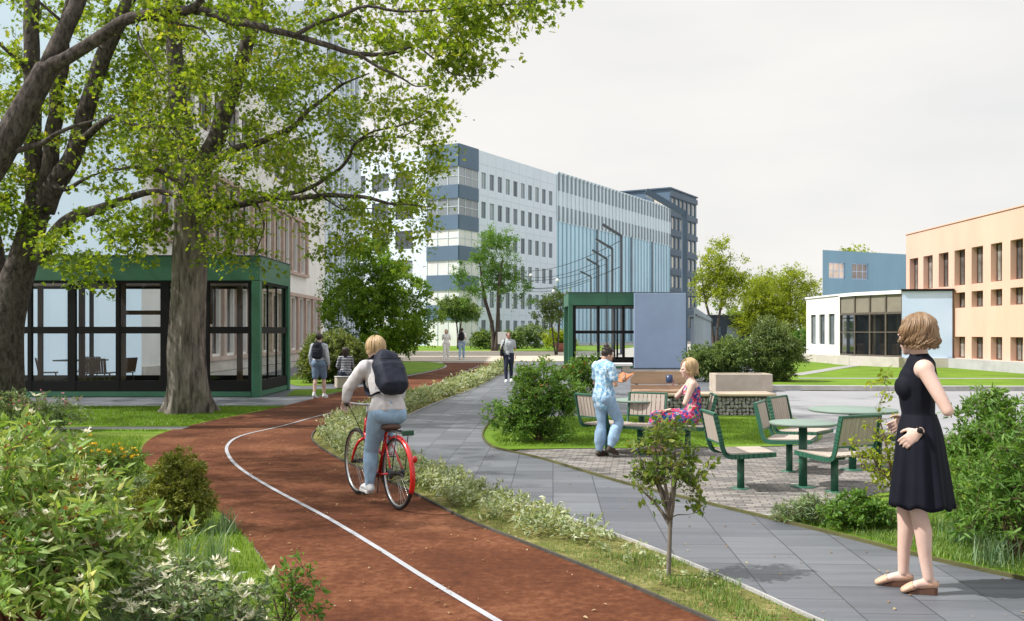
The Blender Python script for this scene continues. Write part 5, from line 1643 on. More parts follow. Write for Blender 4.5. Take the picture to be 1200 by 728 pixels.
# ---- lamp posts with slanted arms, wires and hanging lamps
posts = [(802, 249, 757, 224, 54.6, .15), (728, 276, 706, 263, 67, .09), (717.5, 291, 698, 280, 77, .09), (711, 303, 694, 293, 87.5, .09), (701.5, 311, 687, 303, 96, .09), (692.5, 324, 680, 318, 115, .09)]
plab = ['tall thick slate lamp post nearest, its slanted arm before the dark tower', 'second lamp post of the row, its bent arm against the light blue fin facade', 'third lamp post of the row, counted from the tallest', 'fourth lamp post of the row, slightly shorter than the third', 'fifth lamp post of the row, short in the distance', 'last and smallest lamp post of the row above the pavilion']
for (bx, by, tx, ty, d, r_), lab in zip(posts, plab):
    p = P(bx, by, d); q_ = P(tx, ty, d)
    t = thing('lamp_post', lab, 'lamp post', (p.x, p.y, 0), 0, 'bent lamp posts along the street')
    m_ = MB(); m_.box((0, 0, p.z / 2), (r_ * 2, r_ * 2, p.z), bev=.02); m_.build('post', M_slate_d if d < 60 else M_steel, t)
    m_ = MB(); m_.box((0, 0, .04), (r_ * 5, r_ * 5, .08)); m_.build('base_plate', M_steel, t)
    m_ = MB(); v = q_ - p; m_.beam((0, 0, p.z - r_ * .4), Vector((v.x, 0, p.z + v.z)) - Vector((0, 0, 0)), r_ * 2.0, r_ * 2.2, up=(0, 1, 0)); a_ = m_.build('arm', M_slate_d if d < 60 else M_steel, t)
    m_ = MB(); e = Vector((v.x * .8, 0, p.z + v.z * .8 - r_ * 1.25)); m_.beam(e, e + Vector((v.x * .18, 0, v.z * .18)), r_ * 1.4, .03, up=(0, 1, 0)); m_.build('lamp_head', M_finpale, a_)
def facade_pt(px, z):
    r_ = (px - 600) / FPX
    u = (6.2 + 109 * r_) / (.505 - .863 * r_)
    p = A0 + uo * u + no * .05; p.z = z
    return p
wires = [(posts[1], .35, 602, 9.6), (posts[2], .5, 612, 9.0), (posts[3], .5, 596, 8.6), (posts[4], .6, 606, 7.6), (posts[5], .5, 590, 7.2), (posts[1], 2.2, 608, 7.6)]
for i, (po_, dz, px, z) in enumerate(wires):
    a = P(po_[0], po_[1], po_[4]); a.z -= dz; b = facade_pt(px, z)
    pts = []
    for k in range(13):
        t_ = k / 12; p = a.lerp(b, t_); p.z -= 4 * t_ * (1 - t_) * .9; pts.append(p)
    lab = ['highest overhead wire from the second lamp post to the white office facade', 'overhead wire from the third lamp post', 'overhead wire from the fourth lamp post', 'overhead wire from the fifth lamp post', 'overhead wire from the smallest lamp post', 'lower overhead wire from the second lamp post'][i]
    tag(MB().tube(pts, .025, 5).build('overhead_wire', M_black), lab, 'wire', 'overhead wires across the street')
    if i in (1, 3, 4, 0):
        p = pts[6 if i != 0 else 9]
        t = thing('hanging_lamp', 'small white cup lamp hanging from the ' + ['highest wire', 'wire of the third lamp post', '', 'wire of the fifth lamp post', 'wire of the smallest lamp post'][i], 'lamp', p, 0, 'white lamps hung over the street')
        MB().tube([(0, 0, .0), (0, 0, -.3)], .015, 6).build('rod', M_black, t)
        MB().lathe([(.05, -.3), (.13, -.36), (.20, -.58), (.18, -.59), (.0, -.48)], n=14).build('lamp_shade', pmat('white lamp', (.8, .8, .8), rough=.4, var=0), t)
t = thing('slatted_fence', 'grey slatted metal screen fence receding behind the blue-grey panel', 'fence', (8.75, 45, 0))
a, b = Vector((8.75, 45, 0)), Vector((20.8, 96, 0)); n_ = 90
m_ = MB(); dr = (b - a).normalized()
for k in range(n_):
    p = a.lerp(b, k / (n_ - 1)) - a
    m_.box((p.x, p.y, 1.42), (.05, .22, 2.7), rz=-math.atan2(dr.x, dr.y))
m_.build('slat_screen', M_fin, t)
m_ = MB(); m_.beam((0.08, 0, .35), b - a + Vector((.08, 0, .35)), .05, .08); m_.beam((.08, 0, 2.4), b - a + Vector((.08, 0, 2.4)), .05, .08); m_.build('rail', M_steel, t)
t = thing('shed', 'low dark blue shed half hidden behind the trees by the slatted fence', 'shed', G(852, 411))
m_ = MB(); m_.box((0, 3, 1.5), (4.2, 5, 3.0)); m_.build('wall', pmat('dark blue cladding', (.045, .06, .09), rough=.6, var=.15), t)
m_ = MB(); m_.box((0, 3, 3.06), (4.5, 5.3, .12)); m_.build('roof', M_steel, t)
m_ = MB(); m_.box((.6, .48, 1.1), (1.0, .06, 2.0)); m_.build('door', M_fin, t)
m_ = MB(); m_.box((-.9, .48, 1.7), (.9, .05, .8)); m_.build('window', M_win, t)
t = thing('notice_board', 'small white notice board on the grass before the office building', 'sign', G(589, 411.8))
m_ = MB(); m_.box((0, 0, 1.1), (.8, .06, 1.0), bev=.01); m_.build('board', M_white, t)
for x in (-.3, .3): m_ = MB(); m_.box((x, .05, .5), (.06, .04, 1.0)); m_.build('post', M_steel, t)
t = thing('planter', 'reddish low planter tub by the office lawn', 'planter', G(660, 412.5))
m_ = MB(); m_.lathe([(.5, 0), (.7, .7), (.62, .7), (.58, .62), (0, .6)], n=20); m_.build('tub', pmat('terracotta', (.32, .12, .08), rough=.8), t)

# ---- gabion seat wall, bench, planter, concrete block
M_stone = [pmat('gabion stone ' + n_, c, rough=.9, var=.3, vscale=6, bump=.4, bscale=30) for n_, c in (('pale', (.42, .40, .37)), ('mid', (.30, .29, .28)), ('dark', (.17, .17, .18)), ('warm', (.36, .31, .26)))]
dg = 17.45
gx0, gx1 = px_x(742, dg), px_x(907.5, dg)
gw = thing('gabion_wall', 'low stone-filled gabion wall with a timber top at the back of the seating area', 'wall', ((gx0 + gx1) / 2, dg + .3, 0))
rg_ = random.Random(3)
m_ = MB()
gL = gx1 - gx0
for ix in range(int(gL / .075)):
    for iz in range(5):
        for layer in range(2):
            c = Vector((-gL / 2 + .04 + ix * .075 + rg_.uniform(-.015, .015), -.26 + layer * .09 + rg_.uniform(-.015, .015), .035 + iz * .068 + rg_.uniform(-.012, .012)))
            M_ = Euler((rg_.uniform(0, 3), rg_.uniform(0, 3), rg_.uniform(0, 3))).to_matrix()
            b_ = len(m_.v); m_.ell(c, (rg_.uniform(.035, .055), rg_.uniform(.03, .045), rg_.uniform(.025, .042)), M_, 6, 4, mi=rg_.choice((0, 0, 1, 1, 2, 3)))
m_.sm = [False] * len(m_.sm)
m_.build('stone_fill', M_stone, gw)
m_ = MB(); m_.box((0, .06, .18), (gL - .04, .4, .34)); m_.build('core', M_stone[2], gw)
m_ = MB()
for k in range(int(gL / .1) + 1):
    x = -gL / 2 + k * .1; m_.tube([(x, -.325, 0), (x, -.325, .37)], .0025, 4)
for k in range(5): m_.tube([(-gL / 2, -.327, .02 + k * .085), (gL / 2, -.327, .02 + k * .085)], .0025, 4)
m_.build('wire_mesh', M_fin, gw)
m_ = MB(); m_.box((0, 0, .395), (gL + .06, .72, .05), bev=.012); m_.build('timber_top', pmat('pale timber', (.55, .44, .33), rough=.6, var=.15, stretch=(.3, 3, 1)), gw)
bx0, bx1 = px_x(739, 17.9), px_x(804, 17.9)
bn = thing('bench', 'timber bench with a plank backrest set on the gabion wall', 'bench', ((bx0 + bx1) / 2, 17.9, 0))
bL = bx1 - bx0
m_ = MB(); m_.box((0, 0, .70), (bL, .05, .25), bev=.01); m_.box((0, -.02, .505), (bL, .05, .11), bev=.01); m_.build('backrest', M_timber, bn)
m_ = MB()
for k in range(3): m_.box((0, -.32 + k * .125, .452), (bL, .115, .045), bev=.008)
m_.build('seat', M_timber, bn)
for x in (-bL / 2 + .12, bL / 2 - .12):
    m_ = MB(); m_.box((x, .045, .41), (.05, .04, .82)); m_.build('leg', M_steel, bn)
cpn = thing('planter', 'long pale concrete planter box before the spreading shrubs', 'planter', G(871.5, 459.5))
cw = 67 / FPX * 24.5; hC = .47
m_ = MB(); th = .08
m_.box((0, 0, hC / 2), (cw, th, hC), bev=.012); m_.box((0, .7, hC / 2), (cw, th, hC), bev=.012)
m_.box((-cw / 2 + th / 2 + .001, .35, hC / 2), (th, .7 - th, hC - .004)); m_.box((cw / 2 - th / 2 - .001, .35, hC / 2), (th, .7 - th, hC - .004)); m_.build('box', M_conc, cpn)
m_ = MB(); m_.box((0, .35, .2), (cw - 2 * th, .7 - th, .38)); m_.build('soil', M_planting, cpn)
blk = thing('concrete_bench', 'low white concrete bench block in front of the small pavilion windows', 'bench', G(712, 437))
m_ = MB(); m_.box((0, 0, .32), (1.9, .45, .12), bev=.02); m_.build('seat', M_white, blk)
for x in (-.7, .7): m_ = MB(); m_.box((x, 0, .13), (.3, .36, .26), bev=.01); m_.build('leg', M_conc, blk)
# ------------------------------------------------------------------ chairs and tables
M_chairg = pmat('green coated steel', (.026, .108, .07), rough=.42, var=.12, vscale=8, spec=.5)
M_slat = pmat('grey brown slat', (.36, .29, .235), rough=.65, var=.18, vscale=9, stretch=(3, .3, .3), bump=.1)
M_slatb = pmat('faded slat', (.40, .345, .30), rough=.65, var=.18, vscale=9, stretch=(3, .3, .3), bump=.1)
M_tabletop = pmat('pale green table top', (.17, .235, .20), rough=.5, var=.12, vscale=5)

def make_chair(label, wood, loc, rz):
    """facing +Y, seat on a single post"""
    t = thing('terrace_chair', label, 'chair', loc, rz, 'pedestal chairs on the terrace')
    w, zs = .50, .39
    # side frames: front of the seat -> rear -> up the back
    prof = [Vector((0, .27, zs - .02)), Vector((0, .0, zs - .035)), Vector((0, -.19, zs - .035)), Vector((0, -.245, zs + .03)), Vector((0, -.275, zs + .16)), Vector((0, -.325, zs + .375))]
    q = catmull(prof, 5)
    fr_ = MB()
    for sx in (-1, 1):
        for a, b in zip(q, q[1:]):
            d = (b - a).normalized()
            fr_.beam(a + Vector((sx * w / 2, 0, 0)) - d * .004, b + Vector((sx * w / 2, 0, 0)) + d * .004, .018, .045, up=(0, .7, 1))
    top = q[-1]
    fr_.beam((-w / 2 - .009, top.y, top.z), (w / 2 + .009, top.y, top.z), .03, .024, bev=.004)
    fr_.beam((-w / 2, -.262, zs + .085), (w / 2, -.262, zs + .085), .018, .018)
    fr_.beam((-w / 2, .262, zs - .024), (w / 2, .262, zs - .024), .03, .03); fr_.beam((-w / 2, -.02, zs - .045), (w / 2, -.02, zs - .045), .06, .02)
    fr_.build('frame', M_chairg, t)
    n = 8; sw = (w - .03) / n
    st, bk = MB(), MB()
    for k in range(n):
        x = -w / 2 + .015 + sw * (k + .5)
        st.beam((x, .262, zs - .004), (x, -.20, zs - .012), sw * .86, .02, bev=.003)
        bk.beam((x, -.262, zs + .09), (x, -.318, zs + .362), sw * .86, .016, up=(0, 1, 0), bev=.003)
    st.build('seat', wood, t); bk.build('backrest', wood, t)
    ps = MB(); ps.lathe([(.036, .006), (.036, zs - .055)], n=16); ps.lathe([(.10, zs - .062), (.10, zs - .052)], n=16)
    p = ps.build('post', M_chairg, t)
    MB().lathe([(.095, 0.0), (.095, .010), (.045, .014), (.0, .016)], n=20).build('base_plate', M_chairg, p)
    return t
def chair_rz(fx, fy): return math.atan2(-fx, fy)
c0 = make_chair('pedestal chair seen side-on, facing right, standing alone nearest the lawn', M_slatb, G(868, 573), chair_rz(1, .05))
for lab, px, py, f in [
    ('pedestal chair with its slatted back to the viewer, in front of the nearest round table', 978, 577, (-.45, .9)),
    ('pedestal chair behind the nearest round table, back turned a little to the left', 925, 553, (.85, -.42)),
    ('pedestal chair on the lawn edge, farther than the one behind the nearest table', 941, 541, (.75, -.62)),
    ('pedestal chair at the far round table, half hidden by the thin sapling', 1030, 547, (-.85, .35)),
    ('pedestal chair on which the woman in the floral dress sits', 806, 533, (-1, .1)),
    ('pedestal chair standing between the reading woman and the far lawn', 750, 533, (-.45, -.9)),
    ('pedestal chair right behind the standing woman who reads, brownish slats toward the viewer', 712, 531, (.75, .6)),
]:
    c = dup(c0, lab, G(px, py), chair_rz(*f))
def make_table(label, loc, r_, h):
    t = thing('terrace_table', label, 'table', loc, 0, 'round tables on the terrace')
    MB().lathe([(0, h - .03), (r_ - .02, h - .03), (r_, h - .022), (r_, h - .004), (r_ - .006, h), (0, h)], n=48).build('table_top', M_tabletop, t)
    ps = MB(); ps.lathe([(.042, .006), (.042, h - .03)], n=18); ps.lathe([(.2, h - .04), (.2, h - .028)], n=18)
    p = ps.build('post', M_chairg, t)
    MB().lathe([(.13, 0), (.13, .012), (.05, .016), (0, .018)], n=24).build('base_plate', M_chairg, p)
    return t
make_table('nearest round table, ringed by slatted green chairs', G(941, 571), .33, .655)
make_table('round table by the thin sapling, its far side toward the road', G(999, 551), .48, .69)
make_table('round table between the reading woman and the seated woman in the floral dress', G(752, 526), .38, .66)

# furniture seen through the big pavilion's glass
M_slatc = pmat('brown slat', (.20, .13, .085), rough=.6, var=.2, vscale=9)
def cafe_chair(label, loc, rz, grp):
    t = thing('cafe_chair', label, 'chair', loc, rz, grp)
    bk = MB()
    for k in range(9): bk.box((-.24 + k * .06, -.24, .62), (.046, .02, .34), M=Matrix.Rotation(R(10), 3, 'X'))
    bk.build('backrest', M_slatc, t)
    st = MB()
    for k in range(7): st.box((0, -.18 + k * .065, .43), (.54, .055, .022))
    st.build('seat', M_slatc, t)
    f_ = MB()
    f_.beam((-.27, -.21, .44), (-.27, -.28, .80), .02, .02); f_.beam((.27, -.21, .44), (.27, -.28, .80), .02, .02); f_.beam((-.27, -.28, .80), (.27, -.28, .80), .02, .02)
    f_.build('frame', M_brownframe, t)
    for sx in (-1, 1):
        for sy in (-1, 1):
            MB().tube([(sx * .22, sy * .18, .42), (sx * .24, sy * .22, 0)], .014, 6).build('leg', M_brownframe, t)
    return t
zf = .10
def PF(px, d): return Vector((px_x(px, d), d, zf))
grp = 'slatted chairs inside the glass pavilion'
cc = cafe_chair('slatted chair left of the table inside the large pavilion', PF(56, dp + 1.6), R(-65), grp)
dup(cc, 'slatted chair with its back to the glass inside the large pavilion', PF(115, dp + 1.1), R(4))
dup(cc, 'slatted chair right of the table inside the large pavilion', PF(142, dp + 1.7), R(78))
dup(cc, 'slatted chair on the far side of the table inside the large pavilion', PF(100, dp + 2.45), R(180))
t = thing('cafe_table', 'dark square table between the chairs inside the large pavilion', 'table', PF(95, dp + 1.9))
m_ = MB(); m_.box((0, 0, .735), (1.1, .8, .035), bev=.008); m_.build('table_top', pmat('dark green table', (.09, .13, .11), rough=.4), t)
m_ = MB(); m_.tube([(0, 0, .03), (0, 0, .72)], .04, 12); p = m_.build('post', M_black, t)
MB().lathe([(.28, 0), (.28, .02), (.05, .035), (0, .035)], n=20).build('base_plate', M_black, p)

# ------------------------------------------------------------------ bicycle
M_red = pmat('red bicycle paint', (.52, .012, .012), rough=.25, var=.05, coat=.5, spec=.5)
M_rubber = pmat('tyre rubber', (.018, .018, .02), rough=.8, var=.2, vscale=20)
M_alu = pmat('brushed aluminium', (.55, .55, .56), rough=.3, metal=.9, var=.05)
M_darkm = pmat('dark component metal', (.04, .04, .045), rough=.4, metal=.5, var=.1)
M_leather = pmat('brown saddle leather', (.07, .035, .025), rough=.5, var=.15)
def bicycle(label, loc, rz):
    t = thing('bicycle', label, 'bicycle', loc, rz)
    Rw, wb_ = .315, .94
    yr, yf = -wb_ * .47, wb_ * .53
    bb = Vector((0, -.03, .255)); rh = Vector((0, yr, Rw)); fh = Vector((0, yf, Rw))
    st_top = Vector((0, -.20, .66)); hd_b = Vector((0, .30, .58)); hd_t = Vector((0, .265, .74))
    f_ = MB()
    f_.tube([bb, st_top], .016, 10); f_.tube([hd_b - Vector((0, 0, .0)), hd_t], .020, 10)
    f_.tube(catmull([hd_b + Vector((0, 0, .03)), Vector((0, .17, .42)), Vector((0, .06, .29)), bb], 5), .021, 10)
    f_.tube(catmull([hd_t - Vector((0, 0, .05)), Vector((0, .13, .56)), Vector((0, -.02, .47)), Vector((0, -.135, .44))], 5), .017, 10)
    for sx in (-1, 1):
        f_.tube([Vector((sx * .02, st_top.y, st_top.z - .04)), Vector((sx * .06, yr, Rw))], .009, 8)
        f_.tube([Vector((sx * .03, bb.y, bb.z)), Vector((sx * .06, yr, Rw))], .010, 8)
    f_.tube([bb + Vector((-.04, 0, 0)), bb + Vector((.04, 0, 0))], .026, 14)
    f_.build('frame', M_red, t)
    k_ = MB()
    crown = hd_b - Vector((0, -.01, .03))
    for sx in (-1, 1):
        k_.tube(catmull([crown, crown + Vector((sx * .055, .01, -.03)), Vector((sx * .055, yf - .06, Rw + .1)), Vector((sx * .055, yf, Rw))], 4), [.014] * 9 + [.012] * 2 + [.010] * 2, 8)
    k_.build('fork', M_red, t)
    hb = MB()
    hb.tube([hd_t, hd_t + Vector((0, -.025, .12))], .013, 10)
    c = hd_t + Vector((0, -.03, .13))
    hb.tube(catmull([c + Vector((-.27, -.15, .02)), c + Vector((-.24, -.05, .035)), c + Vector((-.12, .04, .01)), c, c + Vector((.12, .04, .01)), c + Vector((.24, -.05, .035)), c + Vector((.27, -.15, .02))], 5), .011, 8)
    h_ = hb.build('handlebar', M_alu, t)
    for sx in (-1, 1):
        MB().tube([c + Vector((sx * .27, -.16, .02)), c + Vector((sx * .256, -.07, .033))], .017, 10).build('grip', M_darkm, h_)
        MB().tube([c + Vector((sx * .235, -.03, .025)), c + Vector((sx * .27, -.12, -.02))], .005, 6).build('brake_lever', M_alu, h_)
    MB().tube(catmull([c + Vector((-.22, -.02, .02)), c + Vector((-.12, .10, -.06)), crown + Vector((0, .05, .02))], 5), .004, 5).build('cable', M_black, h_)
    sd_ = MB(); rings = []
    for y, wx, zt, zb in ((-.345, .045, .715, .69), (-.335, .085, .735, .675), (-.29, .095, .74, .67), (-.23, .075, .735, .675), (-.17, .04, .728, .68), (-.10, .022, .722, .69), (-.075, .012, .715, .695)):
        ring = []
        for k in range(14):
            a = 2 * math.pi * k / 14; s_ = math.sin(a)
            ring.append(Vector((wx * math.cos(a), y, (zt + zb) / 2 + (zt - zb) / 2 * (s_ if s_ > 0 else s_ * .8))))
        rings.append(ring)
    sd_.loft(rings)
    s_ = sd_.build('saddle', M_leather, t)
    MB().tube([st_top, Vector((0, -.222, .69))], .012, 10).build('seat_post', M_alu, t)
    for hub, nm in ((rh, 'rear'), (fh, 'front')):
        # wheel = rim with tyre, spokes, hub as sub-parts
        ring = lambda rr, n=56: [hub + Vector((0, rr * math.cos(2 * math.pi * k / n), rr * math.sin(2 * math.pi * k / n))) for k in range(n + 1)]
        w_ = MB().tube(ring(Rw - .030), [(.010, .010)] * 57, 8, cap=False).build('wheel', M_alu, t)
        MB().tube(ring(Rw - .0165), .0175, 10, cap=False).build('tyre', M_rubber, w_)
        sp = MB()
        for k in range(28):
            a = 2 * math.pi * k / 28; b_ = a + (.35 if k % 2 else -.35)
            o_ = Vector((.022 if k % 4 < 2 else -.022, .02 * math.cos(b_), .02 * math.sin(b_)))
            sp.tube([hub + o_, hub + Vector((0, (Rw - .03) * math.cos(a), (Rw - .03) * math.sin(a)))], .0016, 3, cap=False)
        sp.build('spoke', M_alu, w_)
        MB().lathe([(.014, -.062), (.02, -.05), (.018, -.03), (.024, -.022), (.015, 0), (.024, .022), (.018, .03), (.02, .05), (.014, .062)], hub, 14, axis='X').build('hub', M_darkm, w_)
    def fender(hub, a0, a1, nm):
        m_ = MB(); rings = []
        for k in range(25):
            a = a0 + (a1 - a0) * k / 24
            rad = Vector((0, math.cos(a), math.sin(a)))
            ring = []
            for (x, dz) in ((-.024, -.020), (-.019, -.004), (0, .003), (.019, -.004), (.024, -.020), (.021, -.022), (.017, -.008), (0, -.001), (-.017, -.008), (-.021, -.022)):
                ring.append(hub + rad * (Rw + .014 + dz) + Vector((x, 0, 0)))
            rings.append(ring)
        m_.loft(rings)
        return m_.build(nm, M_red, t)
    fender(rh, R(60), R(205), 'rear_fender')
    ck = MB()
    ck.lathe([(.085, .044), (.09, .047), (.085, .05), (.02, .05)], bb, 24, axis='X')
    ck.beam(bb + Vector((.06, 0, 0)), bb + Vector((.06, -.012, .16)), .014, .02); ck.beam(bb + Vector((-.06, 0, 0)), bb + Vector((-.06, .012, -.16)), .014, .02)
    ck.tube([bb + Vector((-.062, 0, 0)), bb + Vector((.062, 0, 0))], .010, 8)
    cr_ = ck.build('crankset', M_darkm, t)
    for sx, dz, dy in ((1, .16, -.012), (-1, -.16, .012)):
        m_ = MB(); m_.box(bb + Vector((sx * .115, dy, dz)), (.09, .075, .022), bev=.006); m_.build('pedal', M_darkm, cr_)
    ch = MB()
    ch.tube([bb + Vector((.048, .0, .087)), rh + Vector((.048, 0, .035))], .004, 5); ch.tube([bb + Vector((.048, .0, -.087)), rh + Vector((.048, 0, -.035))], .004, 5)
    ch.lathe([(.035, .04), (.037, .048), (.035, .055), (.012, .055)], rh, 16, axis='X')
    ch.build('chain', M_darkm, t)
    dl = MB(); dl.lathe([(.045, -.075), (.05, -.066), (.045, -.058), (.02, -.057)], rh, 18, axis='X'); dl.build('hub_gear', M_darkm, t)
    rk = MB()
    zr = Rw * 2 + .055
    for x in (-.05, .05): rk.tube([(x, yr + .16, zr - .01), (x, yr - .20, zr)], .006, 6)
    for y in (.12, .04, -.04, -.12, -.19): rk.tube([(-.05, yr + y, zr - .003), (.05, yr + y, zr - .003)], .005, 6)
    for x in (-.055, .055): rk.tube([(x, yr - .10, zr), (x * 1.15, yr - .02, Rw + .02)], .005, 6)
    r_ = rk.build('rack', M_darkm, t)
    m_ = MB(); m_.box((0, yr - .215, zr + .0), (.11, .016, .045), bev=.005); m_.build('reflector_plate', pmat('dark green plate', (.02, .07, .04), rough=.4, var=.1), r_)
    m_ = MB(); m_.ell(rh + Vector((0, -Rw - .04, .16)), (.022, .018, .03)); m_.build('rear_light', pmat('red lens', (.4, .01, .01), rough=.2, var=0), t)
    ks = MB(); ks.tube([bb + Vector((-.04, -.08, .02)), bb + Vector((-.10, -.20, -.13))], .007, 6); ks.build('kickstand', M_darkm, t)
    return t
gr_, gf_ = G(466, 598), None
BK_RZ = R(31)
h_dir = Vector((-math.sin(BK_RZ), math.cos(BK_RZ), 0))
BK_LOC = gr_ + h_dir * (.94 * .47)
BK_LOC.z = .008
bicycle('red city bicycle ridden away along the track, with rack and red rear mudguard', BK_LOC, BK_RZ)
import bmesh
# ------------------------------------------------------------------ people
def skinmat(name, c):
    m, nt, b = nodes(name); L = nt.links.new
    n = nt.nodes.new('ShaderNodeTexNoise'); n.inputs['Scale'].default_value = 9; n.inputs['Detail'].default_value = 6
    tc = nt.nodes.new('ShaderNodeTexCoord'); L(tc.outputs['Object'], n.inputs['Vector'])
    r = nt.nodes.new('ShaderNodeValToRGB'); r.color_ramp.elements[0].position = .3; r.color_ramp.elements[1].position = .7
    r.color_ramp.elements[0].color = col4((c[0] * .92, c[1] * .86, c[2] * .84)); r.color_ramp.elements[1].color = col4((c[0] * 1.05, c[1] * 1.05, c[2] * 1.05))
    L(n.outputs['Fac'], r.inputs['Fac']); L(r.outputs['Color'], b.inputs['Base Color'])
    b.inputs['Roughness'].default_value = .52; b.inputs['Specular IOR Level'].default_value = .35
    b.inputs['Subsurface Weight'].default_value = .12; b.inputs['Subsurface Radius'].default_value = (.02, .008, .004); b.inputs['Subsurface Scale'].default_value = .4
    return m
S_fair = skinmat('fair skin', (.60, .435, .375)); S_tan = skinmat('tan skin', (.46, .28, .20))
def cloth(name, c, var=.12, vscale=14, rough=.85, stretch=(1, 1, 1)):
    m = pmat(name, c, rough=rough, var=var, vscale=vscale, bump=.12, bscale=220, spec=.15, stretch=stretch)
    return m
def printmat(name, cols, scale, pos=None, detail=2):
    """printed cloth: patches of flat colour from cells"""
    m, nt, b = nodes(name); L = nt.links.new
    tc = nt.nodes.new('ShaderNodeTexCoord'); v = nt.nodes.new('ShaderNodeTexVoronoi'); v.inputs['Scale'].default_value = scale
    n = nt.nodes.new('ShaderNodeTexNoise'); n.inputs['Scale'].default_value = scale * 1.5; n.inputs['Detail'].default_value = 2
    mx = nt.nodes.new('ShaderNodeMix'); mx.data_type = 'RGBA'; mx.inputs[0].default_value = .07
    L(tc.outputs['Object'], mx.inputs[6]); L(n.outputs['Color'], mx.inputs[7]); L(tc.outputs['Object'], n.inputs['Vector'])
    L(mx.outputs[2], v.inputs['Vector'])
    r = nt.nodes.new('ShaderNodeValToRGB'); r.color_ramp.interpolation = 'CONSTANT'
    els = r.color_ramp.elements
    while len(els) < len(cols): els.new(.5)
    for i, c in enumerate(cols):
        els[i].position = i / len(cols); els[i].color = col4(c)
    sp = nt.nodes.new('ShaderNodeSeparateColor'); L(v.outputs['Color'], sp.inputs[0])
    L(sp.outputs[0], r.inputs['Fac']); L(r.outputs['Color'], b.inputs['Base Color'])
    b.inputs['Roughness'].default_value = .85; b.inputs['Specular IOR Level'].default_value = .15
    return m
def tones(nm, c):
    return [pmat(nm + ' ' + w_, tuple(q * k for q in c), rough=.42, var=.25, vscale=30, stretch=(1, 1, .2), spec=.45) for w_, k in (('mid', 1), ('dark', .55), ('light', 1.6))]
M_sole = pmat('dark sole', (.05, .035, .025), rough=.7)
M_eye = pmat('dark eye', (.03, .02, .018), rough=.2, var=0)
M_lip = pmat('lips', (.42, .17, .15), rough=.4, var=.05)

def lr(J, k): return J[k + 'R'], J[k + 'L']
def base_pose(s=1.0, **kw):
    J = dict(pel=(0, 0, .95), wai=(0, 0, 1.09), che=(0, .01, 1.28), nek=(0, -.01, 1.455), hed=(0, .025, 1.60),
             sR=(.168, -.01, 1.395), sL=(-.168, -.01, 1.395), eR=(.215, -.03, 1.12), eL=(-.215, -.03, 1.12), wR=(.225, .05, .885), wL=(-.225, .05, .885),
             hR=(.088, 0, .91), hL=(-.088, 0, .91), kR=(.095, .02, .50), kL=(-.095, .02, .50), aR=(.095, -.03, .085), aL=(-.095, -.03, .085),
             tR=(.115, .15, .028), tL=(-.115, .15, .028), dR=(0, .1, -1), dL=(0, .1, -1), nR=(-1, 0, 0), nL=(1, 0, 0), yaw=0.0, pitch=0.0, roll=0.0)
    for k, v in list(J.items()):
        if isinstance(v, tuple) and k[0] not in 'dn' or k == 'nek': J[k] = tuple(c * s for c in v)
    J.update(kw)
    for k, v in list(J.items()):
        if isinstance(v, (tuple, list)): J[k] = Vector(v)
    J['s'] = s
    return J

def side_of(J): return (J['sR'] - J['sL']).normalized()
def hips_side(J): return (J['hR'] - J['hL']).normalized()

def torso(mb, J, infl=0.0, female=True, top='neck', bottom=-.07, n=20, slim=1.0, caps=True):
    s = J['s']; up1 = (J['wai'] - J['pel']).normalized()
    sh = (J['sR'] + J['sL']) / 2
    if female: W = [(.12, .085), (.168, .118), (.165, .115), (.126, .092), (.142, .108), (.150, .105), (.135, .082), (.062, .055)]
    else: W = [(.12, .09), (.158, .112), (.155, .11), (.145, .10), (.168, .118), (.178, .115), (.150, .085), (.066, .06)]
    pts = [J['pel'] + up1 * bottom * s, J['pel'] - up1 * .02 * s, J['pel'] + up1 * .05 * s, J['wai'], J['che'], J['che'].lerp(sh, .62), sh + (J['nek'] - sh) * .25, J['nek']]
    W = [((a * slim) * s + infl, b * slim * s + infl) for a, b in W]
    if top == 'shoulder': pts, W = pts[:7], W[:7]
    if top == 'chest': pts, W = pts[:5] + [J['che'].lerp(sh, .22)], W[:5] + [W[4]]
    mb.tube(catmull(pts, 3), lerp_list(W, 3), n, side=side_of(J), round_cap=True)
    if female:
        fwd = side_of(J).cross(up1) * -1
        fwd = up1.cross(side_of(J))
        for sx in (-1, 1):
            mb.ell(J['che'] + side_of(J) * (.066 * s * sx) + fwd * (.062 * s) - up1 * .005, (.056 * s + infl, .052 * s + infl, .062 * s + infl))
    if caps and top != 'chest':
        for k in 'RL': mb.ell(J['s' + k] + (sh - J['s' + k]) * .12, .060 * s + infl)
    return mb

def arm(mb, J, k, infl=0.0, frac=1.0, thin=1.0):
    """frac: 0..1 upper arm, 1..2 forearm"""
    s = J['s'] * thin
    pts = [J['s' + k], J['s' + k].lerp(J['e' + k], .5), J['e' + k], J['e' + k].lerp(J['w' + k], .35), J['w' + k]]
    rr = [.052, .045, .037, .038, .025]
    fr_ = [0, .5, 1, 1.35, 2]
    P_, W = [], []
    for i, p in enumerate(pts):
        if fr_[i] <= frac + 1e-6: P_.append(p); W.append(rr[i] * s + infl)
    if frac < 2:
        i = len(P_)
        if i < len(pts):
            t = (frac - fr_[i - 1]) / (fr_[i] - fr_[i - 1])
            if t > .02: P_.append(pts[i - 1].lerp(pts[i], t)); W.append((rr[i - 1] + (rr[i] - rr[i - 1]) * t) * s + infl)
    mb.tube(P_, W, 14, round_cap=True)

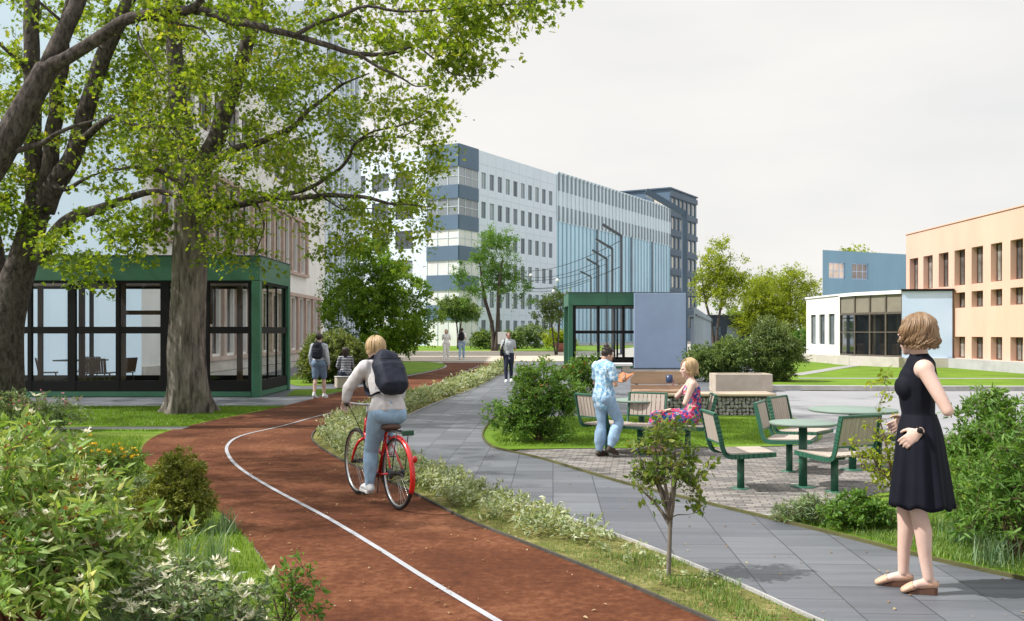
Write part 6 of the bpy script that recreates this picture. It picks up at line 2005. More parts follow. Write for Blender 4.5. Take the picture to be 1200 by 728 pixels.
def leg(mb, J, k, infl=0.0, frac=2.0, thin=1.0, flare=0.0):
    s = J['s'] * thin
    h, kn, an = J['h' + k], J['k' + k], J['a' + k]
    back = Vector((0, -1, 0))
    pts = [h, h.lerp(kn, .35), h.lerp(kn, .75), kn, kn.lerp(an, .3) + back * .012 * s, kn.lerp(an, .65), an]
    rr = [.092, .084, .064, .054, .056, .042, .034]
    fr_ = [0, .35, .75, 1, 1.3, 1.65, 2]
    P_, W = [], []
    for i, p in enumerate(pts):
        if fr_[i] <= frac + 1e-6: P_.append(p); W.append(rr[i] * s + infl + flare * max(0, fr_[i] - 1))
    if frac < 2:
        i = len(P_)
        t = (frac - fr_[i - 1]) / (fr_[i] - fr_[i - 1])
        P_.append(pts[i - 1].lerp(pts[i], t)); W.append((rr[i - 1] + (rr[i] - rr[i - 1]) * t) * s + infl)
    mb.tube(P_, W, 16, round_cap=True)

def foot(mb, J, k, infl=0.0):
    s = J['s'] * J.get('fs', .86); an, to = J['a' + k], J['t' + k]
    f = to - an; f.z = 0
    f = f.normalized() if f.length > 1e-4 else Vector((0, 1, 0))
    d = (to - an).normalized()
    heel = an - f * .045 * s + Vector((0, 0, -.045 * s))
    mid = an.lerp(to, .45) + Vector((0, 0, -.005))
    sd_ = Vector((f.y, -f.x, 0))
    mb.tube([an + Vector((0, 0, .02)), an + (heel - an) * .4, heel], [.034 * s + infl, .036 * s + infl, .032 * s + infl], 12, round_cap=True)
    mb.tube([heel, an.lerp(to, .25) - Vector((0, 0, .022 * s)), mid, an.lerp(to, .8), to], [(.032 * s + infl, .03 * s + infl), (.034 * s + infl, .04 * s + infl), (.040 * s + infl, .032 * s + infl), (.044 * s + infl, .024 * s + infl), (.034 * s + infl, .018 * s + infl)], 12, side=sd_, round_cap=True)

def hand(mb, J, k, curl=.5, spread=.10):
    """palm, four unequal fingers with two bends, thumb from the side of the palm"""
    s = J['s']; w = J['w' + k]; d = J['d' + k].normalized(); n = J['n' + k]
    n = (n - d * n.dot(d)).normalized()
    sd_ = d.cross(n)                      # thumb side depends on the hand
    if k == 'L': sd_ = -sd_
    pc = w + d * .045 * s
    mb.tube([w - d * .01, w + d * .02 * s, pc, w + d * .082 * s], [(.024 * s, .019 * s), (.031 * s, .016 * s), (.040 * s, .015 * s), (.038 * s, .012 * s)], 12, side=sd_, round_cap=True)
    for i, (off, ln) in enumerate(((.029, .070), (.010, .079), (-.010, .073), (-.028, .057))):
        b = w + d * .080 * s + sd_ * off * s
        dd = (d + sd_ * (off * spread * 22)).normalized()
        pts = [b - d * .02 * s, b]; a = 0
        for seg in (.44, .32, .24):
            a += curl * (.55 if seg > .4 else .75)
            v = dd * math.cos(a) + n * math.sin(a)
            pts.append(pts[-1] + v * ln * seg * s)
        mb.tube(pts, [.0088 * s, .0092 * s, .0085 * s, .0078 * s, .0065 * s], 8, round_cap=True)
    b = w + d * .022 * s + sd_ * .026 * s
    p1 = b + (sd_ * .7 + d * .7 + n * .35).normalized() * .035 * s
    p2 = p1 + (sd_ * .35 + d * .85 + n * (.2 + curl * .5)).normalized() * .032 * s
    p3 = p2 + (sd_ * .1 + d * .85 + n * (.2 + curl * .7)).normalized() * .024 * s
    mb.tube([b, p1, p2, p3], [.013 * s, .0115 * s, .010 * s, .008 * s], 8, round_cap=True)

def head_M(J): return Euler((J['pitch'], J['roll'], J['yaw']), 'XYZ').to_matrix()
def hp(J, x, y, z): return J['hed'] + head_M(J) @ Vector((x, y, z)) * J['s']

def head(mb, J, female=True):
    s = J['s']; M = head_M(J)
    E = lambda c, r, MM=None: mb.ell(hp(J, *c), tuple(q * s for q in r), M if MM is None else M @ MM)
    mb.tube([J['nek'] - (hp(J, 0, -.02, -.06) - J['nek']) * .35, J['nek'], hp(J, 0, -.022, -.075), hp(J, 0, -.015, -.02)], [.058 * s, .052 * s if female else .060 * s, .050 * s if female else .058 * s, .05 * s], 14)
    E((0, -.012, .028), (.074, .094, .092))
    E((0, .025, -.015), (.066, .070, .085))
    E((0, .038, -.055), (.050, .048, .058))
    E((0, .062, -.095), (.024, .022, .020))
    E((0, .078, -.058), (.024, .018, .014))           # mouth mound
    E((.034, .058, -.025), (.024, .026, .020)); E((-.034, .058, -.025), (.024, .026, .020))   # cheeks
    E((.030, .078, .012), (.026, .012, .009)); E((-.030, .078, .012), (.026, .012, .009))     # brow
    mb.tube([hp(J, 0, .084, .008), hp(J, 0, .097, -.014), hp(J, 0, .107, -.030), hp(J, 0, .094, -.036)], [.008 * s, .009 * s, .012 * s, .011 * s], 10, round_cap=True)
    for sx in (-1, 1):
        mb.ell(hp(J, sx * .074, -.008, -.012), (.009 * s, .018 * s, .028 * s), M @ Matrix.Rotation(R(12), 3, 'X'))

def face_marks(J, body, me_mats):
    """eyes and lips are colours of the face's own surface"""
    me = body.data
    s = J['s']; inv = head_M(J).inverted()
    for m in me_mats: me.materials.append(m)
    for p in me.polygons:
        q = inv @ (p.center - J['hed']) / s
        if q.y < .05: continue
        if abs(abs(q.x) - .030) < .013 and abs(q.z + .002) < .0055: p.material_index = 1
        elif abs(q.x) < .024 - abs(q.z + .062) * 1.2 and abs(q.z + .062) < .009 and q.y > .07: p.material_index = 2

def strands(J, n, seed, drop, wave=.006, wfreq=2.0, rad=.010, face=55, thick=.012, lift=.0, gather=None, seg=11, flip=0.0, locks=46):
    """hair: strands bundled in wavy locks lie over the skull, then hang by `drop`"""
    rg_ = random.Random(seed); mb = MB(); s = J['s']; M = head_M(J)
    mb.ell(hp(J, 0, -.022, .034), (.079 * s, .094 * s, .090 * s), M, 18, 12, mi=1)
    lk = []
    for i in range(locks):
        az = rg_.uniform(face, 360 - face) if rg_.random() < .86 else rg_.uniform(face * .6, 360 - face * .6)
        lk.append((az, rg_.uniform(0, 6.28), rg_.uniform(.72, 1.12), rg_.uniform(0, lift), rg_.choice((0, 0, 0, 1, 1, 2)), rg_.uniform(.7, 1.4), R(rg_.uniform(4, 40))))
    for i in range(n):
        az, ph, Lk, lift_, tone, wk, start = lk[i % locks]
        az = R(az + rg_.gauss(0, 6)); ph += rg_.gauss(0, .25); lift_ += rg_.uniform(-.003, .004)
        if rg_.random() < .25: tone = rg_.choice((0, 1, 2))
        dirx, diry = math.sin(az), math.cos(az)
        L = drop * Lk * rg_.uniform(.9, 1.06) * (1 if diry < .3 else .75)
        pts = []; rr = []
        for k in range(seg):
            t = k / (seg - 1)
            th = start + (R(105) - start) * min(1, t * 1.7)
            rx, ry, rz = .078 + thick + lift_, .096 + thick + lift_, .092 + thick + lift_
            p = Vector((rx * math.sin(th) * dirx, -.022 + ry * math.sin(th) * diry, .034 + rz * math.cos(th)))
            if t > .58:
                q = (t - .58) / .42
                p.z -= L * q; p.x += dirx * flip * q; p.y += diry * flip * q
                p.x *= 1 - .10 * q
            wv = wave * wk * (t ** 1.1)
            p.x += math.sin(ph + t * wfreq * 6.28) * wv; p.y += math.cos(ph * 1.3 + t * wfreq * 6.28) * wv; p.z += math.sin(ph * 2 + t * 5) * wv * .5
            if gather is not None:
                p = p.lerp(Vector(gather), min(1, t * 1.15) ** 2)
            pts.append(J['hed'] + M @ p * s)
            rr.append(rad * s * (1 - .55 * t) * (.75 if k == 0 else 1))
        mb.tube(pts, rr, 5, mi=tone)
    return mb

def make_person(label, J, skin, loc, rz, female=True, hands=(.5, .5), voxel=.008, feet=True, group=None, slim=1.0, marks=True, hand_ok=True):
    mb = MB()
    torso(mb, J, 0, female, slim=slim); head(mb, J, female)
    for i, k in enumerate('RL'):
        arm(mb, J, k, thin=slim if female else 1.06); leg(mb, J, k, thin=slim); hand(mb, J, k, hands[i])
        if feet: foot(mb, J, k)
    me = remesh(mb, voxel, 2)
    o = link('person', me, skin, None, loc, rz)
    tag(o, label, 'person', group)
    if marks: face_marks(J, o, [M_eye, M_lip])
    return o

def garment(name, shapes, mat, parent, voxel=.011, smooth=3, wrinkle=.006, ws=11, seed=1):
    return link(name, remesh(shapes, voxel, smooth, wrinkle, ws, seed), mat, parent)

def top_garment(J, parent, mat, female=True, sleeve=.55, infl=.013, hem=-.05, name='shirt', seed=1, slim=1.0, voxel=.011, wrinkle=.009, neck=True):
    mb = MB(); torso(mb, J, infl, female, top='shoulder', bottom=hem, slim=slim)
    for k in 'RL': arm(mb, J, k, min(infl, .014) + .005, sleeve)
    return garment(name, mb, mat, parent, voxel, 3, wrinkle, 11, seed)

def trousers(J, parent, mat, frac=1.95, infl=.012, name='trousers', seed=2, flare=0.0, female=True, slim=1.0, voxel=.011, wrinkle=.008, rise=.07):
    mb = MB(); s = J['s']
    up1 = (J['wai'] - J['pel']).normalized()
    W = [(.12, .09), (.17, .12), (.162, .112)]
    mb.tube([J['pel'] - up1 * .06 * s, J['pel'] - up1 * .02 * s, J['pel'] + up1 * rise * s], [(a * s * slim + infl, b * s * slim + infl) for a, b in W], 20, side=hips_side(J), round_cap=False)
    mb.ell(J['pel'] - up1 * .03 * s, (.135 * s * slim + infl, .11 * s * slim + infl, .10 * s + infl))
    for k in 'RL':
        mb.ell(J['h' + k] + Vector((0, -.035 * s, .005)), .088 * s * slim + infl)
        leg(mb, J, k, infl, frac, slim, flare)
    return garment(name, mb, mat, parent, voxel, 3, wrinkle, 9, seed)

def shoes(J, parent, mat, infl=.010, sole=M_sole, which='RL', voxel=.008):
    for k in which:
        mb = MB(); foot(mb, J, k, infl)
        sh = link('shoe', remesh(mb, voxel, 2), mat, parent)
        s = J['s']; an, to = J['a' + k], J['t' + k]
        f = to - an; z = f.z; f.z = 0; L = f.length; f.normalize()
        sb_ = MB(); rings = []
        zt = to.z - .026 * s
        for t_, w_ in ((-.08, .022), (-.05, .036), (0, .04), (.4, .038), (.75, .050), (1.0, .046), (1.1, .034), (1.16, .015)):
            c = Vector((an.x, an.y, 0)) + f * (L * t_)
            sd_ = Vector((f.y, -f.x, 0))
            zz_ = (an.z - .085 * s) * (1 - max(0, min(1, t_))) + (to.z - .028 * s) * max(0, min(1, t_))
            rings.append([c + sd_ * w_ * s + Vector((0, 0, zz_ - .002)), c + sd_ * w_ * s + Vector((0, 0, zz_ + .02)), c - sd_ * w_ * s + Vector((0, 0, zz_ + .02)), c - sd_ * w_ * s + Vector((0, 0, zz_ - .002))])
        sb_.loft(rings, smooth=False)
        sb_.build('sole', sole, sh)

def backpack(label, J, loc, rz, mat, size=(.29, .16, .43), drop=.0, straps=True, off=.10):
    """hangs on the back of the wearer; same frame as the wearer"""
    t = thing('backpack', label, 'backpack', loc, rz)
    s = J['s']; sh = (J['sR'] + J['sL']) / 2
    up1 = (sh - J['wai']).normalized(); sd_ = side_of(J); bk = sd_.cross(up1).normalized() * 1.0
    fwd = up1.cross(sd_)
    bk = -fwd
    M = Matrix((sd_, fwd, up1)).transposed()
    c = J['che'] + up1 * (.0 - drop) * s + bk * (off + size[1] * .5) * s
    mb = MB(); mb.box(c - up1 * .03 * s, (size[0] * s, size[1] * s, (size[2] - .06) * s), M=M, bev=.06 * s); mb.ell(c + up1 * size[2] * .30 * s, (size[0] * .44 * s, size[1] * .55 * s, size[2] * .26 * s), M); mb.ell(c - up1 * size[2] * .22 * s, (size[0] * .54 * s, size[1] * .68 * s, size[2] * .30 * s), M)
    mb.box(c + bk * .02 * s - up1 * .06 * s, (size[0] * .96 * s, size[1] * 1.1 * s, size[2] * .7 * s), M=M, bev=.05 * s)
    link('bag_body', remesh(mb, .009, 14, .010, 8, 3), mat, t)
    mb = MB(); mb.box(c + bk * (size[1] * .56) * s - up1 * .09 * s, (size[0] * .76 * s, .05 * s, size[2] * .44 * s), M=M, bev=.02 * s)
    link('pocket', remesh(mb, .008, 5, .004, 12, 5), mat, t)
    top = c + up1 * size[2] * .5 * s
    MB().tube(catmull([top + sd_ * .035 * s - bk * .03, top + up1 * .045 * s - bk * .03, top - sd_ * .035 * s - bk * .03], 5), .008 * s, 6).build('handle', mat, t)
    z_ = MB(); z_.tube([c + bk * (size[1] * .60) * s + up1 * .10 * s - sd_ * size[0] * .36 * s, c + bk * (size[1] * .61) * s + up1 * .105 * s, c + bk * (size[1] * .60) * s + up1 * .10 * s + sd_ * size[0] * .36 * s], .004 * s, 5); z_.build('zip', M_black, t)
    if straps:
        for sx in (-1, 1):
            a = top + sd_ * .07 * sx * s - bk * size[1] * .35 * s
            o_ = sh + sd_ * .105 * sx * s + up1 * .075 * s
            f_ = sh + sd_ * .115 * sx * s + fwd * .125 * s - up1 * .04 * s
            g_ = J['wai'] + sd_ * .145 * sx * s + fwd * .06 * s + up1 * .06 * s
            e_ = c - up1 * size[2] * .38 * s + sd_ * .12 * sx * s - bk * size[1] * .4 * s
            MB().tube(catmull([a, o_, f_, g_, e_], 6), [(.030 * s, .008 * s)] * 25, 8, side=sd_).build('strap', mat, t)
    return t

M_navy = cloth('navy dress cloth', (.0065, .0075, .014), var=.15, vscale=6, rough=.8)
M_sweater = cloth('pale grey sweatshirt', (.52, .50, .52)); M_jeansl = cloth('light blue denim', (.27, .40, .56), var=.28, vscale=7); M_jeansd = cloth('dark navy denim', (.028, .035, .06))
M_whitec = cloth('white cotton', (.72, .72, .72)); M_greyt = cloth('grey t-shirt cotton', (.40, .43, .46)); M_greyblue = cloth('heather sweatshirt', (.48, .52, .60))
M_shorts = cloth('blue denim shorts', (.16, .23, .34)); M_whiteshoe = pmat('white trainer', (.62, .64, .68), rough=.5, var=.08); M_solew = pmat('white sole', (.7, .7, .7), rough=.6, var=0)
M_bagnavy = cloth('dark navy bag nylon', (.022, .026, .042), rough=.6); M_bagblack = cloth('black bag nylon', (.015, .016, .02), rough=.6)
M_nude = pmat('nude leather', (.52, .32, .22), rough=.4, var=.08); M_cork = pmat('brown wedge', (.11, .052, .033), rough=.6)
M_blueprint = printmat('blue printed blouse', [(.20, .40, .58), (.42, .58, .72), (.14, .30, .50), (.60, .70, .78), (.26, .46, .64)], 42)
M_floral = printmat('bright floral dress cloth', [(.50, .02, .05), (.015, .04, .20), (.60, .12, .24), (.03, .20, .30), (.50, .04, .10), (.02, .06, .26), (.62, .40, .40), (.06, .22, .10), (.45, .02, .08), (.03, .12, .34)], 34)

# ---- woman in the black dress
s = 1.0
J = base_pose(1.0, pel=(0, 0, .955), wai=(0, .005, 1.09), che=(0, .015, 1.255), nek=(0, -.005, 1.43), hed=(0, .025, 1.565),
              sR=(.162, -.005, 1.365), sL=(-.162, -.015, 1.365),
              eL=(-.225, -.135, 1.125), wL=(-.186, .015, .995), dL=(.22, .72, -.66), nL=(1, -.3, 0),
              eR=(.25, -.16, 1.16), wR=(.185, .05, 1.03), dR=(-.2, .8, -.4), nR=(-1, -.1, .1),
              hR=(.085, .0, .92), hL=(-.085, -.01, .92), kR=(.06, .075, .50), kL=(-.07, .01, .495), aR=(.06, .085, .094), aL=(-.075, -.045, .096),
              tR=(.06, .235, .017), tL=(-.085, .095, .017), yaw=R(-36), pitch=R(-3), fs=.74)
gw_ = G(1077, 694)
loc, rz = (gw_.x, gw_.y, 0.012), R(72)
pw_ = make_person('woman in a sleeveless black dress and nude wedges, her face turned away', J, S_fair, loc, rz, True, (.5, .4), .0055, slim=.92)
mb = MB(); torso(mb, J, .010, True, top='shoulder', bottom=-.02, slim=.93, caps=False)
for k in 'RL': mb.ell(J['s' + k].lerp((J['sR'] + J['sL']) / 2, .38) + Vector((0, 0, .004)), (.062, .07, .066))
mb.tube([J['nek'] - Vector((0, 0, .03)), J['nek'] + Vector((0, .004, .03))], [.062, .054], 18)
pw_.scale = (.97, .97, .97)
bod = garment('bodice', mb, M_navy, pw_, .008, 3, .005, 10, 3)
rings = []
for k in range(19):
    t_ = k / 18; z = 1.085 + (.525 - 1.085) * t_
    rx = .132 + .052 * math.sin(min(1, t_ * 3) * 1.57) + .030 * t_
    ry = .100 + .016 * math.sin(min(1, t_ * 4) * 1.57) + .070 * t_
    ring = []
    for i in range(84):
        a = 2 * math.pi * i / 84
        fold = (math.sin(a * 9 + .6 * math.sin(a * 3)) * .55 + math.sin(a * 14 + 1.3) * .45) * .021 * t_ ** .8
        ring.append(Vector(((rx + fold) * math.cos(a), -.015 * t_ + (ry + fold) * math.sin(a), z + .012 * t_ * math.sin(a * 9 + .6 * math.sin(a * 3)))))
    rings.append(ring)
inner = [[Vector((p.x * .975, p.y * .975, p.z)) for p in r_] for r_ in reversed(rings)]
MB().loft(rings + inner, cap=False).build('skirt', M_navy, pw_)
strands(J, 760, 5, .078, wave=.018, wfreq=1.6, rad=.0052, face=66, thick=.006, lift=.014, flip=-.006, seg=17, locks=58).build('hair', tones('dark blonde lock', (.21, .13, .07)), pw_)
for k in 'RL':
    an, to = J['a' + k], J['t' + k]
    f = to - an; f.z = 0; f.normalize(); sd_ = Vector((f.y, -f.x, 0))
    # low-cut shoe: the foot's own outline, opened along the instep
    mb = MB(); foot(mb, J, k, .006)
    me_ = remesh(mb, .0045, 2); bm = bmesh.new(); bm.from_mesh(me_)
    Lf = (Vector((to.x, to.y, 0)) - Vector((an.x, an.y, 0))).length
    def rim(v):
        t_ = (Vector((v.co.x, v.co.y, 0)) - Vector((an.x, an.y, 0))).dot(f) / Lf
        zb_ = (an.z - .075) * (1 - max(0, min(1, t_))) + (to.z - .02) * max(0, min(1, t_))
        return v.co.z > zb_ + (.058 if t_ < -.12 else .058 - .030 * (t_ + .12) / .5 if t_ < .38 else .028 if t_ < .6 else .028 + .1 * (t_ - .6) / .15)
    bmesh.ops.delete(bm, geom=[v for v in bm.verts if rim(v)], context='VERTS'); bm.to_mesh(me_); bm.free()
    sh = link('shoe', me_, M_nude, pw_)
    wd = MB(); rings = []
    for t_, w_, hh in ((-.34, .018, .038), (-.2, .025, .040), (.1, .024, .036), (.4, .024, .028), (.6, .026, .015), (.78, .026, .006)):
        c = an + f * ((to - an).length * t_ * .92); c.z = 0
        b_ = 0.0
        rings.append([c + sd_ * w_ + Vector((0, 0, b_)), c + sd_ * w_ + Vector((0, 0, b_ + hh)), c - sd_ * w_ + Vector((0, 0, b_ + hh)), c - sd_ * w_ + Vector((0, 0, b_))])
    wd.loft(rings, smooth=False); wd.build('wedge_sole', M_cork, sh)
    
wa = J['wL'] - J['dL'].normalized() * .012; ax = (J['wL'] - J['eL']).normalized()
m_ = MB(); pts = []
u_ = ax.orthogonal().normalized(); v_ = ax.cross(u_)
for k in range(25): pts.append(wa + u_ * .028 * math.cos(k * math.pi / 12) + v_ * .028 * math.sin(k * math.pi / 12))
m_.tube(pts, .006, 6, cap=False)
wt = m_.build('watch_strap', M_black, pw_)
out_ = Vector((-1, -.1, .35)); out_ = (out_ - ax * out_.dot(ax)).normalized()
m_ = MB(); Mx = Matrix((ax, out_.cross(ax), out_)).transposed(); m_.lathe([(.017, .0), (.018, .006), (.015, .010), (0, .010)], wa + out_ * .027, 16, M=Mx)
m_.build('watch_case', M_black, wt)

# ---- cyclist
J = base_pose(.9, pel=(0, -.225, .845), wai=(0, -.19, .965), che=(0, -.10, 1.115), nek=(0, .01, 1.265), hed=(0, .065, 1.385),
              sR=(.155, -.035, 1.215), sL=(-.155, -.035, 1.215), eL=(-.255, .085, 1.035), eR=(.255, .085, 1.035), wL=(-.268, .115, .945), wR=(.268, .115, .945),
              dL=(.0, .55, -.6), dR=(0, .55, -.6), nL=(0, -.6, -.7), nR=(0, -.6, -.7),
              hR=(.08, -.215, .81), hL=(-.08, -.215, .81), kR=(.10, .085, .645), kL=(-.095, -.065, .475), aR=(.11, -.075, .495), aL=(-.11, -.075, .175),
              tR=(.115, .02, .445), tL=(-.115, .06, .135), yaw=R(6), pitch=R(-4))
J['wL'] = Vector((-.268, .10, .935)); J['wR'] = Vector((.268, .10, .935))
pc_ = make_person('cyclist in a pale grey sweatshirt and light jeans riding the red bicycle', J, S_fair, BK_LOC, BK_RZ, True, (.9, .9), .007, slim=.95)
top_garment(J, pc_, M_sweater, True, 1.93, .026, -.01, 'sweatshirt', 5, slim=.93)
trousers(J, pc_, M_jeansl, 1.95, .017, 'jeans', 7, .010, slim=.93)
shoes(J, pc_, M_whiteshoe, .010, M_solew)
strands(J, 420, 9, .05, wave=.006, wfreq=1.2, rad=.006, face=50, thick=.009, lift=.010).build('hair', tones('blonde lock', (.44, .31, .17)), pc_)
backpack('large dark navy backpack on the back of the cyclist', J, BK_LOC, BK_RZ, M_bagnavy, (.31, .17, .47), .02)

# ---- reading woman
g_ = G(708, 536)
sR_ = .80
J = base_pose(sR_)
J.update({k: Vector(v) * sR_ for k, v in dict(che=(0, .02, 1.27), nek=(0, .01, 1.44), hed=(0, .065, 1.575), eR=(.24, .02, 1.13), wR=(.13, .21, 1.19), eL=(-.235, .03, 1.13), wL=(-.08, .24, 1.17),
              kR=(.11, .10, .51), aR=(.10, -.10, .17), tR=(.11, .03, .06), kL=(-.09, .03, .50), aL=(-.09, -.02, .085)).items()})
J['wR'] += Vector((0, .06, 0)); J['wL'] += Vector((0, .06, 0)); J['kR'] = Vector((.12, .20, .54)) * sR_; J['aR'] = Vector((.12, .02, .16)) * sR_; J['tR'] = Vector((.125, .15, .06)) * sR_
J.update(dR=Vector((-.5, .7, .3)), dL=Vector((.4, .8, .25)), nR=Vector((-.6, -.3, .8)), nL=Vector((.6, -.3, .8)), pitch=R(-26), yaw=R(-12))
rzr = R(-54)
loc = (g_.x, g_.y, .006)
pr_ = make_person('woman with a dark bun in a blue printed blouse and jeans, standing and reading', J, S_tan, loc, rzr, True, (.7, .7), .007, slim=.95)
top_garment(J, pr_, M_blueprint, True, .62, .024, -.12, 'blouse', 11, slim=1.0)
trousers(J, pr_, M_jeansl, 1.93, .019, 'jeans', 12, .035, slim=.92, rise=.0)
shoes(J, pr_, M_sole, .009)
hb_ = strands(J, 170, 14, .0, wave=.001, rad=.009, face=48, thick=.010, gather=(0, -.07, .115))
hb_.ell(hp(J, 0, -.075, .125), (.045 * sR_, .045 * sR_, .042 * sR_)); hb_.build('hair', tones('dark lock', (.028, .018, .014)), pr_)
bk_ = thing('book', 'open book with an orange cover in the hands of the standing woman', 'book', loc, rzr)
ctr = (J['wR'] + J['wL']) / 2 + Vector((0, .085, .035))
Mb = Euler((R(35), 0, 0)).to_matrix()
for sx in (-1, 1):
    Ms = Mb @ Matrix.Rotation(sx * R(-14), 3, 'Y')
    m_ = MB(); m_.box(ctr + Mb @ Vector((sx * .055, 0, .0)), (.116, .17, .006), M=Ms); m_.build('cover', pmat('orange book cover', (.50, .17, .06), rough=.5, var=.1), bk_)
    m_ = MB(); m_.box(ctr + Mb @ Vector((sx * .053, 0, -.011)), (.102, .15, .014), M=Ms); m_.build('page_block', M_whitec, bk_)

# ---- seated woman in the floral dress
g_ = G(806, 533)
sF = .94
J = base_pose(sF, pel=(0, -.06, .50), wai=(0, -.075, .63), che=(0, -.05, .795), nek=(0, -.035, .955), hed=(0, .0, 1.085),
              sR=(.155, -.045, .895), sL=(-.155, -.045, .895), eR=(.20, .12, .72), wR=(.085, .185, .885), eL=(-.195, .05, .66), wL=(-.12, .235, .575),
              hR=(.085, -.04, .475), hL=(-.085, -.04, .475), kR=(.09, .40, .47), kL=(-.08, .38, .455), aR=(.09, .40, .085), aL=(-.08, .33, .085), tR=(.095, .56, .03), tL=(-.085, .49, .03),
              dR=(-.25, .2, .9), dL=(.3, .9, -.2), nR=(-.8, .5, 0), nL=(0, 0, -1), yaw=R(8), pitch=R(-5))
rzf = chair_rz(-1, .1)
loc = (g_.x, g_.y, .006)
pf_ = make_person('blonde woman in a strapless bright floral dress sitting with a cup in her hand', J, S_fair, loc, rzf, True, (1.0, .35), .007, slim=.95)
mb = MB(); torso(mb, J, .010, True, top='chest', bottom=-.05, slim=.95)
for k in 'RL':
    mb.tube([J['h' + k], J['h' + k].lerp(J['k' + k], .5), J['k' + k] + Vector((0, .01, -.01)), J['k' + k] + Vector((0, .02, -.14))], [.105, .10, .085, .08], 14, round_cap=True)
mb.tube([(0, 0, .50), (0, .2, .49), (0, .38, .46)], [(.14, .075), (.14, .07), (.13, .07)], 16, side=(1, 0, 0), round_cap=True)
garment('dress', mb, M_floral, pf_, .010, 3, .007, 10, 4)
strands(J, 420, 22, .09, wave=.009, wfreq=1.4, rad=.006, face=54, thick=.010, lift=.014).build('hair', tones('blonde lock', (.44, .31, .17)), pf_)
shoes(J, pf_, M_nude, .007)
cup = thing('mug', 'dark blue mug held up by the woman in the floral dress', 'mug', loc, rzf)
cpos = J['wR'] + J['dR'].normalized() * .075 + Vector((-.048, .03, 0))
m_ = MB(); m_.lathe([(.0, 0), (.036, 0), (.042, .01), (.044, .10), (.039, .10), (.036, .012), (0, .010)], cpos - Vector((0, 0, .05)), 20); m_.build('cup', pmat('dark blue glaze', (.03, .05, .12), rough=.3, var=.1), cup)
MB().tube(catmull([cpos + Vector((.04, 0, .03)), cpos + Vector((.075, 0, .025)), cpos + Vector((.075, 0, -.02)), cpos + Vector((.04, 0, -.03))], 4), .006, 6).build('handle', MATS['dark blue glaze'], cup)

# ---- student walking away
g_ = G(374, 467)
sS = .88
J = base_pose(sS)
J.update({k: Vector(v) * sS for k, v in dict(eR=(.235, -.06, 1.13), wR=(.255, .02, .89), eL=(-.235, .01, 1.13), wL=(-.25, .11, .90), kR=(.10, .10, .50), aR=(.10, .12, .085), tR=(.115, .30, .028), kL=(-.09, -.03, .50), aL=(-.09, -.16, .12), tL=(-.10, .0, .03)).items()})
loc = (g_.x, g_.y, .006); rzs = R(-6)
ps_ = make_person('student in a pale sweatshirt and blue shorts walking away past the pavilion corner', J, S_fair, loc, rzs, False, voxel=.010)
top_garment(J, ps_, M_greyblue, False, 1.9, .016, -.07, 'sweatshirt', 31, voxel=.014)
trousers(J, ps_, M_shorts, .8, .026, 'shorts', 32, voxel=.014)
shoes(J, ps_, M_whiteshoe, .012, M_solew, voxel=.01)
strands(J, 120, 33, .0, wave=.004, rad=.012, face=55, thick=.008, seg=8).build('hair', tones('dark lock', (.028, .018, .014)), ps_)
backpack('dark grey backpack worn by the student in blue shorts', J, loc, rzs, M_bagnavy, (.29, .15, .43))

# ---- seated girl on a low block behind the cyclist
g_ = G(405, 455)
sG = .92
J = base_pose(sG, pel=(0, -.05, .44), wai=(0, -.05, .565), che=(0, -.02, .73), nek=(0, .0, .885), hed=(0, .03, 1.01), sR=(.15, -.01, .83), sL=(-.15, -.01, .83), eR=(.21, .06, .60), wR=(.12, .25, .56), eL=(-.21, .06, .60), wL=(-.12, .25, .56),
              hR=(.08, -.03, .42), hL=(-.08, -.03, .42), kR=(.10, .36, .44), kL=(-.10, .36, .44), aR=(.10, .38, .085), aL=(-.10, .38, .085), tR=(.10, .53, .03), tL=(-.10, .53, .03), dR=(-.2, .9, -.3), dL=(.2, .9, -.3), nR=(0, 0, -1), nL=(0, 0, -1), yaw=R(-15))
loc = (g_.x, g_.y, .006); rzg = R(20)
pg_ = make_person('dark-haired girl in a striped navy top sitting with her back turned beyond the cyclist', J, S_tan, loc, rzg, True, voxel=.010)
m_stripe = bpy.data.materials.new('striped knit'); m_stripe.use_nodes = True
nt = m_stripe.node_tree; b_ = nt.nodes['Principled BSDF']; b_.inputs['Roughness'].default_value = .85
tc = nt.nodes.new('ShaderNodeTexCoord'); wv = nt.nodes.new('ShaderNodeTexWave'); wv.bands_direction = 'Z'; wv.inputs['Scale'].default_value = 7; wv.inputs['Distortion'].default_value = .6
rp = nt.nodes.new('ShaderNodeValToRGB'); rp.color_ramp.interpolation = 'CONSTANT'; rp.color_ramp.elements[0].color = (.025, .03, .05, 1); rp.color_ramp.elements[1].position = .74; rp.color_ramp.elements[1].color = (.55, .57, .62, 1)
nt.links.new(tc.outputs['Object'], wv.inputs['Vector']); nt.links.new(wv.outputs['Fac'], rp.inputs['Fac']); nt.links.new(rp.outputs['Color'], b_.inputs['Base Color'])
top_garment(J, pg_, m_stripe, True, 1.8, .016, -.06, 'striped_top', 41, voxel=.014)
trousers(J, pg_, M_jeansd, 1.95, .012, 'trousers', 42, voxel=.014)
shoes(J, pg_, M_whiteshoe, .010, M_solew, voxel=.01)
strands(J, 150, 43, .24, wave=.006, rad=.012, face=55, thick=.012, lift=.012, seg=10).build('hair', tones('dark lock', (.028, .018, .014)), pg_)
st_ = thing('stone_block', 'low pale stone block the dark-haired girl sits on', 'seat block', (g_.x + .02, g_.y - .03, 0), rzg)
m_ = MB(); m_.box((0, -.05, .16), (.6, .40, .30), bev=.02); m_.build('block', M_conc, st_)
m_ = MB(); m_.box((0, -.05, .325), (.62, .42, .03), bev=.008); m_.build('seat_slab', M_gplinth, st_)

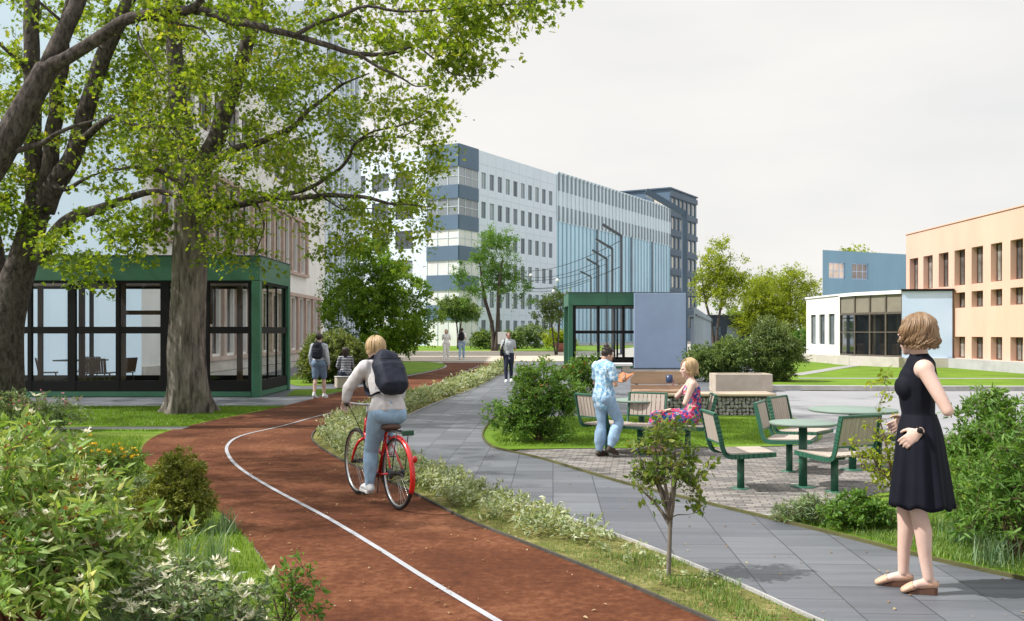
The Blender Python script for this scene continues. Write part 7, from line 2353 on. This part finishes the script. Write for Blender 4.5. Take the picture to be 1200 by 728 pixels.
# ---- couple in the distance
def walker(sc, step, arms=.1):
    J = base_pose(sc)
    st = step
    J.update({k: Vector(v) * sc for k, v in dict(eR=(.23, -.05 - arms * .3, 1.13), wR=(.235, .03 - arms, .90), eL=(-.23, -.02 + arms * .3, 1.13), wL=(-.235, .07 + arms, .90),
             kR=(.09, .05 + st * .5, .50), aR=(.09, st, .085), tR=(.10, st + .17, .03), kL=(-.09, .02 - st * .3, .50), aL=(-.09, -st, .11), tL=(-.10, -st + .16, .03)).items()})
    return J
g_ = G(523, 421.5); J = walker(1.0, .12); loc = (g_.x, g_.y, .006)
p_ = make_person('woman all in white walking beside a man with a black backpack in the distance', J, S_fair, loc, R(178), True, voxel=.014)
top_garment(J, p_, M_whitec, True, .6, .016, -.10, 'blouse', 51, voxel=.018); trousers(J, p_, M_whitec, 1.95, .025, 'trousers', 52, .02, voxel=.018); shoes(J, p_, M_whiteshoe, .01, M_solew, voxel=.014)
strands(J, 90, 53, .12, rad=.014, seg=8).build('hair', tones('blonde lock', (.44, .31, .17)), p_)
g_ = G(541, 421.5); J = walker(1.05, .14); loc = (g_.x, g_.y, .006)
p_ = make_person('man in a white t-shirt and blue jeans walking away with a black backpack', J, S_tan, loc, R(-4), False, voxel=.014)
top_garment(J, p_, M_whitec, False, .6, .018, -.08, 'shirt', 54, voxel=.018); trousers(J, p_, M_jeansl, 1.95, .016, 'jeans', 55, voxel=.018); shoes(J, p_, M_whiteshoe, .01, M_solew, voxel=.014)
strands(J, 80, 56, .0, rad=.014, seg=7).build('hair', tones('dark lock', (.028, .018, .014)), p_)
backpack('black backpack on the man in blue jeans in the distance', J, loc, R(-4), M_bagblack, (.33, .18, .46))

# ---- man walking toward the viewer
g_ = G(596, 448); sM = .90; J = walker(sM, .13, .06); loc = (g_.x, g_.y, .010); rzm = R(182)
J['eR'] = Vector((.26, -.03, 1.13)) * sM; J['wR'] = Vector((.255, .07, .93)) * sM
p_ = make_person('man in a grey t-shirt and dark jeans walking toward the viewer on the paved walk', J, S_tan, loc, rzm, False, voxel=.010)
top_garment(J, p_, M_greyt, False, .62, .018, -.09, 'shirt', 61, voxel=.014); trousers(J, p_, M_jeansd, 1.95, .014, 'jeans', 62, voxel=.014); shoes(J, p_, M_whiteshoe, .011, M_solew, voxel=.01)
strands(J, 100, 63, .0, wave=.002, rad=.011, face=62, thick=.004, seg=7).build('hair', tones('brown lock', (.075, .042, .028)), p_)
gl_ = MB()
for sx in (-1, 1): gl_.box(hp(J, sx * .031, .092, .0), (.046 * sM, .012, .030 * sM), bev=.004)
gl_.beam(hp(J, -.07, .08, .004), hp(J, .07, .08, .004), .006, .006); gl_.build('sunglasses', M_black, p_)
bg_ = thing('shoulder_bag', 'black shoulder bag hanging at the side of the man in the grey t-shirt', 'bag', loc, rzm)
c_ = J['pel'] + Vector((.235, -.03, .08)) * sM
m_ = MB(); m_.box(c_, (.11, .30, .26), bev=.03); link('bag_body', remesh(m_, .012, 5, .006, 9, 2), M_bagblack, bg_)
MB().tube(catmull([c_ + Vector((0, -.10, .12)), J['sR'] + Vector((-.03, -.10, .0)), J['sR'] + Vector((-.035, .0, .085)), J['sR'] + Vector((-.02, .09, -.02)), c_ + Vector((0, .10, .12))], 6), [(.02, .006)] * 25, 6, side=(1, 0, 0)).build('strap', M_bagblack, bg_)
